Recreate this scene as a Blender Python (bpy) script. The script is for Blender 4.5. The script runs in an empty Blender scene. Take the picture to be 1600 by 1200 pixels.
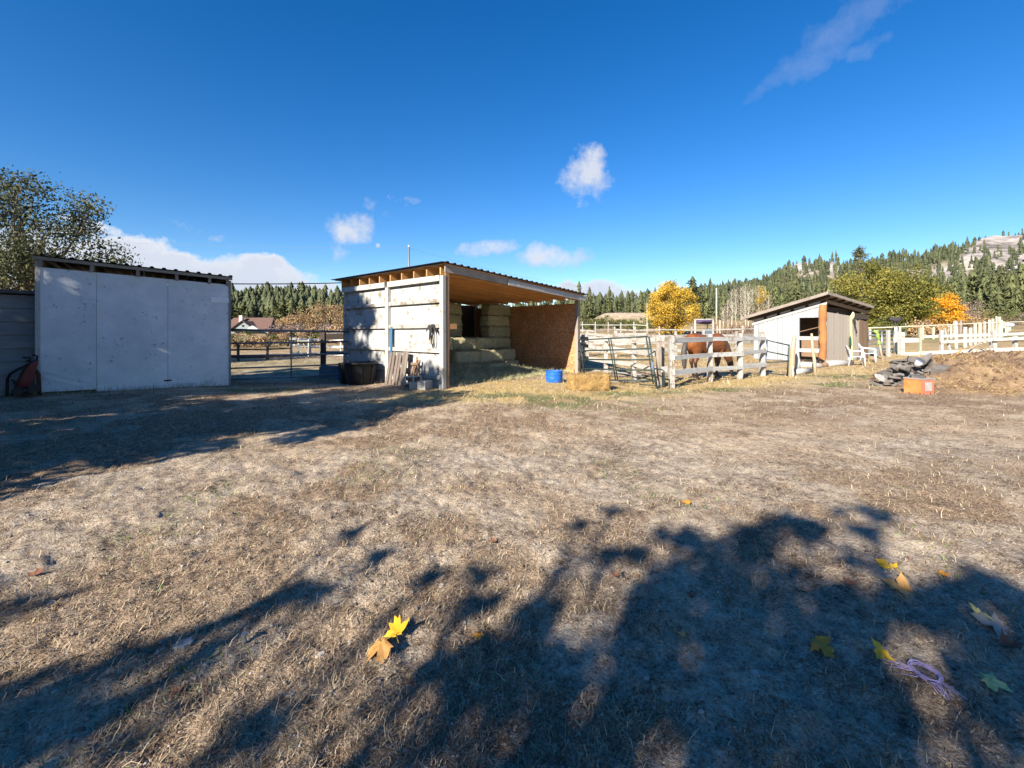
import bpy, math, random
import numpy as np
from mathutils import Vector, Matrix

sc = bpy.context.scene
C = sc.collection
R = math.radians
rng = np.random.default_rng(7)
random.seed(7)

# ------------------------------------------------------------------ camera, sky, sun, exposure
CAM_H, FPX, HZ = 1.45, 711.0, 520.0          # camera height, focal length and horizon row of a 1600 px wide picture
cd = bpy.data.cameras.new('camera'); cam = bpy.data.objects.new('camera', cd); C.objects.link(cam)
cam.location = (0, 0, CAM_H); cam.rotation_euler = (R(90), 0, 0)
cd.sensor_width = 36; cd.lens = 36 * FPX / 1600; cd.shift_y = -(600 - HZ) / 1600
cd.clip_start = 0.05; cd.clip_end = 9000
sc.camera = cam

SUN_AZ, SUN_EL = 55.5, 28.5                  # light travels towards this angle from +X, sun this high
sd = bpy.data.lights.new('sun', 'SUN'); sd.energy = 4.8; sd.angle = R(0.53); sd.color = (1.0, 0.92, 0.81)
sun = bpy.data.objects.new('sun', sd); C.objects.link(sun)
Sdir = Vector((math.cos(R(SUN_AZ)) * math.cos(R(SUN_EL)), math.sin(R(SUN_AZ)) * math.cos(R(SUN_EL)), -math.sin(R(SUN_EL))))
sun.rotation_euler = Sdir.to_track_quat('-Z', 'Y').to_euler()
sun.location = (-30, -40, 40)

sc.view_settings.view_transform = 'Standard'
sc.view_settings.look = 'None'
sc.view_settings.gamma = 1.0
sc.view_settings.use_curve_mapping = False
sc.view_settings.exposure = 1.4
sc.render.engine = 'CYCLES'
sc.cycles.max_bounces = 6; sc.cycles.diffuse_bounces = 4; sc.cycles.glossy_bounces = 2
sc.cycles.transparent_max_bounces = 4
try: sc.cycles.use_denoising = True
except Exception: pass

w = bpy.data.worlds.new('World'); sc.world = w; w.use_nodes = True
nt = w.node_tree; nt.nodes.clear(); NL = nt.links

def wn(t, **kw):
    n = nt.nodes.new(t)
    for k, v in kw.items(): setattr(n, k, v)
    return n

def wmath(op, a, b=None, clamp=False):
    n = wn('ShaderNodeMath', operation=op); n.use_clamp = clamp
    for i, v in ((0, a), (1, b)):
        if v is None: continue
        if isinstance(v, (int, float)): n.inputs[i].default_value = v
        else: NL.new(v, n.inputs[i])
    return n.outputs[0]

def wvec(op, a, b=None):
    n = wn('ShaderNodeVectorMath', operation=op)
    for i, v in ((0, a), (1, b)):
        if v is None: continue
        if isinstance(v, (tuple, list, Vector)): n.inputs[i].default_value = tuple(v)
        else: NL.new(v, n.inputs[i])
    return n.outputs['Value'] if op == 'DOT_PRODUCT' else n.outputs[0]

def wmix(f, a, b):
    n = wn('ShaderNodeMix', data_type='RGBA')
    for s, v in (('Factor', f),):
        if isinstance(v, (int, float)): n.inputs[0].default_value = v
        else: NL.new(v, n.inputs[0])
    for i, v in ((6, a), (7, b)):
        if isinstance(v, tuple): n.inputs[i].default_value = v + (1,)
        else: NL.new(v, n.inputs[i])
    return n.outputs[2]

def wramp(f, stops):
    n = wn('ShaderNodeValToRGB'); e = n.color_ramp.elements
    while len(e) < len(stops): e.new(0.5)
    for x, (p, c) in zip(e, stops):
        x.position = p; x.color = (c, c, c, 1) if isinstance(c, (int, float)) else tuple(c) + (1,)
    NL.new(f, n.inputs[0]); return n.outputs[0]

sky = wn('ShaderNodeTexSky', sky_type='NISHITA')
sky.sun_disc = False; sky.sun_elevation = R(SUN_EL)
# sky sun_rotation is clockwise from +Y; the sun stands opposite to the light's travel
sky.sun_rotation = math.atan2(-Sdir.x, -Sdir.y)
sky.air_density = 1.0; sky.dust_density = 0.15; sky.ozone_density = 3.0; sky.altitude = 400
hs = wn('ShaderNodeHueSaturation'); hs.inputs['Saturation'].default_value = 1.37; hs.inputs['Value'].default_value = 1.0
hs.inputs['Hue'].default_value = 0.508
NL.new(sky.outputs[0], hs.inputs['Color'])
tc = wn('ShaderNodeTexCoord'); DIR = tc.outputs['Generated']
SKYC = hs.outputs[0]

def noise(scale, detail, rough, off=(0, 0, 0)):
    n = wn('ShaderNodeTexNoise'); n.inputs['Scale'].default_value = scale
    n.inputs['Detail'].default_value = detail; n.inputs['Roughness'].default_value = rough
    NL.new(wvec('ADD', DIR, off), n.inputs['Vector']); return n
warp = noise(9.0, 5, 0.6)
DIRW = wvec('ADD', DIR, wvec('MULTIPLY', wvec('SUBTRACT', warp.outputs['Color'], (0.5, 0.5, 0.5)), (0.10, 0.10, 0.07)))
fb = noise(26.0, 10, 0.68, (3, 1, 7)).outputs[0]

def blob(px, py, rx, ry, amp=1.0, tilt=0.0, src=None):
    c = Vector(((px - 800) / FPX, 1, (HZ - py) / FPX)); L = c.length; c.normalize()
    t = Vector((c.y, -c.x, 0)).normalized(); v = t.cross(c).normalized()
    if v.z < 0: v = -v
    ca, sa = math.cos(R(tilt)), math.sin(R(tilt))
    t, v = t * ca + v * sa, v * ca - t * sa
    cs = 1 / L
    t = t / (rx / FPX * cs); v = v / (ry / FPX * cs)
    d = wvec('SUBTRACT', src or DIRW, c)
    a = wvec('DOT_PRODUCT', d, t); b = wvec('DOT_PRODUCT', d, v)
    r2 = wmath('ADD', wmath('MULTIPLY', a, a), wmath('MULTIPLY', b, b))
    return wmath('MULTIPLY', wmath('SUBTRACT', 1.0, r2), amp), b

def union(lst):
    m = None
    for x in lst:
        m = x if m is None else wmath('MAXIMUM', m, x)
    return wmath('MAXIMUM', m, 0.0)

puffs = [blob(918, 275, 44, 52)[0], blob(925, 250, 26, 30)[0], blob(546, 362, 40, 34)[0], blob(530, 385, 26, 22, .6)[0],
         blob(770, 388, 52, 16, .8, 6)[0], blob(868, 402, 66, 22, 1.0, -3)[0], blob(850, 395, 34, 20)[0],
         blob(625, 312, 30, 12, .45, 12)[0], blob(578, 318, 14, 18, .3)[0], blob(340, 372, 22, 8, .5)[0],
         blob(130, 322, 26, 8, .4)[0], blob(286, 354, 34, 8, .28, -14)[0], blob(600, 345, 16, 12, .3)[0]]
wisp = [blob(1275, 85, 78, 36, .62, 22)[0], blob(1222, 118, 40, 26, .5, 30)[0], blob(1185, 152, 48, 13, .36, 38)[0],
        blob(1352, 76, 30, 20, .5, 20)[0], blob(1330, 30, 130, 40, .6, 18)[0]]
bank = [blob(255, 400, 60, 22)[0], blob(180, 416, 150, 42)[0], blob(120, 365, 60, 16, .5)[0], blob(300, 425, 130, 40)[0], blob(395, 440, 110, 40)[0],
        blob(470, 462, 70, 34)[0], blob(60, 440, 140, 90)[0], blob(330, 480, 260, 50)[0], blob(420, 416, 46, 22)[0],
        blob(930, 462, 60, 24)[0], blob(985, 470, 60, 20)[0], blob(890, 446, 32, 12)[0], blob(-200, 430, 220, 80)[0], blob(150, 352, 56, 12, .5, -10)[0], blob(215, 384, 60, 20, .8)[0]]
def soft(m, k, lo, hi, f=fb):
    return wramp(wmath('ADD', m, wmath('MULTIPLY', wmath('SUBTRACT', f, 0.5), k)), [(lo, 0.0), (hi, 1.0)])
pm, wm, bm_ = union(puffs), union(wisp), union(bank)
pd = soft(pm, 2.3, 0.16, 1.15); wd = wmath('MULTIPLY', soft(wm, 1.1, 0.2, 0.95), 0.36); bd = soft(bm_, 1.5, 0.12, 0.55)
# no cloud where the blobs are not
gate = lambda m, d: wmath('MULTIPLY', d, wramp(m, [(0.0, 0.0), (0.10, 1.0)]))
pd, wd, bd = gate(pm, pd), gate(wm, wd), gate(bm_, bd)
sep = wn('ShaderNodeSeparateXYZ'); NL.new(DIR, sep.inputs[0])
elev = sep.outputs['Z']
# bank: white upper edges, blue-grey under side
bankshade = wramp(wmath('ADD', bm_, wmath('MULTIPLY', wmath('SUBTRACT', fb, 0.5), 1.5)), [(0.12, 1.0), (0.85, 0.0)])
low = wramp(elev, [(0.045, 0.0), (0.17, 1.0)])
bl = wmath('MULTIPLY', wmath('ADD', wmath('MULTIPLY', bankshade, 0.55), 0.45), wmath('ADD', wmath('MULTIPLY', low, 0.6), 0.4))
CW = 4.9
bankcol = wmix(bl, (0.66 * CW, 0.74 * CW, 0.92 * CW), (1.18 * CW, 1.17 * CW, 1.18 * CW))
puffcol = wmix(wramp(pm, [(0.1, 0.0), (0.9, 1.0)]), (0.62 * CW, 0.74 * CW, 0.98 * CW), (0.92 * CW, 0.95 * CW, 1.02 * CW))
col = wmix(wmath('MULTIPLY', bd, 0.93), SKYC, bankcol)
col = wmix(wmath('MULTIPLY', pd, 0.85), col, puffcol)
col = wmix(wd, col, (0.55 * CW, 0.66 * CW, 0.92 * CW))
moon = wramp(blob(590.5, 383.5, 4.0, 4.0, 1, 0, DIR)[0], [(0.0, 0.0), (0.7, 0.75)])
col = wmix(moon, col, (0.8 * CW, 0.86 * CW, 0.95 * CW))
bg = wn('ShaderNodeBackground'); bg.inputs['Strength'].default_value = 0.067
NL.new(col, bg.inputs['Color'])
wo = wn('ShaderNodeOutputWorld'); NL.new(bg.outputs[0], wo.inputs['Surface'])

# ------------------------------------------------------------------ helpers
def W(px, py, d):
    """world point at distance d (metres along +Y) seen at picture position px, py"""
    return Vector(((px - 800) / FPX * d, d, CAM_H + (HZ - py) / FPX * d))
def GD(py, z=0.0): return FPX * (CAM_H - z) / (py - HZ)
def G(px, py, z=0.0):
    d = GD(py, z); return Vector(((px - 800) / FPX * d, d, z))
def sstep(a, b, x):
    t = np.clip((np.asarray(x, float) - a) / (b - a), 0, 1); return t * t * (3 - 2 * t)

def _hash(ix, iy, s):
    h = (ix.astype(np.int64) * 374761393 + iy.astype(np.int64) * 668265263 + s * 974711) & 0x7fffffff
    h = ((h ^ (h >> 13)) * 1274126177) & 0x7fffffff
    return ((h ^ (h >> 16)) & 0xffff) / 65535.0
def vnoise(x, y, s=0):
    x = np.asarray(x, float); y = np.asarray(y, float)
    ix, iy = np.floor(x), np.floor(y); fx, fy = x - ix, y - iy
    fx, fy = fx * fx * (3 - 2 * fx), fy * fy * (3 - 2 * fy)
    a = _hash(ix, iy, s); b = _hash(ix + 1, iy, s); c = _hash(ix, iy + 1, s); d = _hash(ix + 1, iy + 1, s)
    return (a * (1 - fx) + b * fx) * (1 - fy) + (c * (1 - fx) + d * fx) * fy
ORD = ('first', 'second', 'third', 'fourth', 'fifth', 'sixth', 'seventh', 'eighth', 'ninth', 'tenth', 'eleventh', 'twelfth', 'thirteenth', 'fourteenth', 'fifteenth', 'sixteenth')
def fbm(x, y, oct=4, s=0, gain=.5):
    t = 0; a = 1; n = 0
    for i in range(oct):
        t = t + a * vnoise(np.asarray(x) * 2 ** i + 17.3 * i, np.asarray(y) * 2 ** i - 9.1 * i, s + i); n += a; a *= gain
    return t / n

# ---- materials
def new_mat(name):
    m = bpy.data.materials.new(name); m.use_nodes = True; t = m.node_tree; t.nodes.clear()
    o = t.nodes.new('ShaderNodeOutputMaterial'); b = t.nodes.new('ShaderNodeBsdfPrincipled')
    t.links.new(b.outputs[0], o.inputs[0]); return m, t, b
class NT:
    def __init__(s, t): s.t = t
    def n(s, ty, **kw):
        n = s.t.nodes.new(ty)
        for k, v in kw.items(): setattr(n, k, v)
        return n
    def put(s, v, i):
        if isinstance(v, (int, float)): i.default_value = v
        elif isinstance(v, tuple): i.default_value = v + (1,) if len(v) == 3 and len(i.default_value) == 4 else v
        else: s.t.links.new(v, i)
    def math(s, op, a, b=0.0, clamp=False):
        n = s.n('ShaderNodeMath', operation=op); n.use_clamp = clamp; s.put(a, n.inputs[0]); s.put(b, n.inputs[1]); return n.outputs[0]
    def mix(s, f, a, b, blend='MIX'):
        n = s.n('ShaderNodeMix', data_type='RGBA', blend_type=blend); s.put(f, n.inputs[0]); s.put(a, n.inputs[6]); s.put(b, n.inputs[7]); return n.outputs[2]
    def ramp(s, f, stops):
        n = s.n('ShaderNodeValToRGB'); e = n.color_ramp.elements
        while len(e) < len(stops): e.new(0.5)
        for x, (p, c) in zip(e, stops):
            x.position = p; x.color = (c, c, c, 1) if isinstance(c, (int, float)) else tuple(c) + (1,)
        s.put(f, n.inputs[0]); return n.outputs[0]
    def coord(s, kind='Object', scale=(1, 1, 1), rnd=True):
        v = s.n('ShaderNodeTexCoord').outputs[kind]
        mp = s.n('ShaderNodeMapping'); s.put(v, mp.inputs[0]); mp.inputs['Scale'].default_value = scale
        if rnd:
            oi = s.n('ShaderNodeObjectInfo'); mu = s.math('MULTIPLY', oi.outputs['Random'], 37.0)
            s.put(mu, mp.inputs['Location'])
        return mp.outputs[0]
    def noise(s, v, scale, detail=4, rough=.6, dist=0.0):
        n = s.n('ShaderNodeTexNoise'); s.put(v, n.inputs['Vector']); n.inputs['Scale'].default_value = scale
        n.inputs['Detail'].default_value = detail; n.inputs['Roughness'].default_value = rough
        n.inputs['Distortion'].default_value = dist; return n.outputs[0]
    def bump(s, h, strength, dist, b):
        n = s.n('ShaderNodeBump'); n.inputs['Strength'].default_value = strength; n.inputs['Distance'].default_value = dist
        s.put(h, n.inputs['Height']); s.t.links.new(n.outputs[0], b.inputs['Normal'])
    def rand(s): return s.n('ShaderNodeObjectInfo').outputs['Random']
    def attr(s, name): return s.n('ShaderNodeAttribute', attribute_name=name).outputs['Fac']

def mat(name, c1, c2, scale=6, stretch=(1, 1, 1), kind='Object', rough=.85, bump=.25, bdist=.01, metal=0.0,
        peel=None, peel_at=.6, peel_scale=3.0, var=.25, stain=None, stain_at=.55, spec=.3):
    """two colours by noise, optional stain (large soft patches) and peel (hard-edged patches)"""
    m, t, b = new_mat(name); N = NT(t)
    v = N.coord(kind, stretch)
    n1 = N.noise(v, scale, 6, .65)
    c = N.mix(N.ramp(n1, [(.3, 0.0), (.7, 1.0)]), c1, c2)
    vo = N.coord('Object', (1, 1, 1))
    if stain is not None:
        c = N.mix(N.ramp(N.noise(vo, 1.7, 5, .65), [(stain_at - .13, 0.0), (stain_at + .16, .85)]), c, stain)
    if peel is not None:
        pn = N.math('ADD', N.math('MULTIPLY', N.noise(vo, peel_scale, 7, .72), .65), N.math('MULTIPLY', N.noise(v, scale * 1.5, 5, .7), .35))
        c = N.mix(N.ramp(pn, [(peel_at, 0.0), (peel_at + .05, 1.0)]), c, peel)
    br = N.math('ADD', N.math('MULTIPLY', N.rand(), var), 1 - var / 2)
    c = N.mix(1.0, c, br, 'MULTIPLY')
    N.put(c, b.inputs['Base Color']); b.inputs['Roughness'].default_value = rough; b.inputs['Metallic'].default_value = metal
    b.inputs['Specular IOR Level'].default_value = spec
    if bump: N.bump(N.noise(v, scale * 2.2, 5, .7), bump, bdist, b)
    return m

def tint_mat(name, stops, rough=.8, trans=0.0, scale=1.2, var=.25, up=False, spec=.2):
    """for blades and leaves: colour from the per-face 'tint' value"""
    m, t, b = new_mat(name); N = NT(t)
    v = N.coord('Object', (1, 1, 1))
    f = N.math('ADD', N.math('MULTIPLY', N.attr('tint'), .75), N.math('MULTIPLY', N.noise(v, scale, 3), .25))
    c = N.ramp(f, stops)
    br = N.math('ADD', N.math('MULTIPLY', N.rand(), var), 1 - var / 2)
    c = N.mix(1.0, c, br, 'MULTIPLY')
    N.put(c, b.inputs['Base Color']); b.inputs['Roughness'].default_value = rough
    b.inputs['Specular IOR Level'].default_value = spec
    if trans:
        tr = N.n('ShaderNodeBsdfTranslucent'); N.put(c, tr.inputs['Color'])
        ms = N.n('ShaderNodeMixShader'); ms.inputs[0].default_value = trans
        t.links.new(b.outputs[0], ms.inputs[1]); t.links.new(tr.outputs[0], ms.inputs[2])
        out = [n for n in t.nodes if n.type == 'OUTPUT_MATERIAL'][0]; t.links.new(ms.outputs[0], out.inputs[0])
    return m

# ---- mesh builder
class MB:
    def __init__(s): s.V = []; s.F = []; s.U = []; s.I = []; s.mi = 0
    def face(s, idx, uv=None):
        s.F.append(idx); s.U.append(uv or [(0, 0)] * len(idx)); s.I.append(s.mi)
    def hexa(s, P, uvo=None, jit=0):
        """8 points: bottom ring 0-3, top ring 4-7; u runs along the longest edge"""
        P = [Vector(p) for p in P]
        if jit: P = [p + Vector((random.uniform(-jit, jit), random.uniform(-jit, jit), random.uniform(-jit, jit))) for p in P]
        L = [(P[1] - P[0]).length, (P[3] - P[0]).length, (P[4] - P[0]).length]
        ax = L.index(max(L)); o = (random.uniform(0, 20), random.uniform(0, 20))
        n0 = len(s.V); s.V += P
        cc = [(0, 0, 0), (1, 0, 0), (1, 1, 0), (0, 1, 0), (0, 0, 1), (1, 0, 1), (1, 1, 1), (0, 1, 1)]
        for f, (i, j) in (((0, 3, 2, 1), (0, 1)), ((4, 5, 6, 7), (0, 1)), ((0, 1, 5, 4), (0, 2)), ((1, 2, 6, 5), (1, 2)),
                          ((2, 3, 7, 6), (0, 2)), ((3, 0, 4, 7), (1, 2))):
            if ax == j: i, j = j, i
            s.face([n0 + k for k in f], [(cc[k][i] * L[i] + o[0], cc[k][j] * L[j] + o[1]) for k in f])
        return s
    def box(s, lo, hi, jit=0):
        x0, y0, z0 = lo; x1, y1, z1 = hi
        return s.hexa([(x0, y0, z0), (x1, y0, z0), (x1, y1, z0), (x0, y1, z0), (x0, y0, z1), (x1, y0, z1), (x1, y1, z1), (x0, y1, z1)], jit=jit)
    def beam(s, p, q, wd, ht, up=(0, 0, 1), jit=0):
        p, q = Vector(p), Vector(q); d = (q - p).normalized(); u = Vector(up)
        if abs(d.dot(u)) > .95: u = Vector((0, 1, 0))
        r = d.cross(u).normalized(); u = r.cross(d).normalized()
        r = r * wd / 2; u = u * ht / 2
        return s.hexa([p - r - u, q - r - u, q + r - u, p + r - u, p - r + u, q - r + u, q + r + u, p + r + u], jit=jit)
    def tube(s, pts, r, n=8, caps=True):
        pts = [Vector(p) for p in pts]; k = len(pts)
        rs = r if isinstance(r, (list, tuple)) else [r] * k
        n0 = len(s.V); prev = None; ln = 0
        for i, p in enumerate(pts):
            d = (pts[min(i + 1, k - 1)] - pts[max(i - 1, 0)]).normalized()
            if prev is None:
                a = Vector((0, 0, 1)) if abs(d.z) < .9 else Vector((1, 0, 0)); u = d.cross(a).normalized()
            else: u = (prev - d * prev.dot(d)).normalized()
            prev = u; v = d.cross(u)
            for j in range(n):
                t = 2 * math.pi * j / n; s.V.append(p + (u * math.cos(t) + v * math.sin(t)) * rs[i])
        o = random.uniform(0, 20)
        for i in range(k - 1):
            l2 = ln + (pts[i + 1] - pts[i]).length
            for j in range(n):
                a, b = n0 + i * n + j, n0 + i * n + (j + 1) % n
                s.face([a, b, b + n, a + n], [(ln + o, j * .05), (ln + o, j * .05 + .05), (l2 + o, j * .05 + .05), (l2 + o, j * .05)])
            ln = l2
        if caps:
            s.face([n0 + j for j in range(n)][::-1]); s.face([n0 + (k - 1) * n + j for j in range(n)])
        return s
    def lathe(s, prof, n=24, c=(0, 0, 0), sx=1, sy=1, wob=0):
        n0 = len(s.V); c = Vector(c)
        for (r, z) in prof:
            for j in range(n):
                t = 2 * math.pi * j / n; q = r * (1 + random.uniform(-wob, wob))
                s.V.append(c + Vector((math.cos(t) * q * sx, math.sin(t) * q * sy, z)))
        for i in range(len(prof) - 1):
            for j in range(n):
                a, b = n0 + i * n + j, n0 + i * n + (j + 1) % n
                s.face([a, b, b + n, a + n])
        return s
    def cap(s, ring0, n, flip=False):
        f = [ring0 + j for j in range(n)]; s.face(f[::-1] if flip else f); return s
    def ell(s, rings, n=14):
        """rings of (centre, vector a, vector b): a closed lofted body"""
        n0 = len(s.V)
        for c, a, b in rings:
            c, a, b = Vector(c), Vector(a), Vector(b)
            for j in range(n):
                t = 2 * math.pi * j / n; s.V.append(c + a * math.cos(t) + b * math.sin(t))
        for i in range(len(rings) - 1):
            for j in range(n):
                p, q = n0 + i * n + j, n0 + i * n + (j + 1) % n; s.face([p, q, q + n, p + n])
        s.face([n0 + j for j in range(n)][::-1]); s.face([n0 + (len(rings) - 1) * n + j for j in range(n)])
        return s
    def mesh(s, name, mats, smooth=False):
        me = bpy.data.meshes.new(name)
        me.from_pydata([tuple(v) for v in s.V], [], s.F)
        uv = me.uv_layers.new(name='UVMap')
        uv.data.foreach_set('uv', np.array([c for f in s.U for p in f for c in p], dtype=np.float32))
        for m in (mats if isinstance(mats, (list, tuple)) else [mats]): me.materials.append(m)
        me.polygons.foreach_set('material_index', s.I)
        if smooth: me.polygons.foreach_set('use_smooth', [True] * len(s.F))
        me.update(); return me

def np_mesh(name, V, F, mats, tint=None, mi=None, smooth=False):
    """V (n,3); F (m,k) all faces with k corners"""
    me = bpy.data.meshes.new(name); k = F.shape[1]
    me.vertices.add(len(V)); me.vertices.foreach_set('co', np.ascontiguousarray(V, np.float32).ravel())
    me.loops.add(F.size); me.loops.foreach_set('vertex_index', np.ascontiguousarray(F, np.int32).ravel())
    me.polygons.add(len(F)); me.polygons.foreach_set('loop_start', np.arange(0, F.size, k, dtype=np.int32))
    me.polygons.foreach_set('loop_total', np.full(len(F), k, np.int32))
    for m in (mats if isinstance(mats, (list, tuple)) else [mats]): me.materials.append(m)
    if mi is not None: me.polygons.foreach_set('material_index', np.ascontiguousarray(mi, np.int32))
    if tint is not None:
        a = me.attributes.new('tint', 'FLOAT', 'FACE'); a.data.foreach_set('value', np.ascontiguousarray(tint, np.float32))
    if smooth: me.polygons.foreach_set('use_smooth', np.ones(len(F), bool))
    me.update(calc_edges=True); return me

def tagp(o, label=None, cat=None, group=None, kind=None):
    for k, v in (('label', label), ('category', cat), ('group', group), ('kind', kind)):
        if v: o[k] = v
    return o
def link(name, me, parent=None, loc=None, rz=0):
    o = bpy.data.objects.new(name, me); C.objects.link(o)
    if parent is not None: o.parent = parent
    if loc is not None: o.location = loc
    if rz: o.rotation_euler = (0, 0, rz)
    return o
def thing(name, label, cat, loc, rz=0, group=None):
    o = bpy.data.objects.new(name, None); C.objects.link(o); o.empty_display_size = .2
    o.location = loc; o.rotation_euler = (0, 0, rz); tagp(o, label, cat, group); return o
def part(parent, name, mb, m, smooth=False, label=None, kind=None, bevel=0):
    me = mb if isinstance(mb, bpy.types.Mesh) else mb.mesh(name, m, smooth)
    o = link(name, me, parent); tagp(o, label, kind=kind)
    if bevel:
        b = o.modifiers.new('edge', 'BEVEL'); b.width = bevel; b.segments = 2; b.limit_method = 'ANGLE'
    return o
def single(name, mb, m, label, cat, loc=(0, 0, 0), rz=0, group=None, smooth=False):
    me = mb if isinstance(mb, bpy.types.Mesh) else mb.mesh(name, m, smooth)
    o = link(name, me, None, loc, rz); return tagp(o, label, cat, group)
def structure(name, me): return tagp(link(name, me), kind='structure')
def stuff(name, me, parent=None): return tagp(link(name, me, parent), kind='stuff')
def copy_tree(o, parent=None):
    c = o.copy(); C.objects.link(c)
    if parent is not None: c.parent = parent; c.matrix_parent_inverse = o.matrix_parent_inverse.copy()
    for ch in [x for x in KIDS.get(o.name, [])]: copy_tree(ch, c)
    return c
KIDS = {}
def note_kids(o):
    KIDS[o.name] = [x for x in bpy.data.objects if x.parent == o]
    for x in KIDS[o.name]: note_kids(x)

# ------------------------------------------------------------------ terrain
RPX = np.array([-600, 0, 360, 420, 480, 545, 700, 905, 1000, 1080, 1160, 1200, 1230, 1262, 1300, 1325, 1345, 1400, 1440, 1500, 1540, 1600, 1800, 2400.])
RPY = np.array([480, 479, 477, 480, 482, 488, 492, 493, 486, 470, 452, 442, 428, 417, 421, 430, 425, 413, 408, 396, 386, 376, 345, 330.])
RD = np.array([420, 420, 420, 420, 420, 440, 480, 480, 500, 560, 620, 640, 650, 660, 660, 660, 680, 700, 700, 700, 700, 700, 720, 800.])
def hgt(x, y):
    x = np.asarray(x, float); y = np.asarray(y, float)
    yy = np.maximum(y, 1e-3); u = np.where(y > 1, x / yy, np.where(x > 0, 2.2, -2.0)); u = np.clip(u, -2.0, 2.25)
    px = 800 + FPX * u
    wr = sstep(-.30, -.02, u)                       # open fields climb on this side
    z = wr * np.interp(y, [-1e4, 17, 26, 40, 60, 120, 250, 320], [0, 0, .28, .7, 1.25, 4.2, 9, 11])
    z = z + (1 - wr) * np.interp(y, [-1e4, 12, 15.5, 22, 60, 130, 220, 320], [0, 0, -.16, -.1, .1, 1.4, 5, 10])
    rr = np.interp(px, RPX, RD); e = (HZ - np.interp(px, RPX, RPY)) / FPX
    top = CAM_H + e * rr
    t = np.clip((y - 230) / (rr - 230), 0, 1); s = t * t * (3 - 2 * t)
    far = z + (top - z) * s
    beyond = np.clip((y - rr) / 700, 0, 1); far = far * (1 - beyond * .8)
    z = np.where(y > 230, far, z)
    rough = sstep(230, 420, y) * (1 - sstep(.8, 1.0, t) * .75)
    z = z + (fbm(x * .02, y * .02, 4, 3) - .5) * 26 * rough
    # a low dry bank before the conifers
    z = z + 2.5 * sstep(103, 121, y) * sstep(915, 950, px) * (1 - sstep(1030, 1075, px)) * (1 - sstep(170, 230, y))
    # everyday unevenness
    z = z + (fbm(x * .35, y * .35, 3, 11) - .5) * .10 * sstep(.5, 3, np.hypot(x, y)) * (1 + 2 * sstep(25, 80, y))
    return z
def hz(x, y): return float(hgt(np.array([x]), np.array([y]))[0])
def GB(px, py):
    """ground point seen at px, py"""
    z = 0.0
    for _ in range(12):
        d = GD(py, z) if py > HZ + 1 else 200
        x = (px - 800) / FPX * d; z = .5 * z + .5 * hz(x, d)
    return Vector((x, d, hz(x, d)))
def at(px, d, dz=0.0):
    x = (px - 800) / FPX * d; return Vector((x, d, hz(x, d) + dz))
# ------------------------------------------------------------------ ground sheet
def masks(x, y):
    """what covers the soil: brown dry weeds, straw, green"""
    r = np.hypot(x, y)
    weeds = sstep(.44, .58, fbm(x * .6, y * .6, 3, 21) * .45 + fbm(x * 2.4, y * 2.4, 4, 5) * .55)
    weeds = np.maximum(weeds * (.7 + .3 * sstep(2, 6, r)), .38 * sstep(.40, .62, fbm(x * 3.1, y * 3.1, 3, 47)))
    # bare worn strip across the yard
    bare = np.exp(-(((y - 5.6 - .12 * x) / 1.3) ** 2)) * sstep(-1.5, 1.5, x) * .75
    weeds = weeds * (1 - bare)
    hs = np.exp(-(((x - 1.0) / 3.4) ** 2 + ((y - 11.6 - .35 * x) / 2.0) ** 2)) * 1.3     # litter before the hay shed
    hs2 = np.exp(-(((x - 5.5) / 4.5) ** 2 + ((y - 11.5 - .3 * x) / 1.8) ** 2)) * .8 + np.exp(-(((x - 12.5) / 4.) ** 2 + ((y - 16.5) / 2.5) ** 2)) * .7
    straw = np.clip((hs + hs2) * (.55 + 1.1 * fbm(x * 1.1, y * 1.1, 4, 31)) , 0, 1)
    straw = np.maximum(straw, sstep(8, 22, y) * sstep(-.4, -.1, x / np.maximum(y, .1)) * (.55 * fbm(x * .5, y * .5, 3, 77) + .2))
    g = fbm(x * .8, y * .8, 4, 41)
    green = sstep(.62, .74, g) * .28
    for (gx, gy, gr) in ((.6, 9.9, 1.3), (1.2, 9.2, .9), (-.6, 10.3, .7), (2.6, 10.9, .9), (5.2, 11.6, .9), (-.3, 10.6, 1.0), (2.0, 10.0, 1.1), (3.6, 11.2, .8), (11.0, 15.2, 1.5), (12.5, 13.4, 1.6), (9.0, 12.8, 1.2), (-6.5, 11.6, 1.2)):
        green = np.maximum(green, np.exp(-(((x - gx) / gr) ** 2 + ((y - gy) / (gr * .6)) ** 2)) * sstep(.3, .55, fbm(x * 1.9, y * 1.9, 3, 9)))
    straw = straw * (1 - .75 * np.clip(green, 0, 1))
    return weeds, straw, np.clip(green, 0, 1), bare

radii = [0.0]
r = .45
while r < 4200:
    radii.append(r)
    r *= 1.0115 if r < 9 else 1.017 if r < 22 else (1.03 if r < 700 else 1.08)
radii = np.array(radii[1:])
ang = np.concatenate([np.arange(25, 155, .25), np.arange(155, 385, 1.8)])
A, RR = np.meshgrid(np.radians(ang), radii)
GX, GY = RR * np.cos(A), RR * np.sin(A)
GZ = hgt(GX, GY)
near = RR < 30
small = (fbm(GX * 2.2, GY * 2.2, 3, 61) - .5) * .05 + (fbm(GX * 7, GY * 7, 3, 71) - .5) * .065 * (1 - sstep(10, 14, RR)) + (fbm(GX * 19, GY * 19, 2, 81) - .5) * .03 * (1 - sstep(5, 9, RR))
GZ = GZ + np.where(near, small, 0)
na, nr = len(ang), len(radii)
V = np.stack([GX, GY, GZ], -1).reshape(-1, 3)
i, j = np.meshgrid(np.arange(nr - 1), np.arange(na), indexing='ij')
a = i * na + j; b_ = i * na + (j + 1) % na
F = np.stack([a, b_, b_ + na, a + na], -1).reshape(-1, 4)[:, ::-1]
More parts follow.
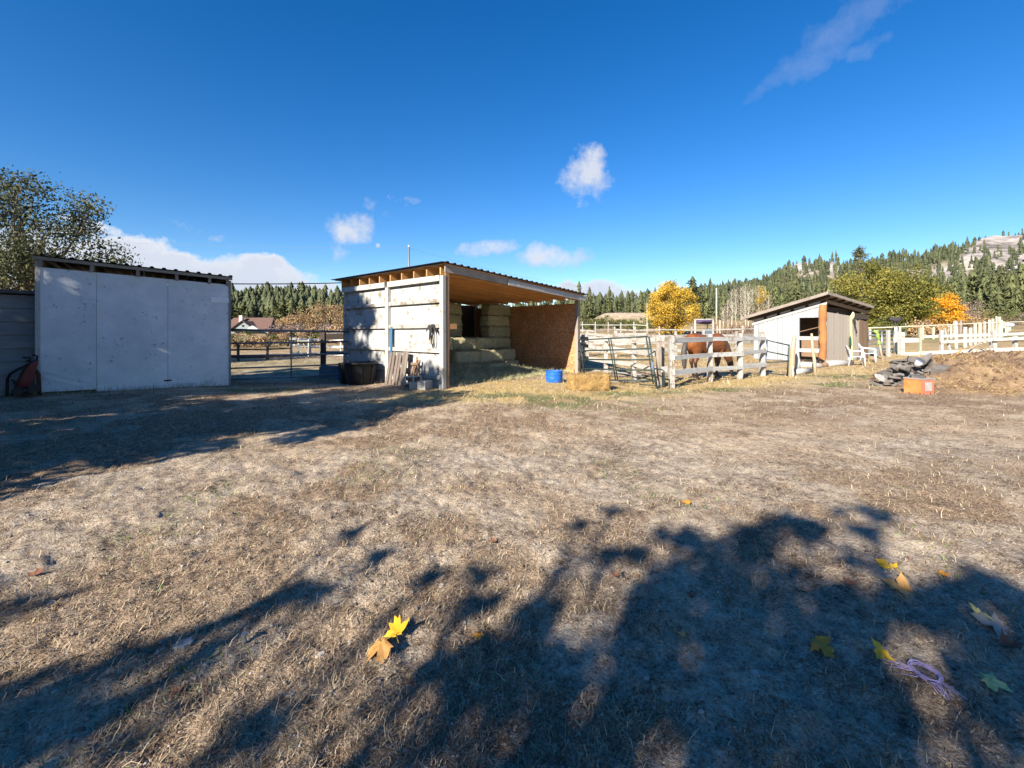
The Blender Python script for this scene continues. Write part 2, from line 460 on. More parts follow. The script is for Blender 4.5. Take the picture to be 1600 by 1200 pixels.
V = np.vstack([V, [[0, 0, 0.0]]])
ctr = len(V) - 1
cen = np.stack([np.arange(na), np.full(na, ctr), np.full(na, ctr), (np.arange(na) + 1) % na], -1)

def ground_material():
    m, t, b = new_mat('soil'); N = NT(t)
    v = N.coord('Object', (1, 1, 1), rnd=False)
    n1 = N.noise(v, 1.3, 8, .68); n2 = N.noise(v, 14, 6, .7); n3 = N.noise(v, 70, 4, .7)
    f = N.math('ADD', N.math('MULTIPLY', n1, .30), N.math('ADD', N.math('MULTIPLY', n2, .36), N.math('MULTIPLY', n3, .34)))
    soil = N.ramp(f, [(.40, (.075, .052, .036)), (.46, (.25, .19, .135)), (.52, (.43, .35, .262)), (.60, (.60, .52, .41))])
    tan = N.ramp(f, [(.40, (.085, .05, .028)), (.45, (.30, .215, .14)), (.52, (.47, .36, .245)), (.60, (.62, .51, .37))])
    soil = N.mix(N.ramp(N.math('ADD', N.noise(v, .42, 5, .6), N.math('MULTIPLY', N.attr('yard'), .22)), [(.48, 0.0), (.66, .9)]), soil, tan)
    weed = N.ramp(N.math('ADD', N.math('MULTIPLY', n2, .5), N.math('MULTIPLY', n3, .5)), [(.38, (.055, .036, .023)), (.47, (.20, .13, .08)), (.55, (.35, .255, .165)), (.65, (.50, .39, .27))])
    straw = N.ramp(N.math('ADD', N.math('MULTIPLY', n2, .5), N.math('MULTIPLY', n3, .5)), [(.34, (.18, .115, .045)), (.48, (.52, .37, .14)), (.66, (.74, .58, .29))])
    green = N.ramp(n3, [(.35, (.06, .075, .022)), (.65, (.20, .23, .075))])
    jag = N.math('MULTIPLY', N.math('SUBTRACT', n2, .5), 1.6)
    def on(a, lo=.35, hi=.7): return N.ramp(N.math('ADD', N.attr(a), jag), [(lo, 0.0), (hi, 1.0)])
    c = N.mix(N.math('MULTIPLY', on('weeds', .3, .9), .8), soil, weed)
    c = N.mix(on('straw', .2, .7), c, straw)
    c = N.mix(N.math('MULTIPLY', on('green', .3, .8), .8), c, green)
    # open fields and hillsides
    nf = N.noise(v, .09, 7, .65); nf2 = N.noise(v, .8, 6, .65)
    field = N.ramp(N.math('ADD', N.math('MULTIPLY', nf, .5), N.math('MULTIPLY', nf2, .5)), [(.36, (.12, .085, .04)), (.5, (.28, .2, .105)), (.64, (.42, .32, .17))])
    c = N.mix(N.attr('field'), c, field)
    c = N.mix(N.attr('lawn'), c, N.ramp(nf2, [(.3, (.10, .16, .04)), (.7, (.24, .31, .10))]))
    c = N.mix(N.attr('bank'), c, N.ramp(nf2, [(.35, (.30, .22, .15)), (.6, (.50, .40, .29))]))
    c = N.mix(N.attr('forest'), c, N.ramp(N.math('ADD', N.math('MULTIPLY', nf, .5), N.math('MULTIPLY', nf2, .5)), [(.36, (.045, .05, .022)), (.52, (.10, .10, .045)), (.66, (.22, .18, .09))]))
    nr_ = N.noise(v, .03, 9, .72, .6)
    rock = N.ramp(nr_, [(.36, (.09, .085, .075)), (.48, (.27, .235, .21)), (.6, (.43, .39, .355)), (.72, (.55, .5, .46))])
    c = N.mix(N.attr('rock'), c, rock)
    N.put(c, b.inputs['Base Color']); b.inputs['Roughness'].default_value = 1.0; b.inputs['Specular IOR Level'].default_value = .1
    h = N.math('ADD', N.math('MULTIPLY', n2, .6), N.math('MULTIPLY', n3, .4))
    N.bump(h, 1.0, .055, b)
    return m
SOIL = ground_material()
Fall = np.vstack([F])
gme = np_mesh('ground', V, Fall, SOIL, smooth=True)
cb = MB()
X, Y = V[:, 0], V[:, 1]
wds, stw, grn, bare = masks(X, Y)
dist = Y
fieldm = sstep(22, 45, np.maximum(Y, 0)) * (1 - 0)
fieldm = np.maximum(fieldm, sstep(40, 80, np.hypot(X, Y)))
U = np.where(Y > 1, X / np.maximum(Y, 1), 5)
PXv = 800 + FPX * U
lawn = sstep(110, 135, Y) * (1 - sstep(175, 200, Y)) * sstep(1500, 1560, PXv)
lawn = np.maximum(lawn, .55 * sstep(36, 44, Y) * (1 - sstep(60, 70, Y)) * sstep(1300, 1360, PXv) * sstep(.4, .6, fbm(X * .2, Y * .2, 3, 8)))
lawn = np.maximum(lawn, .22 * sstep(17.5, 19, Y) * (1 - sstep(24, 27, Y)) * (1 - sstep(560, 600, PXv)))
bank = sstep(105, 118, Y) * (1 - sstep(140, 155, Y)) * sstep(925, 945, PXv) * (1 - sstep(1015, 1040, PXv))
rr_ = np.interp(PXv, RPX, RD)
tt = np.clip((Y - 230) / (rr_ - 230), 0, 1.4)
ROCKS = [(1262, .76, 34, .28, 1.2), (1300, .66, 24, .2, 1.0), (1232, .62, 12, .12, .7), (1560, .72, 62, .26, 1.25), (1520, .62, 25, .15, 1.0), (1625, .72, 50, .3, 1.2), (1440, .47, 58, .085, 1.15), (1395, .47, 26, .07, 1.0), (1485, .42, 34, .06, 1.0), (1600, .44, 30, .07, .9), (1178, .8, 13, .1, .7), (385, .8, 20, .12, .9), (430, .84, 14, .07, .6)]
rock = np.zeros(len(V))
for (px, tq, rx, rt, amp) in ROCKS:
    rock = np.maximum(rock, amp * np.exp(-(((PXv - px) / rx) ** 2 + ((tt - tq) / rt) ** 2)))
rockfield = rock.copy()
rock = sstep(.32, .55, rock * (.45 + fbm(X * .03, Y * .03, 4, 55) * 1.1)) * (Y > 240)
for nme, arr in (('weeds', wds), ('straw', stw), ('green', grn), ('field', fieldm), ('lawn', lawn), ('bank', bank), ('rock', rock), ('yard', sstep(4.5, 8, Y)), ('forest', sstep(215, 300, Y) * (1 - rock))):
    at_ = gme.attributes.new(nme, 'FLOAT', 'POINT'); at_.data.foreach_set('value', np.ascontiguousarray(arr, np.float32))
structure('ground', gme)
# small disc that closes the sheet below the camera
cd_ = MB(); n0 = 0
for k in range(na): cd_.V.append(Vector((GX[0, k], GY[0, k], GZ[0, k])))
cd_.V.append(Vector((0, 0, float(GZ[0].mean()))))
for k in range(na): cd_.face([k, (k + 1) % na, na])
cm = cd_.mesh('ground', SOIL)
structure('ground', cm)

def gz(x, y):
    """height of the sheet with its fine relief"""
    z = hgt(x, y); r = np.hypot(x, y)
    s = (fbm(x * 2.2, y * 2.2, 3, 61) - .5) * .05 + (fbm(x * 7, y * 7, 3, 71) - .5) * .065 * (1 - sstep(10, 14, r)) + (fbm(x * 19, y * 19, 2, 81) - .5) * .03 * (1 - sstep(5, 9, r))
    return z + np.where(r < 30, s, 0)

# ------------------------------------------------------------------ loose cover: weeds, straw, pebbles
BLADE = tint_mat('dry_weeds', [(.0, (.065, .04, .025)), (.25, (.17, .105, .06)), (.45, (.30, .22, .14)), (.62, (.46, .36, .235)), (.8, (.60, .49, .33)), (.86, (.17, .22, .06)), (1, (.12, .19, .045))], scale=.9, var=0)
def polar_points(n, r0, r1, p, a0=33, a1=147):
    u = rng.random(n); q = 1 - p
    r = (r0 ** q + u * (r1 ** q - r0 ** q)) ** (1 / q)
    a = np.radians(rng.uniform(a0, a1, n)); return r * np.cos(a), r * np.sin(a), r
def outside_sheds(x, y):
    a = (x + 1.72) * .669 + (y - 11.85) * .743; b = -(x + 1.72) * .743 + (y - 11.85) * .669
    ok = ~((a > -.1) & (a < 6.3) & (b > .9) & (b < 5.6))
    a1 = (x + 11) * .791 + (y - 10.6) * .612; b1 = -(x + 11) * .612 + (y - 10.6) * .791
    ok &= ~((a1 > -6) & (a1 < 3.8) & (b1 > .05) & (b1 < 4))
    return ok
def blades(x, y, length, width, flat, tint, curl=.35):
    n = len(x); z = gz(x, y)
    th = rng.uniform(0, 2 * np.pi, n); el = np.radians(np.clip(rng.normal(flat, 18, n), 2, 85))
    d = np.stack([np.cos(th) * np.cos(el), np.sin(th) * np.cos(el), np.sin(el)], -1)
    sdv = np.stack([-np.sin(th), np.cos(th), np.zeros(n)], -1)
    base = np.stack([x, y, z - .003], -1)
    L = length[:, None]; w = width[:, None]
    bend = np.stack([rng.normal(0, 1, n), rng.normal(0, 1, n), rng.normal(-.4, .6, n)], -1) * L * curl
    p0 = base - sdv * w; p1 = base + sdv * w; p2 = base + d * L * .55 + sdv * w * .7; p3 = base + d * L * .55 - sdv * w * .7
    tip = base + d * L + bend
    tip[:, 2] = np.maximum(tip[:, 2], z + .002)
    t2 = tip + sdv * w * .15
    V = np.stack([p0, p1, p2, p3, t2, tip], 1).reshape(-1, 3)
    k = np.arange(n)[:, None] * 6
    F = np.concatenate([k + [[0, 1, 2, 3]], k + [[3, 2, 4, 5]]], 1).reshape(-1, 4)
    return V, F, np.repeat(tint, 2)
def mergem(parts):
    Vs, Fs, Ts = [], [], []; o = 0
    for V, F, T in parts:
        Vs.append(V); Fs.append(F + o); Ts.append(T); o += len(V)
    return np.vstack(Vs), np.vstack(Fs), np.concatenate(Ts)
def pick(n, r0, r1, p, which, thr):
    x, y, r = polar_points(n, r0, r1, p)
    wd, st, gn, br = masks(x, y)
    m = dict(weeds=wd, straw=st, green=gn)[which]
    k = (rng.random(n) < m * thr) & outside_sheds(x, y)
    return x[k], y[k], r[k]
sz = lambda r: (1 + r / 9)
P_ = []
x, y, r = pick(330000, 1.0, 34, 1.2, 'weeds', 1.0); n = len(x)
P_.append(blades(x, y, rng.uniform(.012, .05, n) * sz(r), rng.uniform(.0008, .0017, n) * sz(r) * 1.2, 24, np.where(rng.random(n) < .56, rng.uniform(.0, .32, n), np.where(rng.random(n) < .93, rng.uniform(.38, .76, n), .95))))
x, y, r = polar_points(90000, 1.0, 30, 1.15); k = outside_sheds(x, y) & (fbm(x * 1.2, y * 1.2, 3, 91) > .47); x, y, r = x[k], y[k], r[k]; n = len(x)
P_.append(blades(x, y, rng.uniform(.012, .055, n) * sz(r), rng.uniform(.0007, .0014, n) * sz(r) * 1.2, 6, rng.uniform(.25, .8, n)))
V, F, T = mergem(P_)
stuff('dry_grass', np_mesh('dry_grass', V, F, BLADE, tint=T))
# straw litter
x, y, r = pick(150000, 4, 34, .8, 'straw', 1.0); n = len(x)
V, F, T = blades(x, y, rng.uniform(.05, .16, n) * sz(r) * .6, rng.uniform(.0013, .003, n) * sz(r), 8, rng.uniform(.5, .79, n), .12)
stuff('straw_litter', np_mesh('straw_litter', V, F, BLADE, tint=T))
# green weeds
x, y, r = pick(170000, 1.0, 28, .97, 'green', .9); n = len(x)
V, F, T = blades(x, y, rng.uniform(.012, .045, n) * sz(r), rng.uniform(.0015, .0034, n) * sz(r), 32, rng.uniform(.9, 1.1, n))
stuff('green_weeds', np_mesh('green_weeds', V, F, BLADE, tint=T))
# tall stalks along the white shed and fences
xs, ys = [], []
for _ in range(420):
    t = random.uniform(0, 1); xs.append(-11 + t * 3.0 + random.uniform(-.1, .2)); ys.append(10.5 + t * 2.3 + random.uniform(-.35, .0))
for _ in range(260):
    q = W(random.uniform(0, 62), 600, random.uniform(10.2, 11)); xs.append(q.x); ys.append(q.y)
for _ in range(160):
    b = random.uniform(2.5, 5.2); xs.append(-1.72 - .743 * b - random.uniform(.05, .35)); ys.append(11.85 + .669 * b - random.uniform(0, .3))
x, y = np.array(xs), np.array(ys); n = len(x)
V, F, T = blades(x, y, rng.uniform(.06, .24, n), rng.uniform(.0025, .005, n), 62, np.where(rng.random(n) < .35, 1.0, rng.uniform(.1, .7, n)), .2)
stuff('tall_weeds', np_mesh('tall_weeds', V, F, BLADE, tint=T))

# pebbles
octV = np.array([[1, 0, 0], [0, 1, 0], [-1, 0, 0], [0, -1, 0], [0, 0, 1], [0, 0, -1.0]])
octF = np.array([[0, 1, 4], [1, 2, 4], [2, 3, 4], [3, 0, 4], [1, 0, 5], [2, 1, 5], [3, 2, 5], [0, 3, 5]])
def stones(x, y, s, sink=.25):
    n = len(x); z = gz(x, y); th = rng.uniform(0, 6.28, n)
    v = octV[None] * (1 + rng.uniform(-.35, .35, (n, 6, 1))) * s[:, None, None] * np.stack([np.ones(n), rng.uniform(.6, 1, n), rng.uniform(.35, .7, n)], -1)[:, None, :]
    cx = v[..., 0] * np.cos(th)[:, None] - v[..., 1] * np.sin(th)[:, None]; cy = v[..., 0] * np.sin(th)[:, None] + v[..., 1] * np.cos(th)[:, None]
    P = np.stack([cx + x[:, None], cy + y[:, None], v[..., 2] + (z + s * sink * .5)[:, None]], -1).reshape(-1, 3)
    F = (octF[None] + np.arange(n)[:, None, None] * 6).reshape(-1, 3); return P, F, np.repeat(rng.random(n), 8)
STONE = tint_mat('pebble_stone', [(0, (.07, .06, .05)), (.4, (.22, .185, .155)), (.85, (.36, .32, .28)), (1, (.50, .47, .43))], rough=.9, var=0)
x, y, r = polar_points(22000, .9, 12, 1.5); s = np.minimum(rng.exponential(.0026, len(x)) + .0016, .014) * (1 + r / 20)
V, F, T = stones(x, y, s)
stuff('gravel', np_mesh('gravel', V, F, STONE, tint=T))
# dark crumbs of soil and dung
CRUMB = tint_mat('soil_crumb', [(0, (.07, .05, .036)), (.5, (.2, .15, .105)), (1, (.38, .31, .24))], rough=1, var=0)
x, y, r = polar_points(26000, .9, 20, 1.3); k = fbm(x * 1.7, y * 1.7, 3, 14) > .45; x, y, r = x[k], y[k], r[k]
V, F, T = stones(x, y, np.minimum(rng.exponential(.0022, len(x)) + .0016, .011) * (1 + r / 16), .5)
stuff('soil_crumbs', np_mesh('soil_crumbs', V, F, CRUMB, tint=T))

# ------------------------------------------------------------------ trees
def leaf_cloud(cl, n, size, flat=.0, aspect=1.0):
    """n leaf faces spread over clumps (x, y, z, r, weight)"""
    cl = np.asarray(cl, float); wgt = cl[:, 4] / cl[:, 4].sum()
    k = rng.choice(len(cl), n, p=wgt)
    d = rng.normal(0, 1, (n, 3)); d /= np.linalg.norm(d, axis=1, keepdims=True)
    rad = rng.random(n) ** .45 * (1 + np.abs(rng.normal(0, .28, n)))
    c = cl[k, :3] + d * (rad * cl[k, 3])[:, None] * np.array([1, 1, .75])
    nrm = rng.normal(0, 1, (n, 3)) + d * .8 + np.array([0, 0, flat]); nrm /= np.linalg.norm(nrm, axis=1, keepdims=True)
    t = np.cross(nrm, rng.normal(0, 1, (n, 3))); t /= np.linalg.norm(t, axis=1, keepdims=True); b = np.cross(nrm, t)
    s = (size * rng.uniform(.6, 1.35, n))[:, None]
    V = np.stack([c - t * s * aspect, c + b * s * .55 + nrm * s * .15, c + t * s * aspect, c - b * s * .55 + nrm * s * .15], 1).reshape(-1, 3)
    F = np.arange(4 * n).reshape(-1, 4)
    T = np.clip(rng.normal(.5, .22, n) + (cl[k, 5] if cl.shape[1] > 5 else 0), 0, 1)
    return V, F, T
BARK = mat('bark', (.10, .075, .055), (.22, .18, .14), 9, (1, 1, .25), bump=.6, bdist=.03)
BARKP = mat('pale_bark', (.34, .30, .24), (.52, .48, .40), 9, (1, 1, .3), bump=.4, bdist=.02)
def limb(mb, p, q, r0, r1, n=6, wob=.06, seg=4):
    p, q = Vector(p), Vector(q); L = (q - p).length; pts = []; rs = []
    for i in range(seg + 1):
        t = i / seg; o = Vector((random.uniform(-1, 1), random.uniform(-1, 1), random.uniform(-.5, .8))) * L * wob * (0 if i in (0,) else 1) * math.sin(math.pi * t * .9 + .2)
        pts.append(p.lerp(q, t) + o); rs.append(r0 + (r1 - r0) * t)
    mb.tube(pts, rs, n, caps=False); return pts
def broadleaf(H, Rx, n_cl, n_leaf, size, trunk_h=.22, bottom=.12, shape=1.0, seed=0, clr=.28, bark=None, spread_t=0.25, rtr=None):
    """crown clumps in an uneven egg; returns trunk MB, crown mesh arrays"""
    random.seed(seed); mb = MB(); cl = []
    rt = rtr or H * .022
    top = Vector((random.uniform(-.05, .05) * H, random.uniform(-.05, .05) * H, H * .72))
    trunk = limb(mb, (0, 0, -.15), top, rt, rt * .3, 8, .03, 6)
    for i in range(n_cl):
        for _ in range(60):
            x, y, z = random.uniform(-1, 1), random.uniform(-1, 1), random.uniform(-1, 1)
            q = x * x + y * y + z * z
            if .25 < q < 1: break
        zz = H * bottom + (z * .5 + .5) * H * (1 - bottom - .04)
        f = 1.0 if shape == 1 else (1 - .55 * max(0, z))
        lump = 1 + .22 * math.sin(3 * math.atan2(y, x) + seed) + random.uniform(-.15, .12)
        c = (x * Rx * f * lump * .88, y * Rx * f * lump * .88, zz)
        cl.append((*c, Rx * clr * random.uniform(.65, 1.3), random.uniform(.5, 1.3), random.uniform(-spread_t, spread_t)))
    for c in sorted(cl, key=lambda _: random.random())[: max(6, n_cl // 2)]:
        a = trunk[min(len(trunk) - 1, max(1, int((c[2] / H) * 5)))]
        a = Vector(a) - Vector((0, 0, min(.12 * H, a[2] * .4)))
        limb(mb, a, Vector(c[:3]), rt * .38, rt * .06, 5, .07, 4)
    return mb, leaf_cloud(cl, n_leaf, size)
def tree(name, label, pos, H, Rx, n_cl, n_leaf, size, lm, bark=BARK, group=None, cat='tree', **kw):
    mb, (V, F, T) = broadleaf(H, Rx, n_cl, n_leaf, size, **kw)
    t = thing(name, label, cat, pos, random.uniform(0, 6), group)
    part(t, 'trunk', mb, bark, smooth=True)
    part(t, 'crown', np_mesh('crown', V, F, lm, tint=T), None)
    return t
L_GOLD = tint_mat('golden_leaves', [(0, (.12, .10, .02)), (.3, (.36, .24, .035)), (.65, (.62, .40, .05)), (1, (.80, .56, .10))], trans=.3, var=0, scale=.5)
L_OLIVE = tint_mat('olive_leaves', [(0, (.05, .055, .012)), (.4, (.15, .145, .03)), (.75, (.26, .23, .05)), (1, (.34, .27, .06))], trans=.25, var=0, scale=.35)
L_ORANGE = tint_mat('orange_leaves', [(0, (.16, .13, .02)), (.22, (.40, .26, .03)), (.6, (.80, .36, .025)), (1, (.90, .48, .05))], trans=.3, var=0, scale=.5)
L_GREY = tint_mat('grey_olive_leaves', [(0, (.028, .033, .016)), (.5, (.085, .092, .045)), (.85, (.17, .165, .07)), (1, (.22, .19, .09))], trans=.2, var=0, scale=.4)
L_RUST = tint_mat('rusty_shrub', [(0, (.09, .06, .04)), (.45, (.27, .18, .10)), (.8, (.42, .28, .14)), (1, (.46, .34, .10))], trans=.15, var=.2, scale=.5)
L_MAUVE = tint_mat('bare_shrub', [(0, (.07, .05, .04)), (.5, (.20, .145, .12)), (1, (.30, .22, .17))], var=.2, scale=.5)
L_SHRUB = tint_mat('shrub_leaves', [(0, (.03, .04, .012)), (.5, (.10, .115, .035)), (1, (.2, .19, .06))], trans=.15, var=.25, scale=.5)
L_NEEDLE = tint_mat('needles', [(0, (.030, .036, .016)), (.45, (.09, .102, .042)), (.8, (.16, .165, .068)), (1, (.22, .21, .09))], var=.5, scale=.25, rough=.9)
L_NEEDLE_FAR = tint_mat('far_needles', [(0, (.032, .04, .024)), (.5, (.078, .09, .045)), (1, (.135, .142, .068))], var=.4, scale=.12, rough=.95)

def conifer(H, Rb, whorls, per, seed, fine=True, base=.10, pine=False):
    """a ragged cone of overlapping bough skirts, with loose boughs standing off it when fine"""
    rs = np.random.default_rng(seed); V = []; F = []; T = []
    def prof(t):
        return (1 - t) ** .8 if not pine else max(.06, math.sin(math.pi * (.20 + .80 * (1 - t)) * .74) * (1 - t ** 5))
    nl = (13 if fine else 6); ns_ = (11 if fine else 7)
    lean = rs.uniform(-.15, .15, 2)
    for i in range(nl):
        t0 = i / nl; t1 = min(1.0, (i + 1.9) / nl)
        z0, z1 = H * (base + (1 - base) * t0), H * (base + (1 - base) * t1)
        r0 = Rb * prof(t0) * rs.uniform(.6, 1.2) * (.8 if fine else 1) + .012 * H; r1 = r0 * .12
        a0 = rs.uniform(0, 6.28); ring = []
        for k in range(ns_ * 2):
            a = a0 + k * math.pi / ns_; r = r0 * (rs.uniform(.65, 1.4) if k % 2 == 0 else rs.uniform(.3, .7))
            ring.append([math.cos(a) * r + lean[0] * t0, math.sin(a) * r + lean[1] * t0, z0 - (rs.uniform(.02, .05) * H if k % 2 == 0 else -.02 * H)])
        b = len(V); V += ring
        top = []
        for k in range(ns_ * 2):
            a = a0 + k * math.pi / ns_; top.append([math.cos(a) * r1 + lean[0] * t1, math.sin(a) * r1 + lean[1] * t1, z1])
        V += top; m = ns_ * 2
        for k in range(m):
            F.append([b + k, b + (k + 1) % m, b + m + (k + 1) % m, b + m + k]); T.append(rs.uniform(.1, .75))
    if fine:
        for i in range(whorls):
            t = (i + rs.uniform(0, .8)) / whorls; z = H * (base + (1 - base) * t)
            for k in range(per):
                L = Rb * prof(t) * rs.uniform(.7, 1.2) + .02 * H
                a = rs.uniform(0, 6.283); droop = rs.uniform(-.35, .08) if not pine else rs.uniform(-.1, .4)
                d = np.array([math.cos(a), math.sin(a), droop]); sdd = np.array([-math.sin(a), math.cos(a), 0])
                for s in range(3):
                    f0 = .3 + .7 * s / 3; f1 = .3 + .7 * (s + 1.25) / 3; wd = L * .20 * (1.1 - .5 * s / 3) * rs.uniform(.7, 1.3)
                    c0 = np.array([0, 0, z]) + d * L * f0; c1 = np.array([0, 0, z]) + d * L * min(f1, 1.1)
                    tl = np.array([0, 0, wd * rs.uniform(-.8, .8)]); dz = np.array([0, 0, -wd * rs.uniform(.2, .8)])
                    b = len(V); V += [list(c0), list((c0 + c1) / 2 + sdd * wd + dz + tl), list(c1), list((c0 + c1) / 2 - sdd * wd + dz - tl)]
                    F.append([b, b + 1, b + 2, b + 3]); T.append(float(np.clip(.3 + .2 * s + rs.normal(0, .15), 0, 1)))
    return np.array(V), np.array(F), np.array(T)
def trunk_mb(H, r):
    mb = MB(); mb.tube([(0, 0, -.4), (0, 0, H * .5), (0, 0, H * .97)], [r, r * .6, r * .08], 6, caps=False); return mb
PROTO = []
for k, (whl, per, Rb, pn) in enumerate(((15, 9, 3.0, 0), (17, 8, 2.5, 0), (13, 9, 3.4, 0), (16, 8, 2.2, 0), (12, 9, 2.6, 1), (11, 9, 3.0, 1), (14, 8, 2.9, 0))):
    V, F, T = conifer(15, Rb, whl, per, 100 + k, True, .08 if not pn else .22, bool(pn))
    PROTO.append((np_mesh('crown', V, F, L_NEEDLE, tint=T), trunk_mb(15, .2).mesh('trunk', BARK, True), (V, F, T)))
def put_conifer(name, label, cat, pos, H, k, group=None, wide=1.0):
    t = thing(name, label, cat, pos, random.uniform(0, 6.28), group)
    s = H / 15; t.scale = (s * wide, s * wide, s)
    link('crown', PROTO[k][0], t); link('trunk', PROTO[k][1], t); return t
def conifer_at(px, top, d, k, label, group=None, wide=1.0, name='conifer_tree'):
    p = at(px, d); ztop = CAM_H + (HZ - top) / FPX * d
    return put_conifer(name, label, 'conifer', p - Vector((0, 0, .3)), max(3, ztop - p.z), k, group, wide)
# ------------------------------------------------------------------ far hillside forest
def u_of(px): return (px - 800) / FPX
far_pts = []
def rockval(px, t):
    r = 0
    for (p, tq, rx, rt, amp) in ROCKS:
        r = max(r, amp * math.exp(-(((px - p) / rx) ** 2 + ((t - tq) / rt) ** 2)))
    return r
random.seed(21)
cand = []
for _ in range(7600):
    px = random.uniform(-80, 1760) if random.random() < .3 else random.choice((random.uniform(350, 570), random.uniform(890, 1700), random.uniform(1150, 1700))); t = random.uniform(.1, 1.05); rr = float(np.interp(px, RPX, RD))
    y = 230 + t * (rr - 230); 
    if rockval(px, t) > .28 + random.random() ** 2 * .9: continue
    if t > .93 and random.random() < .35: continue
    if px < 800 and random.random() < .5: continue
    x = u_of(px) * y; cand.append((px, x, y, t))
# keep those in view as trees of their own, nearest first, the rest as one wood
vis = [c for c in cand if (-20 < c[0] < 30 or 355 < c[0] < 560 or 890 < c[0] < 1620)]
def fvis(c): return c[2]
vis.sort(key=fvis)
ridge = [c for c in vis if .88 < c[3] < 1.05 and (1150 < c[0] < 1620 or 355 < c[0] < 550)]
random.shuffle(ridge)
pickd = ridge[:150]
ids = set(id(c) for c in pickd)
FARP = []
for k in range(6):
    V, F, T = conifer(11, 2.1 + .3 * (k % 3), 8, 6, 300 + k, False, .06, k in (2, 5)); FARP.append((V, F, T))
FARM = [np_mesh('far_conifer', V, F, L_NEEDLE_FAR, tint=T) for V, F, T in FARP]
for c in pickd:
    o = link('hillside_conifer', FARM[random.choice((2, 5))] if c[0] < 800 else random.choice(FARM), None, (c[1], c[2], hz(c[1], c[2]) - .3), random.uniform(0, 6))
    s = random.uniform(.45, .95); o.scale = (s, s, s * random.uniform(.9, 1.25))
    if c[0] > 1100: tagp(o, 'small dark conifer along the crest of the rocky hill', 'conifer', 'conifers along the crest of the rocky hill')
    else: tagp(o, 'green conifer on the low wooded ridge behind the metal gate', 'conifer', 'conifers on the ridge behind the metal gate')
Vs, Fs, Ts = [], [], []; off = 0
for c in cand:
    if id(c) in ids: continue
    V, F, T = FARP[random.choice((2, 5))] if c[0] < 800 else random.choice(FARP); s = random.choice((random.uniform(.4, .8), random.uniform(.6, 1.3))) * (.95 if c[0] < 800 else (.7 if c[3] > .8 else 1)); a = random.uniform(0, 6.28)
    ca, sa = math.cos(a) * s, math.sin(a) * s
    P = np.stack([V[:, 0] * ca - V[:, 1] * sa + c[1], V[:, 0] * sa + V[:, 1] * ca + c[2], V[:, 2] * s * random.uniform(.9, 1.25) + hz(c[1], c[2]) - .3], -1)
    Vs.append(P); Fs.append(F + off); Ts.append(np.clip(T + random.uniform(-.3, .35), 0, 1)); off += len(P)
stuff('hillside_forest', np_mesh('hillside_forest', np.vstack(Vs), np.vstack(Fs), L_NEEDLE_FAR, tint=np.concatenate(Ts)))

# ------------------------------------------------------------------ conifers of the middle distance
random.seed(5)
for px, top, d, k, lab in ((905, 437, 150, 3, 'narrow dark conifer rising beside the hay shed roof corner'), (921, 446, 150, 0, 'dark conifer just clear of the hay shed, above the sandy bank'),
                           (952, 445, 160, 1, 'tallest conifer above the sandy bank'), (936, 462, 165, 6, 'short conifer in the gap beside the tallest one above the bank'), (968, 462, 165, 4, 'rounded pine between two pointed conifers above the bank'),
                           (982, 455, 160, 3, 'slender conifer above the middle of the sandy bank'), (1001, 451, 158, 0, 'pointed conifer close beside the golden tree'), (1016, 464, 150, 6, 'low conifer half hidden by the golden tree'),
                           (912, 470, 140, 2, 'low bushy conifer at the foot of the dark row by the hay shed'), (944, 472, 150, 2, 'low spreading conifer on top of the sandy bank'),
                           (1082, 430, 150, 5, 'broad tall pine showing above the golden tree'), (1066, 446, 165, 4, 'pine top peeking over the golden tree'),
                           (1104, 447, 150, 0, 'dark conifer behind the bare utility pole'), (1130, 450, 160, 6, 'green conifer behind the bare pale poplars'), (1150, 462, 170, 1, 'pointed conifer beyond the poplar stems')):
    conifer_at(px, top, d, k, lab, wide=1.15)
gl = 'conifers behind the olive and orange trees'
for px, top, d, k in ((1440, 424, 150, 0), (1424, 438, 150, 6), (1458, 432, 165, 3), (1476, 428, 170, 1), (1492, 426, 160, 0), (1508, 436, 150, 2), (1522, 422, 165, 5), (1538, 416, 160, 0), (1552, 424, 150, 6), (1566, 412, 160, 1), (1580, 420, 150, 2), (1596, 408, 150, 0), (1618, 404, 150, 1), (1640, 412, 155, 3), (1670, 405, 155, 6),
                      (1484, 452, 135, 2), (1530, 448, 135, 6), (1560, 446, 132, 2), (1590, 440, 130, 0), (1612, 442, 130, 6), (1466, 458, 138, 4), (1506, 456, 138, 3)):
    lab = ('tall' if top < 440 else 'low') + ' conifer ' + next(v for q, v in ((1430, 'half hidden behind the big olive tree'), (1445, 'in the gap between the olive and orange trees'), (1462, 'directly above the orange maple'), (1480, 'above the outer side of the orange maple'), (1500, 'standing over the broad grey post'), (1515, 'over the start of the mauve thicket'), (1533, 'over the middle of the mauve thicket'), (1548, 'at the end of the mauve thicket'), (1563, 'behind the rounded green bush'), (1576, 'just past the rounded green bush'), (1585, 'above the start of the far lawn'), (1601, 'above the far lawn, at the end of the belt'), (1630, 'beyond the far lawn'), (1655, 'well beyond the far lawn'), (1700, 'last of the belt')) if px < q)
    put = conifer_at(px, top, d, k, lab, gl, 1.25, name='field_edge_conifer')
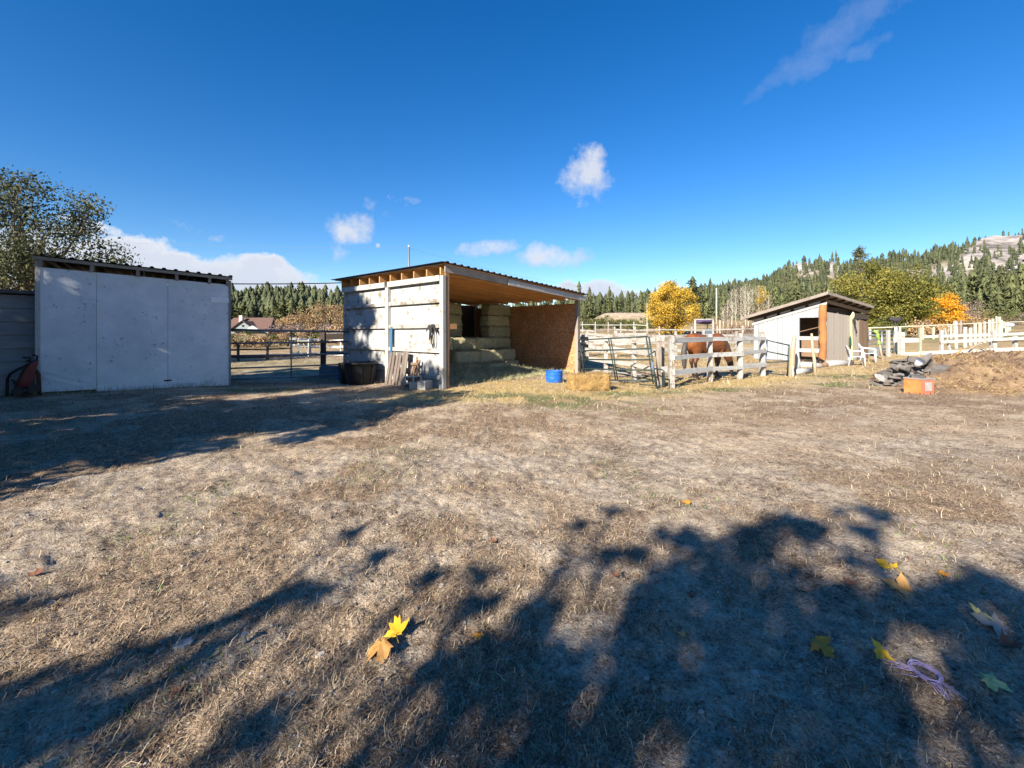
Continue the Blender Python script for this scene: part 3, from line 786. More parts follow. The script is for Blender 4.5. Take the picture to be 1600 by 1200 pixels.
for px, top, d, k in ((1212, 436, 230, 0), (1228, 440, 220, 6), (1244, 428, 240, 2), (1262, 446, 210, 0), (1280, 434, 235, 1), (1294, 444, 220, 2), (1308, 432, 230, 0), (1196, 446, 220, 3), (1176, 450, 230, 2), (1222, 456, 190, 4), (1190, 458, 195, 5), (1250, 460, 190, 6)):
    conifer_at(px, top, d, k, ORD[sorted((1212, 1228, 1244, 1262, 1280, 1294, 1308, 1196, 1176, 1222, 1190, 1250)).index(px)] + ' green conifer above the board shed, counting from the poplars', 'conifers behind the small white shed', 1.2, name='slope_conifer')
random.seed(9)
for q in range(34):
    px = random.uniform(358, 556); d = random.uniform(170, 260); top = random.uniform(461, 494)
    conifer_at(px, top, d, random.choice((4, 5, 4, 5, 2, 6)), 'green pine on the wooded slope behind the brown roofed house', 'pines behind the brown roofed house', 1.35, name='pine_tree')

# ------------------------------------------------------------------ broadleaf trees
random.seed(31)
tree('maple_tree', 'golden yellow tree behind the horse paddock', at(1046, 58, -.1), 7.2, 3.1, 90, 19000, .10, L_GOLD, seed=3, bottom=.03, clr=.25, spread_t=.38, shape=2)
tree('olive_tree', 'big rounded olive green tree behind the small white shed', at(1372, 62, -.2), 10.2, 5.7, 110, 30000, .14, L_OLIVE, seed=8, bottom=.02, clr=.22, spread_t=.36)
tree('olive_tree', 'olive green tree low beside the big rounded one, near the bird figure', at(1424, 60, -.2), 6.0, 2.2, 30, 7000, .14, L_OLIVE, seed=12, bottom=.04, clr=.36)
tree('maple_tree', 'bright orange maple beyond the white fences', at(1467, 66, -.1), 5.9, 3.0, 60, 13000, .115, L_ORANGE, seed=5, bottom=.06, clr=.26, spread_t=.38)
tree('tree', 'grey green leafy tree rising behind the white plywood shed', Vector((-20.9, 19.6, hz(-20.9, 19.6) - .1)), 8.7, 3.6, 90, 32000, .064, L_GREY, seed=14, bottom=.12, clr=.26, rtr=.22)
tree('lone_pine', 'lone thin pine standing high above the big olive tree', at(1343, 95, -.3), CAM_H + (HZ - 374) / FPX * 95 - hz((1343 - 800) / FPX * 95, 95), 1.7, 46, 3000, .15, L_NEEDLE, seed=23, bottom=.45, clr=.34, cat='pine', rtr=.2)
# bare poplars
random.seed(44)
def poplar(px, top, d, leafy=0, lab=''):
    p = at(px, d, -.1); H = CAM_H + (HZ - top) / FPX * d - p.z
    t = thing('poplar_tree', lab, 'tree', p, random.uniform(0, 6), 'bare poplars')
    mb = MB(); mid = limb(mb, (0, 0, -.2), (random.uniform(-.3, .3), 0, H), .075, .012, 6, .018, 6)
    for k in range(46):
        z = H * random.uniform(.18, .97); a = random.uniform(0, 6.28); L = (H * .2 * (1.15 - z / H) + .3) * random.uniform(.6, 1.3)
        q = Vector((math.cos(a) * L * .7, math.sin(a) * L * .7, z + L)); limb(mb, (0, 0, z), q, .02, .006, 4, .08, 2)
    part(t, 'trunk', mb, BARKP, smooth=True)
    cl = [(random.uniform(-.5, .5), random.uniform(-.5, .5), H * random.uniform(.35, .97), .5, 1, 0) for _ in range(18)]
    V, F, T = leaf_cloud(cl, 700 if leafy else 260, .08)
    part(t, 'crown', np_mesh('crown', V, F, L_GOLD if leafy else L_MAUVE, tint=T), None)
for px, top, d, lf in ((1137, 470, 76, 0), (1144, 452, 74, 0), (1150, 446, 72, 0), (1158, 449, 75, 0), (1164, 444, 72, 0), (1170, 447, 70, 0), (1176, 452, 74, 0), (1186, 446, 72, 1), (1193, 452, 74, 1), (1130, 480, 80, 0), (1201, 462, 78, 0)):
    NP_ = globals().get('NP_', [0, 0]); NP_[lf] += 1
    poplar(px, top, d, lf, ('yellow tinged poplar, the ' + ('taller' if NP_[1] == 1 else 'shorter') + ' of the two still in leaf') if lf else ORD[NP_[0] - 1] + ' slim bare pale poplar counting from the bare utility pole' if px != 1130 and px != 1201 else ('low bare poplar stem hard against the bare utility pole' if px == 1130 else 'bare poplar between the leafy ones and the board shed roof'))
# shrubs
def shrub(label, p, H, Rx, lm, n=1500, size=.11, ncl=16, group=None, seed=0, name='shrub'):
    mb, (V, F, T) = broadleaf(H, Rx, ncl, n, size, seed=seed, bottom=.02, clr=.36, rtr=H * .02)
    t = thing(name, label, 'shrub', p, random.uniform(0, 6), group)
    part(t, 'stem', mb, BARK, smooth=True); part(t, 'crown', np_mesh('crown', V, F, lm, tint=T), None)
random.seed(51)
sd_ = 400
for px, top, d, rr, lm in ((446, 492, 72, 2.0, L_RUST), (462, 486, 70, 2.2, L_RUST), (478, 480, 70, 2.2, L_RUST), (494, 474, 72, 2.6, L_RUST), (510, 472, 74, 2.8, L_RUST), (526, 476, 70, 2.4, L_RUST), (541, 488, 66, 2.0, L_RUST), (557, 490, 66, 2.0, L_RUST),
                           (436, 504, 64, 1.7, L_MAUVE), (455, 506, 60, 1.7, L_MAUVE), (474, 508, 58, 1.6, L_MAUVE), (492, 506, 58, 1.6, L_RUST), (512, 508, 58, 1.6, L_MAUVE), (530, 508, 56, 1.5, L_RUST), (548, 510, 56, 1.5, L_MAUVE)):
    p = at(px, d, -.1); sd_ += 1
    NS_ = globals().get('NS_', {}); NS_[lm.name] = NS_.get(lm.name, -1) + 1
    shrub(ORD[NS_[lm.name]] + (' rusty shrub' if lm is L_RUST else ' bare mauve shrub') + ' behind the metal gate, counting from the house', p, max(1.6, CAM_H + (HZ - top) / FPX * d - p.z), rr, lm, 1500, .12, 16, 'shrubs behind the metal gate', sd_)
for k in range(14):
    px = 352 + k * 11 + random.uniform(-3, 3); d = random.uniform(42, 50); p = at(px, d, -.05); sd_ += 1
    shrub('low reddish bush, ' + ORD[k] + ' counting from the plywood shed along the house front', p, random.uniform(1.2, 1.7), 1.0, L_RUST if k % 3 else L_SHRUB, 500, .09, 9, 'low bushes before the house', sd_, 'bush')
for k in range(13):
    px = 893 + k * 11 + random.uniform(-3, 3); d = random.uniform(70, 84); p = at(px, d, -.1); sd_ += 1
    shrub('dark olive hedge bush below the sandy bank, ' + ORD[k] + ' counting from the hay shed', p, random.uniform(1.6, 2.5), 1.5, L_SHRUB, 600, .12, 10, 'bushes below the sandy bank', sd_, 'bush')
for k in range(12):
    px = 1120 + k * 9 + random.uniform(-3, 3); d = random.uniform(50, 62); p = at(px, d, -.1); sd_ += 1
    shrub('reddish brush at the foot of the bare poplars, ' + ORD[k] + ' counting from the golden tree', p, random.uniform(1.0, 1.7), 1.0, (L_RUST, L_MAUVE)[k % 2], 450, .09, 9, 'brush below the poplars', sd_, 'bush')
for px, d, H, rr, lm, lab in ((1504, 105, 5.0, 2.8, L_MAUVE, 'mauve bare bush just past the orange maple'), (1522, 110, 5.4, 3.2, L_MAUVE, 'wide mauve thicket above the cream fence posts'), (1500, 80, 2.4, 2.6, L_RUST, 'brown brush under the mauve thicket'), (1520, 76, 2.2, 2.6, L_RUST, 'brown brush behind the first cream posts'),
                              (1562, 95, 3.9, 4.0, L_SHRUB, 'rounded green bush in front of the far conifers'), (1545, 100, 3.2, 2.6, L_RUST, 'tawny bush next to the rounded green one'), (1584, 100, 3.2, 2.6, L_MAUVE, 'dull bush at the edge of the far lawn'), (1392, 52, 2.2, 1.8, L_SHRUB, 'dark bush under the olive tree by the bird figure'), (1440, 50, 1.6, 2.0, L_RUST, 'tawny bush below the orange maple'), (1352, 52, 2.4, 1.6, L_OLIVE, 'olive bush beside the small white shed')):
    sd_ += 1; shrub(lab, at(px, d, -.1), H, rr, lm, 1400, .13, 16, None, sd_)

# ------------------------------------------------------------------ the trees that throw the shade (behind the camera)
def ns(n, s, z=0): 
    return Vector((n * math.sin(R(SUN_AZ)) + s * math.cos(R(SUN_AZ)), -n * math.cos(R(SUN_AZ)) + s * math.sin(R(SUN_AZ)), z))
TE = math.tan(R(SUN_EL))
def shade_tree(label, base_ns, H, marks, n_leaf, size, lm, seed, fill=()):
    """marks: (n, s, radius, z) places on the ground that the clump at height z keeps out of the sun"""
    random.seed(seed); b = ns(*base_ns); t = thing('maple_tree' if 'maple' in label else 'tree', label, 'tree', (b.x, b.y, hz(b.x, b.y)), 0)
    cl = []; mb = MB()
    tr = limb(mb, (0, 0, -.2), (.3, .2, H * .8), H * .026, H * .008, 8, .03, 6)
    for (n, s, r, z) in marks:
        p = ns(n, s - z / TE, z) - b; cl.append((p.x, p.y, z, r, r * r * 4 + .05, random.uniform(-.2, .2)))
        k = min(len(tr) - 1, max(1, int(z / H * 4.5))); limb(mb, tr[k - 1] if z < H * .5 else tr[k], p, H * .006, .012, 5, .06, 4)
    part(t, 'trunk', mb, BARK, smooth=True)
    V, F, T = leaf_cloud(cl, n_leaf, size); part(t, 'crown', np_mesh('crown', V, F, lm, tint=T), None)
def gm(px, py):
    g = G(px, py); return (g.x * math.sin(R(SUN_AZ)) - g.y * math.cos(R(SUN_AZ)), g.x * math.cos(R(SUN_AZ)) + g.y * math.sin(R(SUN_AZ)))
random.seed(77)
mk = []
for px, py, r in ((1345, 805, .17), (1310, 828, .16), (1250, 815, .22), (1200, 850, .25), (1235, 862, .24), (1160, 880, .26), (1060, 838, .10), (1100, 868, .20), (1050, 895, .22), (1010, 912, .2), (1120, 905, .22), (1180, 915, .22), (1080, 940, .22), (1010, 960, .22), (1140, 960, .24),
                  (1210, 970, .2), (1060, 1000, .26), (1160, 1010, .26), (960, 1010, .2), (1250, 950, .14), (1320, 925, .16), (1380, 930, .16), (1340, 960, .2), (1420, 950, .18), (1500, 920, .16), (1560, 925, .2), (1590, 960, .2), (1400, 1000, .22), (1330, 1030, .22), (1460, 1020, .22), (1540, 1010, .2), (1600, 1040, .22),
                  (1240, 1050, .24), (1130, 1070, .22), (1040, 1080, .2), (960, 1090, .16), (1400, 1080, .22), (1500, 1060, .16), (1580, 1120, .2), (1300, 1110, .2), (1190, 1120, .2), (1080, 1140, .18), (1400, 1150, .2), (860, 1020, .14), (900, 960, .12), (830, 960, .07), (850, 1060, .18), (800, 1040, .14), (740, 1010, .13), (900, 1110, .16), (820, 1120, .16), (730, 1080, .13), (660, 1050, .10), (640, 1110, .14), (700, 1150, .15), (560, 1130, .13),
                  (500, 925, .12), (545, 915, .11), (455, 935, .07), (600, 868, .06), (560, 830, .05), (370, 965, .06), (420, 985, .07), (300, 985, .06), (240, 1005, .06), (330, 1020, .08), (250, 1050, .12), (160, 1040, .10), (80, 1060, .12), (20, 1070, .14), (180, 1100, .14), (60, 1120, .15), (300, 1110, .13), (400, 1060, .10), (470, 1030, .07), (420, 1120, .12), (680, 900, .05), (740, 905, .06), (770, 935, .08), (640, 888, .05), (960, 870, .05), (910, 820, .05), (955, 800, .04),
                  (1700, 1000, .3), (1750, 950, .25), (1700, 1080, .3), (1700, 910, .2), (1830, 980, .3), (1240, 1180, .25), (900, 1190, .2), (500, 1180, .2), (150, 1180, .2), (1500, 1180, .2)):
    if px < 700 and py > 850 and random.random() < .42: continue
    n, s = gm(px, py); mk.append((n, s, r * (.8 if px < 700 else 1), 0))
mk = [(n, s, r * (.92 if s < 2.2 else 1.0), 3.2 + 3.2 * max(0, min(1, (s + 1) / 6)) + random.uniform(-.6, .6)) for n, s, r, _ in mk if s > 3.2 or n < -1.6 or random.random() > .2]
for _ in range(36):      # the rest of the crown, whose shade falls below the picture
    n = random.uniform(-4.2, 5.5); s = random.uniform(-7, .4); mk.append((n, s, random.uniform(.3, .6), random.uniform(2.2, 6.5)))
mk3 = []
for (n, s, r, z) in mk:
    for q in range(3): mk3.append((n + random.gauss(0, .55) * r, s + random.gauss(0, .75) * r, r * random.uniform(.35, .7), z + random.uniform(-.25, .25)))
shade_tree('spreading yellow leafed maple throwing shade over the yard', (.3, -10.2), 8.0, mk3, 11000, .07, L_GOLD, 3)
random.seed(78)
def crown_marks(n0, s_tip, rad, H, s_lo, k, taper=.6, hole=0):
    out = []
    for _ in range(k):
        z = random.uniform(.16, 1.0) * H
        f = 1 - taper * max(0, (z / H - .35) / .65)
        a = random.uniform(0, 6.283); rr = rad * f * math.sqrt(random.uniform(.05, 1))
        n = n0 + rr * math.cos(a); depth = rr * math.sin(a)
        sb = s_tip - H / TE                       # trunk's own s
        out.append((n, sb + depth + z / TE, random.uniform(.38, .75) * (1.15 - .6 * z / H), z))
    return out
shade_tree('tall leafy tree at the far edge of the yard, shading the plywood shed', (-12.8, 15.2 - 11.7 / TE), 11.7, crown_marks(-13.2, 15.2, 3.3, 11.5, 0, 165, .66), 30000, .10, L_GREY, 11)
shade_tree('broad leafy tree whose shade reaches the hay shed wall', (-8.9, 9.2 - 8.0 / TE), 8.0, crown_marks(-8.9, 9.2, 3.2, 7.8, 0, 85, .72), 13000, .11, L_GREY, 12)
shade_tree('dense leafy tree shading the grey siding shed', (-17.6, 10.5 - 10.0 / TE), 10.0, crown_marks(-17.6, 10.5, 3.8, 9.8, 0, 100, .6), 19000, .12, L_GREY, 13)
shade_tree('leafy tree low beside the yard, shading the dry grass', (-8.2, 6.8 - 6.8 / TE), 6.8, crown_marks(-8.2, 6.8, 3.2, 6.6, 0, 105, .5), 16000, .11, L_GREY, 16)
shade_tree('second leafy tree of the row shading the plywood shed', (-14.8, 11.2 - 9.4 / TE), 9.4, crown_marks(-14.7, 11.2, 3.4, 9.2, 0, 150, .35), 36000, .13, L_GREY, 17)
# ------------------------------------------------------------------ materials of made things
WHITE = mat('worn_white_paint', (.45, .445, .42), (.35, .345, .32), 4, (1, 6, 1), 'UV', peel=(.24, .17, .11), peel_at=.545, peel_scale=3.2, bump=.35, bdist=.006, stain=(.40, .37, .31), stain_at=.56)
WHITEW = mat('weathered_white_rail', (.42, .41, .38), (.28, .27, .24), 5, (1, 7, 1), 'UV', peel=(.20, .145, .10), peel_at=.515, peel_scale=4, bump=.4, bdist=.006)
PANELW = mat('white_painted_panel', (.44, .445, .43), (.36, .365, .355), 3, (1, 1, 1), 'Object', peel=(.19, .155, .095), peel_at=.535, peel_scale=3.4, bump=.3, bdist=.004, stain=(.29, .27, .225), stain_at=.56, var=.1)
PLYW = mat('white_painted_plywood', (.75, .76, .76), (.64, .66, .67), 2.2, (1, 1, 1), 'Object', peel=(.30, .32, .31), peel_at=.575, peel_scale=12, bump=.3, bdist=.004, stain=(.54, .57, .58), stain_at=.52, var=.08)
LUMBER = mat('raw_lumber', (.56, .30, .11), (.40, .19, .065), 3, (1, 14, 1), 'UV', bump=.2, bdist=.003, stain=(.30, .18, .09), stain_at=.6)
OLDWOOD = mat('weathered_wood', (.36, .31, .26), (.20, .165, .135), 4, (1, 14, 1), 'UV', bump=.5, bdist=.005, stain=(.14, .11, .09), stain_at=.62)
BROWNWOOD = mat('brown_wood', (.27, .175, .11), (.15, .095, .06), 4, (1, 12, 1), 'UV', bump=.4, bdist=.005)
GREYWOOD = mat('grey_board', (.44, .43, .41), (.29, .28, .265), 4, (1, 14, 1), 'UV', bump=.4, bdist=.005, peel=(.66, .66, .64), peel_at=.58)
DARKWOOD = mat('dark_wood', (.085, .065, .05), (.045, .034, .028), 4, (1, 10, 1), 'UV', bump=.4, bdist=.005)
def osb_mat():
    m, t, b = new_mat('strand_board'); N = NT(t)
    v = N.coord('Object', (1, 1, 1)); vo = N.n('ShaderNodeTexVoronoi'); vo.inputs['Scale'].default_value = 26
    mp = N.n('ShaderNodeMapping'); mp.inputs['Scale'].default_value = (1, 1, 2.6); mp.inputs['Rotation'].default_value = (.3, .2, .5)
    N.put(v, mp.inputs[0]); N.put(mp.outputs[0], vo.inputs['Vector'])
    sp = N.n('ShaderNodeSeparateColor'); N.put(vo.outputs['Color'], sp.inputs[0])
    c = N.ramp(sp.outputs[0], [(0, (.20, .085, .035)), (.5, (.46, .21, .085)), (1, (.66, .36, .17))])
    c = N.mix(N.ramp(N.noise(v, 1.6, 4), [(.4, 0.0), (.7, .5)]), c, (.2, .10, .05))
    N.put(c, b.inputs['Base Color']); b.inputs['Roughness'].default_value = .8
    N.bump(sp.outputs[1], .3, .004, b); return m
OSB = osb_mat()
ROOFM = mat('dark_roof_metal', (.10, .10, .105), (.06, .06, .065), 6, (1, 1, 1), 'Object', rough=.55, metal=.6, bump=.1, stain=(.16, .11, .08), stain_at=.6)
GATEM = mat('dark_grey_steel', (.20, .22, .245), (.13, .145, .165), 7, rough=.45, metal=.5, bump=.1, var=.1)
GALV = mat('galvanised_steel', (.36, .38, .40), (.26, .28, .30), 7, rough=.45, metal=.75, bump=.1, var=.1)
DARKPIPE = mat('dark_green_steel', (.035, .055, .05), (.025, .04, .036), 8, rough=.5, metal=.2, bump=.1, peel=(.10, .07, .05), peel_at=.66)
BLACKPL = mat('black_plastic', (.014, .015, .017), (.022, .023, .026), 5, rough=.55, bump=.15, stain=(.035, .034, .034), stain_at=.62)
BLUEPL = mat('blue_plastic', (.015, .10, .42), (.02, .13, .50), 6, rough=.4, bump=.1, var=.05)
CONC = mat('concrete', (.42, .40, .37), (.30, .285, .26), 14, bump=.5, bdist=.006)
HAY = mat('green_hay', (.66, .60, .37), (.22, .205, .105), 26, (1, 1, .55), 'Object', bump=1.0, bdist=.04, stain=(.46, .40, .23), stain_at=.55)
STRAWM = mat('straw', (.44, .28, .10), (.17, .095, .03), 26, (1, 1, .6), 'Object', bump=.9, bdist=.02, stain=(.36, .24, .10), stain_at=.6)
STRAWB = tint_mat('straw_stalks', [(0, (.16, .095, .032)), (.4, (.36, .24, .09)), (1, (.58, .43, .20))], var=.1)
HAYB = tint_mat('hay_stalks', [(0, (.12, .125, .06)), (.4, (.32, .31, .17)), (1, (.54, .50, .30))], var=.15)

# ------------------------------------------------------------------ open hay shed
HO = Vector((-1.72, 11.85, 0)); HR = R(48)
HM = Matrix.Translation(HO) @ Matrix.Rotation(HR, 4, 'Z')
def HL(a, b, z): return HM @ Vector((a, b, z))
shed = thing('hay_shed', 'open fronted white hay shed with a sloping metal roof', 'shed', HO, HR)
A1, B1 = 6.1, 5.3
rz = lambda a: 3.2 - .063 * a          # underside of the roof sheets
# posts
part(shed, 'post', MB().box((-.02, -.02, -.3), (.09, .10, 3.02), .006), BROWNWOOD, label='front corner post, brown beside the white board')
part(shed, 'corner_board', MB().box((-.125, -.035, -.06), (-.022, .12, 2.94), .006), WHITE)
part(shed, 'post', MB().box((A1 - .06, -.05, -.3), (A1 + .09, .08, rz(A1) - .22), .006), OLDWOOD)
part(shed, 'post', MB().box((0, B1 - .12, -.5), (.14, B1, 3.0), .006), OLDWOOD)
part(shed, 'post', MB().box((A1 - .14, B1 - .1, -.5), (A1, B1, 2.75), .006), OLDWOOD)
# long wall to the west: painted panels between rails
zz = [(-.12, .24), (.34, .93), (1.03, 1.58), (1.68, 2.25), (2.35, 2.86)]
for (b0, b1) in ((.125, 2.52), (2.68, 5.14)):
    for k, (z0, z1) in enumerate(zz):
        zlo = z0 if not (k == 0 and b0 > 1) else z0 - .2
        part(shed, 'wall_panel', MB().box((-.012, b0, zlo - .04), (.008, b1, z1 + .04)), PANELW)
    for z in (.29, .98, 1.63, 2.30):
        if z < .5 and b0 > 1: continue
        if z < .5: part(shed, 'rail', MB().box((-.09, .125, z - .07), (-.013, 1.15, z + .05), .006), WHITEW, label='short worn kick rail'); continue
        part(shed, 'rail', MB().box((-.095, b0, z - .055), (-.013, b1, z + .05), .007), WHITEW)
    part(shed, 'top_beam', MB().box((-.14, b0 - .0, 2.80), (-.013, b1 + (.0 if b0 < 1 else .12), 2.95), .006), WHITE)
part(shed, 'centre_post', MB().box((-.11, 2.525, -.15), (-.013, 2.675, 2.795), .006), WHITE)
part(shed, 'corner_board', MB().box((-.06, 5.145, -.35), (-.013, 5.29, 2.795), .008), WHITEW)
part(shed, 'loose_board', MB().beam(HM.inverted() @ W(557, 600, 14.6), HM.inverted() @ W(549, 562, 14.9), .12, .03, (1, 0, 0)), WHITEW)
# rafters run across; their ends show above the wall
for k in range(10):
    b = .06 + .575 * k
    mb = MB(); z0, z1 = rz(-.14), rz(A1 + .12)
    mb.hexa([(-.14, b - .022, z0 - .25), (A1 + .12, b - .022, z1 - .20), (A1 + .12, b + .022, z1 - .20), (-.14, b + .022, z0 - .25),
             (-.14, b - .022, z0 - .003), (A1 + .12, b - .022, z1 - .003), (A1 + .12, b + .022, z1 - .003), (-.14, b + .022, z0 - .003)])
    part(shed, 'rafter', mb, LUMBER)
# roof boards (underside) and metal sheets
for k in range(5):
    a0, a1 = -.2 + k * 1.31, -.2 + (k + 1) * 1.31 - .006
    mb = MB(); mb.hexa([(a0, -.16, rz(a0)), (a1, -.16, rz(a1)), (a1, B1 + .25, rz(a1)), (a0, B1 + .25, rz(a0)), (a0, -.16, rz(a0) + .02), (a1, -.16, rz(a1) + .02), (a1, B1 + .25, rz(a1) + .02), (a0, B1 + .25, rz(a0) + .02)])
    part(shed, 'roof_board', mb, LUMBER)
def corrugated(a0, a1, b0, b1, zf, mb=None, nrib=4, h=.035, dz=.03):
    mb = mb or MB(); prof = []
    wd = (a1 - a0) / nrib
    for k in range(nrib):
        s = a0 + k * wd
        prof += [(s, 0), (s + wd * .58, 0), (s + wd * .66, h), (s + wd * .9, h), (s + wd * .98, 0)]
    prof.append((a1, 0)); n0 = len(mb.V)
    for (a, hh) in prof:
        for b in (b0, b1):
            for t in (0, .004): mb.V.append(Vector((a, b, zf(a) + dz + hh + t)))
    for i in range(len(prof) - 1):
        p = n0 + i * 4; q = p + 4
        mb.face([p + 1, q + 1, q + 3, p + 3]); mb.face([p, p + 2, q + 2, q]); mb.face([p, q, q + 1, p + 1]); mb.face([p + 2, p + 3, q + 3, q + 2])
    return mb
for k in range(7):
    a0 = -.32 + k * .963
    part(shed, 'roof_sheet', corrugated(a0, a0 + .961, -.24 - random.uniform(0, .03), B1 + .4, rz), ROOFM)
# fascia: an old board lapped by a newer pale one
f = lambda a0, a1, y, h, dz: MB().hexa([(a0, y - .022, rz(a0) - h + dz), (a1, y - .022, rz(a1) - h + dz), (a1, y + .022, rz(a1) - h + dz), (a0, y + .022, rz(a0) - h + dz), (a0, y - .022, rz(a0) + dz), (a1, y - .022, rz(a1) + dz), (a1, y + .022, rz(a1) + dz), (a0, y + .022, rz(a0) + dz)])
part(shed, 'fascia_board', f(-.15, 2.75, -.135, .20, .0), OLDWOOD)
part(shed, 'fascia_board', f(2.2, A1 + .2, -.182, .17, -.04), GREYWOOD)
part(shed, 'roof_edge', MB().beam((-.225, -.1, rz(-.2) + .012), (-.225, B1 + .2, rz(-.2) + .012), .03, .05), ROOFM)
# east wall of strand board, a gap under the roof
for k in range(4):
    b0 = .09 + k * 1.3; b1 = min(b0 + 1.29, B1 - .1)
    part(shed, 'wall_sheet', MB().box((A1 - .02, b0, -.35), (A1 + .0, b1, 2.50)), OSB)
part(shed, 'wall_plate', MB().box((A1 + .001, .1, 2.42), (A1 + .045, B1 - .1, 2.51)), OLDWOOD)
for b in (1.35, 2.65, 3.95): part(shed, 'stud', MB().box((A1 + .002, b, -.3), (A1 + .09, b + .05, 2.41)), OLDWOOD)
# rear wall
for k in range(5):
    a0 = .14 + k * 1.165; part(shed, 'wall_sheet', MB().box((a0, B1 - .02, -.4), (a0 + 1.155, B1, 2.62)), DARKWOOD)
part(shed, 'nailed_block', MB().box((.095, -.02, 1.55), (.36, .03, 1.69)), LUMBER)
part(shed, 'ground_sill', MB().box((A1 - .10, .1, -.1), (A1 - .022, 3.0, .10), .006), LUMBER)

# ---- hay bales stacked in the shed
def bale_mesh(name, L, Wd, Hh, m, bm_, seed, nst=260):
    rs = np.random.default_rng(seed); nx, ny, nz = 13, 7, 7
    V = {}; vl = []; F = []
    def key(i, j, k):
        if (i, j, k) not in V:
            p = np.array([i / nx - .5, j / ny - .5, k / nz]); q = p.copy()
            c = p - np.array([0, 0, .5]); m_ = np.abs(c) * 2
            edge = np.sort(m_)[1]; sh = 1 - .05 * max(0, edge - .75) / .25
            tw = -.018 * sum(math.exp(-((p[0] - t) / .022) ** 2) for t in (-.28, 0, .28)) if max(m_[1], m_[2]) > .99 else 0
            q = np.array([c[0] * L * sh, c[1] * Wd * sh * (1 + tw / Wd * 2), .5 * Hh + c[2] * Hh * sh * (1 + tw / Hh * 2)]) + rs.normal(0, .017, 3)
            V[(i, j, k)] = len(vl); vl.append(q)
        return V[(i, j, k)]
    for i in range(nx):
        for j in range(ny):
            F.append([key(i, j, 0), key(i, j + 1, 0), key(i + 1, j + 1, 0), key(i + 1, j, 0)]); F.append([key(i, j, nz), key(i + 1, j, nz), key(i + 1, j + 1, nz), key(i, j + 1, nz)])
    for i in range(nx):
        for k in range(nz):
            F.append([key(i, 0, k), key(i + 1, 0, k), key(i + 1, 0, k + 1), key(i, 0, k + 1)]); F.append([key(i, ny, k), key(i, ny, k + 1), key(i + 1, ny, k + 1), key(i + 1, ny, k)])
    for j in range(ny):
        for k in range(nz):
            F.append([key(0, j, k), key(0, j, k + 1), key(0, j + 1, k + 1), key(0, j + 1, k)]); F.append([key(nx, j, k), key(nx, j + 1, k), key(nx, j + 1, k + 1), key(nx, j, k + 1)])
    body_n = len(F); pts = np.array(vl); F = np.array(F)
    # stalks standing off the faces
    ctr = np.array([0, 0, Hh / 2]); sV = []; sF = []; st = []
    for q in range(nst):
        f = F[rs.integers(body_n)]; p = pts[f].mean(0) + rs.normal(0, .02, 3)
        n = (p - ctr) / np.array([L, Wd, Hh]); n = n / np.abs(n).max(); n = np.where(np.abs(n) > .8, np.sign(n), 0)
        d = rs.normal(0, 1, 3) + n * .5; d /= np.linalg.norm(d); ln = rs.uniform(.03, .10); t = np.cross(d, n + .01) * .0022
        b = len(pts) + len(sV); sV += [p - t, p + t, p + d * ln + t * .4, p + d * ln - t * .4]; sF.append([b, b + 1, b + 2, b + 3]); st.append(rs.random())
    Va = np.vstack([pts, np.array(sV)]); Fa = np.vstack([F, np.array(sF)])
    mi = np.concatenate([np.zeros(body_n), np.ones(len(sF))]).astype(int)
    return np_mesh(name, Va, Fa, [m, bm_], tint=np.concatenate([np.full(body_n, .5), st]), mi=mi, smooth=False)
HB = [bale_mesh('hay_bale', 1.16, .58, .425, HAY, HAYB, 40 + k) for k in range(4)]
TW = mat('orange_twine', (.5, .2, .06), (.4, .15, .05), 5, bump=0)
def put_bale(a, b, z, rot, label, group):
    p = HL(a, b, z); t = link('hay_bale', random.choice(HB), None, p, HR + rot + random.uniform(-.03, .03))
    tagp(t, label, 'hay bale', group); return t
random.seed(61)
LV = .435
gA = 'hay bales stacked inside the open shed'
def jb(a, b, lv, label): put_bale(a + random.uniform(-.05, .05), b + random.uniform(-.06, .06), lv * LV - .03, random.uniform(-.04, .04), label, gA)
for lv in range(6):                                    # column against the strand board
    jb(5.44, 3.45, lv, ('topmost', 'second from top', 'third from top', 'fourth from top', 'fifth from top', 'lowest')[5 - lv] + ' hay bale of the column against the brown strand board')
for lv in range(6): jb(3.42, 4.15, lv, 'hay bale in the dim tall stack to the side of the dark hollow')
for lv in range(3): jb(4.62, 4.35, lv, 'hay bale at the bottom of the dark hollow')
for lv in range(3):
    for a in (1.0, 2.18, 3.36): jb(a, 3.2, lv, 'hay bale of the stepped row across the middle of the shed')
    jb(4.5, 3.2, lv, 'hay bale of the stepped row right beside the strand board column')
for a in (.9, 2.9, 4.05): jb(a, 2.55, 1, 'hay bale of the lower step before the middle row')
for a in (.8, 1.98, 3.15, 4.33): jb(a, 2.5, 0, 'hay bale on the floor under the lower step')
jb(5.15, 2.75, 0, 'hay bale on the floor at the foot of the strand board column'); jb(5.0, 2.8, 1, 'hay bale sitting one up beside the strand board column')
for a in (1.2, 2.5, 3.75): jb(a, 1.9, 0, 'hay bale half buried in the loose hay')
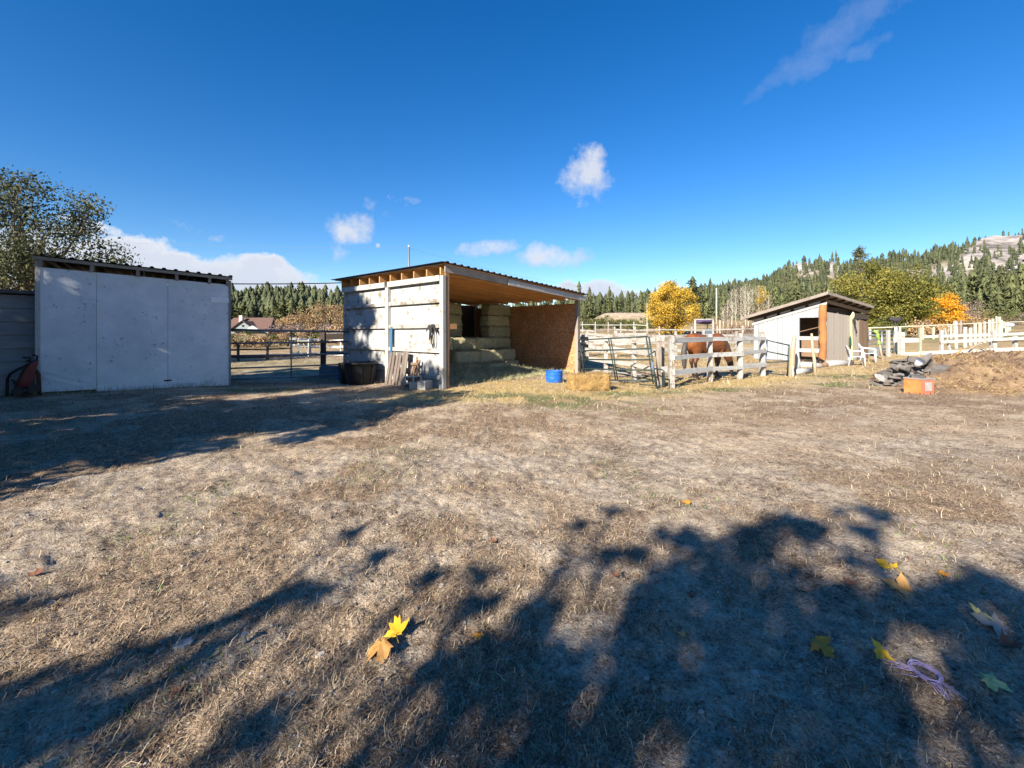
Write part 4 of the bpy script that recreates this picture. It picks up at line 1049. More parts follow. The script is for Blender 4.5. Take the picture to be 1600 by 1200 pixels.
# loose hay heap in front of the stack
def heap(name, fn, a0, a1, b0, b1, M, m, na_=60, nb_=40):
    Aa, Bb = np.meshgrid(np.linspace(a0, a1, na_), np.linspace(b0, b1, nb_), indexing='ij')
    Z = fn(Aa, Bb); P = [M @ Vector((x, y, z)) for x, y, z in zip(Aa.ravel(), Bb.ravel(), Z.ravel())]
    i, j = np.meshgrid(np.arange(na_ - 1), np.arange(nb_ - 1), indexing='ij'); a = i * nb_ + j
    F = np.stack([a, a + nb_, a + nb_ + 1, a + 1], -1).reshape(-1, 4)
    return np.array([tuple(p) for p in P]), F
def hay_h(a, b):
    base = .38 * np.clip((b - .15) / 1.5, 0, 1) ** .9 * np.clip(1.25 - a / 4.9, 0, 1) ** .7
    base = base * (1 - sstep(2.0, 2.6, b) * .2) + (fbm(a * 1.8, b * 1.8, 3, 5) - .5) * .40 * np.clip(base * 4, 0, 1) + (fbm(a * 5, b * 5, 3, 6) - .5) * .22
    return np.where(base > -.2, base - .05, base) + .045
Vh, Fh = heap('loose_hay', hay_h, .1, 5.9, .12, 2.9, HM, HAY)
def stalks(V, F, n, ln, wd, flat=.5):
    rs = rng; f = F[rs.integers(0, len(F), n)]; w4 = rs.random((n, 4)); w4 /= w4.sum(1, keepdims=True)
    p = (V[f] * w4[..., None]).sum(1); d = rs.normal(0, 1, (n, 3)); d[:, 2] = np.abs(d[:, 2]) * flat; d /= np.linalg.norm(d, axis=1, keepdims=True)
    s = np.cross(d, rs.normal(0, 1, (n, 3))); s /= np.linalg.norm(s, axis=1, keepdims=True)
    L = (ln * rs.uniform(.4, 1.3, n))[:, None]; s = s * wd
    P = np.stack([p - s, p + s, p + d * L + s * .4, p + d * L - s * .4], 1).reshape(-1, 3)
    return P, np.arange(4 * n).reshape(-1, 4), rs.random(n)
Vs_, Fs_, Ts_ = stalks(Vh, Fh, 26000, .16, .0032, .7)
ha = np_mesh('loose_hay', np.vstack([Vh, Vs_]), np.vstack([Fh, Fs_ + len(Vh)]), [HAY, HAYB], tint=np.concatenate([np.full(len(Fh), .5), Ts_]), mi=np.concatenate([np.zeros(len(Fh)), np.ones(len(Fs_))]).astype(int))
stuff('loose_hay', ha)

# ---- things by the west wall
def on_wall(b, z, off): return HL(-off, b, z)
# black muck tubs
def tub(name, label, pos, r, h, n=28, m=BLACKPL, handles=True, group=None, sx=1.0):
    t = thing(name, label, 'tub', pos, random.uniform(0, 1), group)
    prof = [(0.0, .02), (r * .78, .0), (r * .80, .02), (r * .86, h * .33), (r * .90, h * .36), (r * .92, h * .62), (r * .96, h * .66), (r * .97, h * .93), (r * 1.06, h * .94), (r * 1.07, h), (r * .98, h), (r * .93, h * .9), (r * .78, .05), (0, .045)]
    part(t, 'body', MB().lathe(prof, n, sx=sx), m, smooth=True)
    for k in range(8):
        a = k * math.pi / 4 + .2; c, s = math.cos(a), math.sin(a)
        mb = MB().beam((c * r * .83, s * r * .83, .02), (c * r * .985, s * r * .985, h * .92), .05, .035, (-s, c, 0)); part(t, 'rib', mb, m)
    return t
p = HL(-.62, 3.15, 0); tub('stock_tub', 'big black rubber tub standing by the white shed wall', (p.x, p.y, hz(p.x, p.y) - .01), .46, .66)
p = HL(-.58, 3.75, 0); tub('stock_tub', 'second black tub tucked behind the big one by the shed corner', (p.x, p.y, hz(p.x, p.y) - .03), .38, .66)
# blue pole
t0 = HL(-.13, 2.36, -.05); t1 = HL(-.085, 2.36, 1.62)
single('blue_post', MB().beam((0, 0, 0), t1 - t0, .10, .05, (1, 0, 0)), mat('faded_blue_paint', (.03, .16, .30), (.04, .11, .20), 5, (1, 6, 1), 'UV', peel=(.2, .2, .18), peel_at=.64), 'faded blue post standing against the white shed wall', 'post', t0)
# pallet of upright slats leaning on the wall
PALW = mat('dark_weathered_slat', (.20, .165, .135), (.11, .085, .07), 4, (1, 14, 1), 'UV', bump=.5, bdist=.005)
pal = thing('pallet', 'weathered pallet of upright slats leaning on the white wall', 'pallet', HL(-.34, 1.42, -.03), HR)
for k in range(6):
    y = .02 + k * .16 + random.uniform(-.015, .015); hgt_ = .92 + random.uniform(-.06, .05)
    part(pal, 'slat', MB().beam((0, y, 0), (.17, y + random.uniform(-.02, .02), hgt_), .12, .02, (1, 0, 0), .004), PALW)
for s in (.12, .5, .86): part(pal, 'stringer', MB().beam((.18 * s + .035, -.02, .93 * s), (.18 * s + .035, .90, .93 * s), .035, .08), PALW)
p2 = thing('pallet', 'small broken frame of dark wood beside the slatted pallet', 'wood frame', HL(-.30, .98, -.02), HR)
for y in (0, .13, .27): part(p2, 'slat', MB().beam((0, y, 0), (.2, y, .72 - .1 * (y > .2)), .06, .03, (1, 0, 0), .005), BROWNWOOD)
for s in (.35, .88): part(p2, 'crosspiece', MB().beam((.18 * s - .03, -.03, .7 * s), (.18 * s - .03, .30, .7 * s), .03, .07), BROWNWOOD)
def block(label, pos, rzz, tilt=0.0, sc_=1.0):
    t = thing('concrete_block', label, 'block', pos, rzz); L, Wd, Hh = .40 * sc_, .20 * sc_, .20 * sc_; w_ = .035 * sc_
    mb = MB()
    for lo, hi in (((-L / 2, -Wd / 2, 0), (L / 2, -Wd / 2 + w_, Hh)), ((-L / 2, Wd / 2 - w_, 0), (L / 2, Wd / 2, Hh))): mb.box(lo, hi, .004)
    for x in (-L / 2 + w_ / 2, 0, L / 2 - w_ / 2): mb.box((x - w_ / 2, -Wd / 2 + w_ + .001, 0.002), (x + w_ / 2, Wd / 2 - w_ - .001, Hh - .002))
    part(t, 'body', mb, CONC, bevel=.006); t.rotation_euler = (tilt, 0, rzz); return t
p = HL(-.50, .82, 0); block('pale concrete block tipped on end below the white wall', (p.x, p.y, .12), R(30), R(62), 1.15)
p = HL(-.42, .33, 0); block('grey concrete block at the foot of the white corner post', (p.x, p.y, .0), R(75), 0, 1.1)
p = HL(-.56, .52, 0); block('cracked concrete block lying before the corner post', (p.x, p.y, -.02), R(20), R(4), .9)
# straps hanging by the corner
st = thing('halter', 'tangle of black straps hanging on the white shed wall', 'halter', HL(-.07, .42, 1.66), HR)
STRAP = mat('black_strap', (.02, .02, .022), (.035, .034, .034), 8, rough=.7)
part(st, 'hook', MB().tube([(.01, 0, .02), (-.06, 0, 0), (-.07, 0, .03)], .008, 6), GALV)
for k in range(7):
    y0 = random.uniform(-.05, .05); pts = []
    ln = random.uniform(.18, .42) if k < 5 else .62
    for i in range(9):
        s = i / 8; pts.append((-.035 - .02 * math.sin(k + s * 4), y0 + (.16 * math.sin(s * math.pi) * (-1) ** k + .04 * math.sin(k)) * (1 if k < 5 else .3) + (.12 if k == 0 else 0) * s, .01 - ln * (1 - abs(2 * s - 1)) if k < 5 else .0 - ln * s))
    mb = MB()
    for q in range(8): mb.beam(pts[q], pts[q + 1], .032, .012, (1, 0, 0))
    part(st, 'strap', mb, STRAP)
for k in range(3): part(st, 'strap', MB().beam((-.04, -.10 + .05 * k, -.01), (-.05, .16 - .03 * k, -.10 - .05 * k), .05, .014, (1, 0, 0)), STRAP)
# blue tub inside the opening, straw bale
bt = thing('feed_tub', 'blue plastic half barrel in the sunlit mouth of the hay shed', 'tub', (*GB(866, 597).xy, hz(*GB(866, 597).xy)), .3)
part(bt, 'body', MB().lathe([(0, .012), (.235, .0), (.24, .02), (.247, .10), (.252, .115), (.247, .13), (.247, .23), (.252, .245), (.247, .26), (.247, .32), (.26, .335), (.24, .338), (.23, .30), (.228, .03), (0, .025)], 28), BLUEPL, smooth=True)
part(bt, 'feed', MB().lathe([(.232, .24), (.1, .27), (0, .27)], 16, wob=.05), DARKWOOD, smooth=True)
SB = bale_mesh('straw_bale', 1.02, .52, .43, STRAWM, STRAWB, 71, 2600)
g = GB(922, 611); single('straw_bale', SB, None, 'golden straw bale lying on the ground by the green gate', 'straw bale', (g.x, g.y + .25, g.z - .02), R(10))
# cable between the sheds
def cable(label, a, b, sag, r, m=BLACKPL, n=14):
    a, b = Vector(a), Vector(b); pts = [a.lerp(b, i / n) - Vector((0, 0, sag * 4 * (i / n) * (1 - i / n))) - a for i in range(n + 1)]
    return single('cable', MB().tube(pts, r, 5), m, label, 'cable', a)
cable('dark cable strung from the plywood shed to the hay shed roof', W(357, 443.5, 13.0), W(546, 441.5, 15.5), .02, .016)

# ------------------------------------------------------------------ white plywood shed
PO = Vector((-11.0, 10.6, 0)); PR = math.atan2(2.3, 2.98)
ps = thing('plywood_shed', 'white plywood shed with a dark slot under its sloping roof', 'shed', PO, PR)
PW, PD = 3.77, 3.2
pz = lambda a: 2.98 - .045 * a
e0 = .02; seams = [.0, .98, 2.38, PW]
for k in range(3):
    a0, a1 = seams[k] + (.003 if k else .01), seams[k + 1] - .004
    part(ps, 'wall_panel', MB().hexa([(a0, -.012, .06 - .10 * (k > 0)), (a1, -.012, .06 - .10 * (k > 0)), (a1, .006, .06 - .10 * (k > 0)), (a0, .006, .06 - .10 * (k > 0)), (a0, -.012, pz(a0)), (a1, -.012, pz(a1)), (a1, .006, pz(a1)), (a0, .006, pz(a0))]), PLYW)
part(ps, 'corner_board', MB().box((-.075, -.03, -.15), (.008, .05, 3.16), .005), GREYWOOD)
part(ps, 'corner_board', MB().box((PW - .015, -.03, -.1), (PW + .04, .05, pz(PW) + .12), .005), OLDWOOD)
part(ps, 'skirt_board', MB().beam((.98, -.035, -.02), (3.0, -.035, .045), .03, .12, jit=.004), PLYW)
PATCHW = mat('clean_white_paint', (.82, .82, .81), (.76, .76, .76), 4, bump=.05, var=0)
part(ps, 'patch_board', MB().box((3.33, -.032, 2.30), (3.76, -.013, 2.44)), PATCHW, label='small clean white patch board')
part(ps, 'brace_board', MB().beam((.02, -.02, .42), (.72, -.02, .12), .012, .05), PLYW, label='scuffed diagonal strip near the foot')
part(ps, 'brace_board', MB().beam((.02, -.02, .58), (.86, -.02, .24), .012, .04), PLYW, label='scuffed diagonal strip above the other')
part(ps, 'top_plate', MB().hexa([(0, .01, pz(0) - .12), (PW, .01, pz(PW) - .12), (PW, .06, pz(PW) - .12), (0, .06, pz(0) - .12), (0, .01, pz(0)), (PW, .01, pz(PW)), (PW, .06, pz(PW)), (0, .06, pz(0))]), OLDWOOD)
zr = lambda a: pz(a) + .205 - .01 * a
for a in (.02, .90, 1.77, 2.57, 3.30, 3.72):
    part(ps, 'rafter', MB().hexa([(a - .035, -.10, zr(a) - .20), (a + .035, -.10, zr(a) - .20), (a + .035, PD, zr(a) - .20), (a - .035, PD, zr(a) - .20), (a - .035, -.10, zr(a)), (a + .035, -.10, zr(a)), (a + .035, PD, zr(a)), (a - .035, PD, zr(a))], jit=.004), OLDWOOD)
part(ps, 'fascia_board', MB().hexa([(-.1, -.14, zr(-.1) - .045), (PW + .06, -.14, zr(PW) - .045), (PW + .06, -.102, zr(PW) - .045), (-.1, -.102, zr(-.1) - .045), (-.1, -.14, zr(-.1) + .035), (PW + .06, -.14, zr(PW) + .03), (PW + .06, -.102, zr(PW) + .03), (-.1, -.102, zr(-.1) + .035)], jit=.004), OLDWOOD)
for k in range(4):
    a0 = -.12 + k * .99; part(ps, 'roof_sheet', corrugated(a0, a0 + .988, -.2, PD + .2, zr, dz=.05), ROOFM)
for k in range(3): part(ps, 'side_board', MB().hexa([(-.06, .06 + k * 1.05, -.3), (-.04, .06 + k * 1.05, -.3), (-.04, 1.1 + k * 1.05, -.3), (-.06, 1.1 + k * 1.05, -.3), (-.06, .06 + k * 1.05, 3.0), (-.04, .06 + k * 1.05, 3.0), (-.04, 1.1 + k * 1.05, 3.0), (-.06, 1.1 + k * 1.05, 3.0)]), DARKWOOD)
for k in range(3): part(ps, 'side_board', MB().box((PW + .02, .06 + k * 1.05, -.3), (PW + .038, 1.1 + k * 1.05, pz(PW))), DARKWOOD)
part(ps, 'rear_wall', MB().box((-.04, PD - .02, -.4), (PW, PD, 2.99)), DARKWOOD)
part(ps, 'vent_flap', MB().box((2.30, -.022, .17), (2.46, -.013, .21)), DARKWOOD)

# ------------------------------------------------------------------ grey siding shed at the edge
SO = Vector((-10.75, 11.15, 0)); SR = PR + math.pi
gs = thing('siding_shed', 'low grey shed with horizontal siding beside the plywood shed', 'shed', SO, SR)
SID = mat('grey_siding', (.30, .30, .29), (.22, .22, .215), 3, (1, 8, 1), 'UV', bump=.25, bdist=.003, stain=(.18, .18, .17), stain_at=.55)
for k in range(8):
    z0 = -.15 + k * .31
    part(gs, 'siding_board', MB().hexa([(0, .0, z0), (5.4, .0, z0), (5.4, .045, z0), (0, .045, z0), (0, .0, z0 + .306), (5.4, .0, z0 + .306), (5.4, .02, z0 + .306), (0, .02, z0 + .306)]), SID)
part(gs, 'roof', MB().box((-.2, -3, 2.36), (5.6, .16, 2.43)), ROOFM)
part(gs, 'corner_board', MB().box((-.07, .0, -.2), (-.005, .05, 2.35)), SID)
part(gs, 'side_wall', MB().box((-.05, -3, -.2), (-.03, -.02, 2.35)), SID)
part(gs, 'rear_wall', MB().box((-.03, -3, -.2), (5.4, -2.97, 2.35)), SID)
# ------------------------------------------------------------------ metal gate between the sheds
def pipe(parent, name, pts, r, m, n=7, label=None):
    return part(parent, name, MB().tube(pts, r, n), m, smooth=True, label=label)
g0, g1 = W(360, 592, 13.15), W(545, 585, 15.2)
gate = thing('farm_gate', 'long grey tubular gate closing the gap between the two white sheds', 'gate', (g0.x, g0.y, 0), 0)
def gp(px, py):
    t = (px - 360) / 185; d = 13.15 / (1 - t * (1 - 13.15 / 15.2)); q = W(px, py, d); return q - Vector((g0.x, g0.y, 0))
def tl(l0, l1, px): return l0 + (l1 - l0) * (px - 360) / 185
RAILS = ((515, 518.5, .026), (536.5, 533.5, .02), (556, 552.5, .023), (575.5, 569, .019), (593, 584.5, .02))
for l0, l1, r in RAILS: pipe(gate, 'rail', [gp(358, tl(l0, l1, 358)), gp(455, (l0 + l1) / 2 + .3), gp(545.5, l1)], r * 1.25, GATEM)
for px in (359.5, 455, 545.5): pipe(gate, 'upright', [gp(px, tl(515, 518.5, px)), gp(px + (1.5 if px > 500 else 0), tl(593, 584.5, px))], .026 if px != 455 else .022, GALV)
gpost = thing('fence_post', 'weathered post by the hay shed corner with white insulators', 'post', W(548.5, 594, 15.3), 0)
h0 = W(548.5, 594, 15.3)
part(gpost, 'post', MB().box((-.06, -.06, -.3), (.06, .06, 1.45), .006), OLDWOOD)
for py in (535, 546, 557, 566): part(gpost, 'insulator', MB().box((-.10, -.10, W(548, py, 15.3).z - h0.z), (-.02, -.062, W(548, py, 15.3).z - h0.z + .07)), mat('white_plastic', (.8, .8, .8), (.7, .7, .7), 4, bump=0) if py == 535 else bpy.data.materials['white_plastic'])

# ---- generic fence: posts at points, rails as height fractions
def fence(name, label, pts, rails, m_post, m_rail, ph=1.35, pw=.13, rw=.035, rh=.14, group=None, rjit=.02, side=-1, post_r=None, skip=()):
    o = Vector((pts[0].x, pts[0].y, hz(pts[0].x, pts[0].y))); t = thing(name, label, 'fence', o, 0, group)
    Q = []
    for i, p in enumerate(pts):
        q = Vector((p.x, p.y, hz(p.x, p.y))) - o; Q.append(q)
        h = ph * random.uniform(.96, 1.04); lean = Vector((random.uniform(-.03, .03), random.uniform(-.03, .03), h))
        mb = MB()
        if post_r: mb.tube([q - Vector((0, 0, .2)), q + lean * .5, q + lean], [post_r, post_r, post_r * .9], 7)
        else: mb.beam(q - Vector((0, 0, .2)), q + lean, pw, pw, (0, 1, 0), .006)
        part(t, 'post', mb, m_post)
    for i in range(len(Q) - 1):
        if i in skip: continue
        d = (Q[i + 1] - Q[i]); d.z = 0; d.normalize(); nrm = Vector((d.y, -d.x, 0)) * side * -1
        off = nrm * (pw / 2 + rw / 2 + .002) if not post_r else nrm * (post_r + rw / 2)
        for z in rails:
            j = lambda: Vector((0, 0, z + random.uniform(-rjit, rjit)))
            part(t, 'rail', MB().beam(Q[i] + j() + off - d * .06, Q[i + 1] + j() + off + d * .04, rw, rh * random.uniform(.85, 1.1), (0, 0, 1), .008), m_rail)
    return t
random.seed(91)
# horse paddock front
pf = [Vector(v) for v in ((4.22, 12.0, 0), (5.87, 13.5, 0), (7.08, 14.15, 0), (8.32, 15.1, 0))]
fence('paddock_fence', 'white three rail fence along the near side of the horse paddock', pf, (.40, .82, 1.27), WHITEW, mat('bluish_white_rail', (.50, .50, .48), (.34, .34, .32), 5, (1, 7, 1), 'UV', peel=(.24, .19, .145), peel_at=.545, peel_scale=4, bump=.4, bdist=.006), 1.42, .125, .04, .125)
pcorner = thing('fence_post', 'weathered post paired behind the white corner post of the paddock', 'post', (4.06, 12.1, 0), R(20))
part(pcorner, 'post', MB().box((-.17, .02, -.2), (-.085, .12, 1.2), .01), OLDWOOD)
part(pcorner, 'block', MB().box((-.16, -.11, .42), (.0, -.064, .56), .006), GREYWOOD)
# fence leading back behind the green gate
random.seed(92)
pb = [Vector((4.08, 12.42, 0)), Vector((3.75, 14.0, 0)), Vector((3.3, 16.0, 0)), Vector((2.75, 17.6, 0))]
fence('paddock_fence', 'white rail fence running back from the corner post behind the green gate', pb, (.48, .90, 1.25), WHITEW, WHITE, 1.38, .12, .035, .14, side=1, rjit=.06)
random.seed(93)
pb2 = [at(px, d) for px, d in ((880, 24), (918, 23.5), (962, 23.5), (1008, 23.5), (1056, 24), (1100, 24.5), (1150, 25), (1200, 26))]
fence('paddock_fence', 'far white rail fence across the paddock behind the horse', pb2, (.30, .72, 1.12), WHITEW, WHITEW, 1.3, .11, .035, .13, rjit=.07)
random.seed(94)
pb3 = [at(px, d) for px, d in ((900, 37), (930, 37), (960, 37.5), (992, 38), (1030, 38.5), (1080, 39), (1120, 39.5), (1160, 40), (1200, 41))]
fence('field_fence', 'thin pale fence beyond the paddock, below the golden tree', pb3, (.5, 1.05), WHITEW, WHITEW, 1.35, .1, .03, .11, rjit=.05)
random.seed(95)
pb4 = [at(px, d) for px, d in ((890, 66), (910, 66), (930, 65), (950, 65), (970, 64), (990, 64), (1012, 63))]
fence('pasture_fence', 'spindly post fence at the edge of the olive hedge', pb4, (1.1,), GREYWOOD, GREYWOOD, 1.5, .1, .03, .08)
# loose plank and rail stack lying behind the green gate
for k, (a, b, d0, d1, lab) in enumerate(((((926, 572), (1000, 578)), 0, 14.6, 15.4, 'long grey plank lying behind the green gate'), (((940, 590), (1010, 588)), 0, 13.2, 13.6, 'dark plank lying under the green gate'))):
    p, q = W(*a[0], d0), W(*a[1], d1); p.z = hz(p.x, p.y) + .06 + .22 * (1 - k); q.z = hz(q.x, q.y) + .05
    single('plank', MB().beam((0, 0, 0), q - p, .16, .04, jit=.006), (GREYWOOD, OLDWOOD)[k], lab, 'plank', p)

# ---- sagging dark green gate
o = W(908, 590, 13.4); o.z = 0
gg = thing('farm_gate', 'dark green tubular gate sagging beside the straw bale', 'gate', o)
def g2(px, py):
    t = (px - 905) / 120; d = 13.4 / (1 + t * (13.4 / 11.75 - 1)); return W(px, py, d) - o
for (x0, y0, x1, y1, r) in ((905, 531, 1012, 525.5, .019), (911, 548, 1016, 544.5, .021), (912, 561.5, 1019, 562, .021), (914, 576, 1022, 578.5, .021), (918, 592.5, 1026, 595.5, .021)):
    pipe(gg, 'rail', [g2(x0, y0), g2((x0 + x1) / 2, (y0 + y1) / 2 + .4), g2(x1, y1)], r, DARKPIPE)
for (x0, y0, x1, y1, r) in ((951, 530, 962, 594, .018), (954.5, 530, 965, 593, .018), (1009.5, 525, 1021, 600, .019), (1014, 526, 1026.5, 610, .022), (905, 531, 914, 588, .022)):
    pipe(gg, 'upright', [g2(x0, y0), g2(x1, y1)], r, DARKPIPE)
pipe(gg, 'latch_bar', [g2(1022, 576), g2(1034, 577.5), g2(1037.5, 580), g2(1039, 605)], .02, DARKPIPE)
pipe(gg, 'foot_bar', [g2(1000, 601), g2(1038, 603)], .014, DARKPIPE)
pipe(gg, 'strap', [g2(1020, 566), g2(1021.5, 583)], .026, mat('blue_strap', (.12, .17, .26), (.08, .11, .2), 6, bump=.2), label='faded blue tie round the gate end')
o2 = W(906, 590, 14.2); o2.z = 0
g3 = thing('farm_gate', 'black steel gate end standing behind the hay shed post', 'gate', o2)
for (x0, y0, x1, y1) in ((904.5, 533, 908, 590), (909, 534, 913, 588)): pipe(g3, 'upright', [W(x0, y0, 14.2) - o2, W(x1, y1, 14.2) - o2], .03, BLACKPL)
for y in (536, 549, 562, 577): pipe(g3, 'rail', [W(904, y, 14.2) - o2, W(915, y, 14.0) - o2], .022, BLACKPL)

# ---- small tubular gate in the paddock fence
o = W(1196, 588, 15.2); o.z = 0
g4 = thing('farm_gate', 'small dark tubular gate ajar between two weathered posts', 'gate', o)
def g5(px, py): return W(px, py, 15.2 - .2 * (px - 1197) / 40) - o
pipe(g4, 'rail', [g5(1198, 531.5), g5(1233, 539.5)], .022, DARKPIPE); pipe(g4, 'rail', [g5(1198, 549), g5(1233, 556)], .022, DARKPIPE)
pipe(g4, 'rail', [g5(1197, 566), g5(1232, 565)], .02, DARKPIPE); pipe(g4, 'rail', [g5(1196.5, 583), g5(1229, 586)], .018, DARKPIPE)
pipe(g4, 'upright', [g5(1198.5, 530), g5(1195.5, 587)], .025, GALV); pipe(g4, 'upright', [g5(1233, 538), g5(1230, 587)], .022, DARKPIPE)
def logpost(label, p0, p1, d, r, m=OLDWOOD, point=False):
    a, b = W(*p0, d), W(*p1, d); L = b - a
    rs = [r, r * 1.08, r * .95, r * .8, r * (.15 if point else .7)]
    pts = [Vector((0, 0, -.2)), L * .3 + Vector((.012, 0, 0)), L * .62 - Vector((.015, 0, 0)), L * .88, L]
    return single('fence_post', MB().tube(pts, rs, 9), m, label, 'post', a, smooth=True)
GOLDWOOD = mat('golden_weathered_log', (.42, .31, .17), (.25, .18, .10), 5, (1, 1, .2), 'Object', bump=.5, bdist=.008, stain=(.33, .31, .27), stain_at=.5)
logpost('thick golden log post with a pointed top', (1235, 588), (1241.5, 522), 15.1, .085, GOLDWOOD, True)
logpost('stubby pale post behind the pointed log post', (1246, 570), (1245, 548), 16.2, .085, GREYWOOD)
logpost('thin crooked pole leaning in front of the shed opening', (1274, 582.5), (1268, 521), 16.4, .05, mat('tan_pole', (.48, .36, .24), (.34, .25, .17), 6, bump=.3))
logpost('short white stake at the foot of the pointed log post', (1238.5, 588), (1239.5, 572), 14.9, .035, WHITEW)
def log(label, p, q, r, m=OLDWOOD, name='log'):
    p, q = Vector(p), Vector(q)
    return single(name, MB().tube([(0, 0, 0), (q - p) * .5 + Vector((0, 0, .01)), q - p], [r, r * 1.05, r * .95], 10), m, label, 'log', p, smooth=True)
def onG(px, py, r, d=None):
    g = GB(px, py); return Vector((g.x, g.y, g.z + r * .8))
log('grey log lying under the shed opening', onG(1240, 574, .12), onG(1282, 575, .11), .12, GREYWOOD)
log('pale log lying at the foot of the leaning pole', onG(1242, 585, .10), onG(1266, 583, .10), .10, GREYWOOD)
log('weathered log lying along the front of the small white shed', onG(1291, 572.5, .13), onG(1330, 571, .13), .13, GREYWOOD)
log('short log end-on beside the orange corner log', onG(1283, 571, .12), onG(1290, 573.5, .12), .12, BROWNWOOD)
single('mudguard', MB().tube([(-.25, 0, 0), (-.2, 0, .22), (0, 0, .34), (.2, 0, .25), (.3, 0, .05)], .05, 6), BLACKPL, 'curved black scrap half buried by the orange corner log', 'scrap', GB(1281, 573.5) + Vector((0, 0, -.02)), R(20))

# ------------------------------------------------------------------ small white shed (board walls, orange corner log)
SO3 = Vector((13.6, 19.8, hz(13.6, 19.8))); SR3 = R(35.8)
s3 = thing('board_shed', 'small white board shed with an orange corner log and dark doorway', 'shed', SO3, SR3)
ez = lambda a, b: 2.98 - .27 * b - .075 * a        # underside of the roof
BOARDW = mat('whitewashed_board', (.37, .39, .40), (.29, .305, .32), 4, (1, 8, 1), 'UV', bump=.2, bdist=.003, stain=(.26, .27, .275), stain_at=.56, var=.3)
TAN = mat('tan_painted_board', (.44, .39, .32), (.37, .32, .26), 4, (1, 9, 1), 'UV', bump=.2, bdist=.003, var=.1)
b = 1.06; n_b = 9; wd = (3.03 - 1.06) / n_b
for k in range(n_b):
    b0, b1 = 1.06 + k * wd + .008, 1.06 + (k + 1) * wd - .008
    part(s3, 'wall_board', MB().hexa([(-.012, b0, .12), (.012, b0, .12), (.012, b1, .12), (-.012, b1, .12), (-.012, b0, ez(0, b0) - .38), (.012, b0, ez(0, b0) - .38), (.012, b1, ez(0, b1) - .38), (-.012, b1, ez(0, b1) - .38)]), BOARDW)
for k in range(5):
    b0, b1 = .17 + k * .178 + .004, .17 + (k + 1) * .178 - .004
    part(s3, 'wall_board', MB().hexa([(-.012, b0, 2.06), (.012, b0, 2.06), (.012, b1, 2.06), (-.012, b1, 2.06), (-.012, b0, ez(0, b0) - .38), (.012, b0, ez(0, b0) - .38), (.012, b1, ez(0, b1) - .38), (-.012, b1, ez(0, b1) - .38)]), BOARDW)
part(s3, 'top_rail', MB().hexa([(-.05, -.1, ez(0, -.1) - .40), (-.0135, -.1, ez(0, -.1) - .40), (-.0135, 3.1, ez(0, 3.1) - .40), (-.05, 3.1, ez(0, 3.1) - .40), (-.05, -.1, ez(0, -.1) - .29), (-.0135, -.1, ez(0, -.1) - .29), (-.0135, 3.1, ez(0, 3.1) - .29), (-.05, 3.1, ez(0, 3.1) - .29)]), GREYWOOD)
for k in range(5):
    b0 = .16 + k * .6; b1 = b0 + .46
    part(s3, 'frieze_board', MB().hexa([(-.01, b0, ez(0, b0) - .25), (.01, b0, ez(0, b0) - .25), (.01, b1, ez(0, b1) - .25), (-.01, b1, ez(0, b1) - .25), (-.01, b0, ez(0, b0) - .16), (.01, b0, ez(0, b0) - .16), (.01, b1, ez(0, b1) - .16), (-.01, b1, ez(0, b1) - .16)]), BOARDW)
part(s3, 'door_jamb', MB().box((-.03, 1.0, .05), (.05, 1.055, 2.05)), BOARDW)
for z in (.52, 1.06): part(s3, 'door_rail', MB().box((-.05, .12, z), (-.015, 1.15, z + .16), .01), GREYWOOD)
ORANGELOG = mat('orange_peeled_log', (.40, .17, .055), (.25, .10, .035), 5, (1, 1, .3), 'Object', bump=.6, bdist=.02, stain=(.16, .08, .04), stain_at=.56)
mb = MB(); pts, rs = [], []
for k in range(12): pts.append((-.03 + random.uniform(-.025, .025), .05 + random.uniform(-.03, .03), -.1 + k * .245)); rs.append(.145 * random.uniform(.82, 1.15))
part(s3, 'corner_log', mb.tube(pts, rs, 10), ORANGELOG, smooth=True)
part(s3, 'sill_log', MB().tube([(-.02, .1, .0), (-.02, 3.0, -.02)], .10, 8), OLDWOOD, smooth=True)
part(s3, 'floor', MB().box((.02, .02, .0), (5.2, 3.0, .10)), DARKWOOD)
part(s3, 'inner_wall', MB().box((1.7, .06, .1), (1.74, 3.0, 2.3)), BROWNWOOD); part(s3, 'rear_wall', MB().box((.02, 3.0, -.1), (5.2, 3.03, ez(0, 3) - .2)), BROWNWOOD)
# face with the tan doors
for k in range(8):
    a0, a1 = .14 + k * .335 + .004, .14 + (k + 1) * .335 - .004
    zt = 2.30 - .04 * a0
    part(s3, 'door_board', MB().hexa([(a0, -.03, .08), (a1, -.03, .08), (a1, -.005, .08), (a0, -.005, .08), (a0, -.03, zt), (a1, -.03, zt - .015), (a1, -.005, zt - .015), (a0, -.005, zt)]), TAN)
for k in range(4):
    a0, a1 = 2.86 + k * .285 + .004, 2.86 + (k + 1) * .285 - .004
    part(s3, 'door_board', MB().box((a0, -.03, .08), (a1, -.005, 2.12 - .05 * k)), TAN)
for k in range(4):
    a0, a1 = 4.02 + k * .31 + .004, 4.02 + (k + 1) * .31 - .004
    part(s3, 'wall_board', MB().box((a0, -.035, .02), (a1, -.004, 2.02 - .03 * k)), BROWNWOOD)
for k, (z, m) in enumerate(((ez(0, 0) - .30, BROWNWOOD),)):
    part(s3, 'lintel_board', MB().hexa([(.1, -.05, z), (5.3, -.05, z - .36), (5.3, -.005, z - .36), (.1, -.005, z), (.1, -.05, z + .15), (5.3, -.05, z - .21), (5.3, -.005, z - .21), (.1, -.005, z + .15)]), m)
part(s3, 'dark_board', MB().box((3.3, -.04, 2.05), (5.25, -.004, 2.32)), DARKWOOD)
part(s3, 'inner_panel', MB().box((.1, .25, .1), (5.2, .28, 2.55)), DARKWOOD)
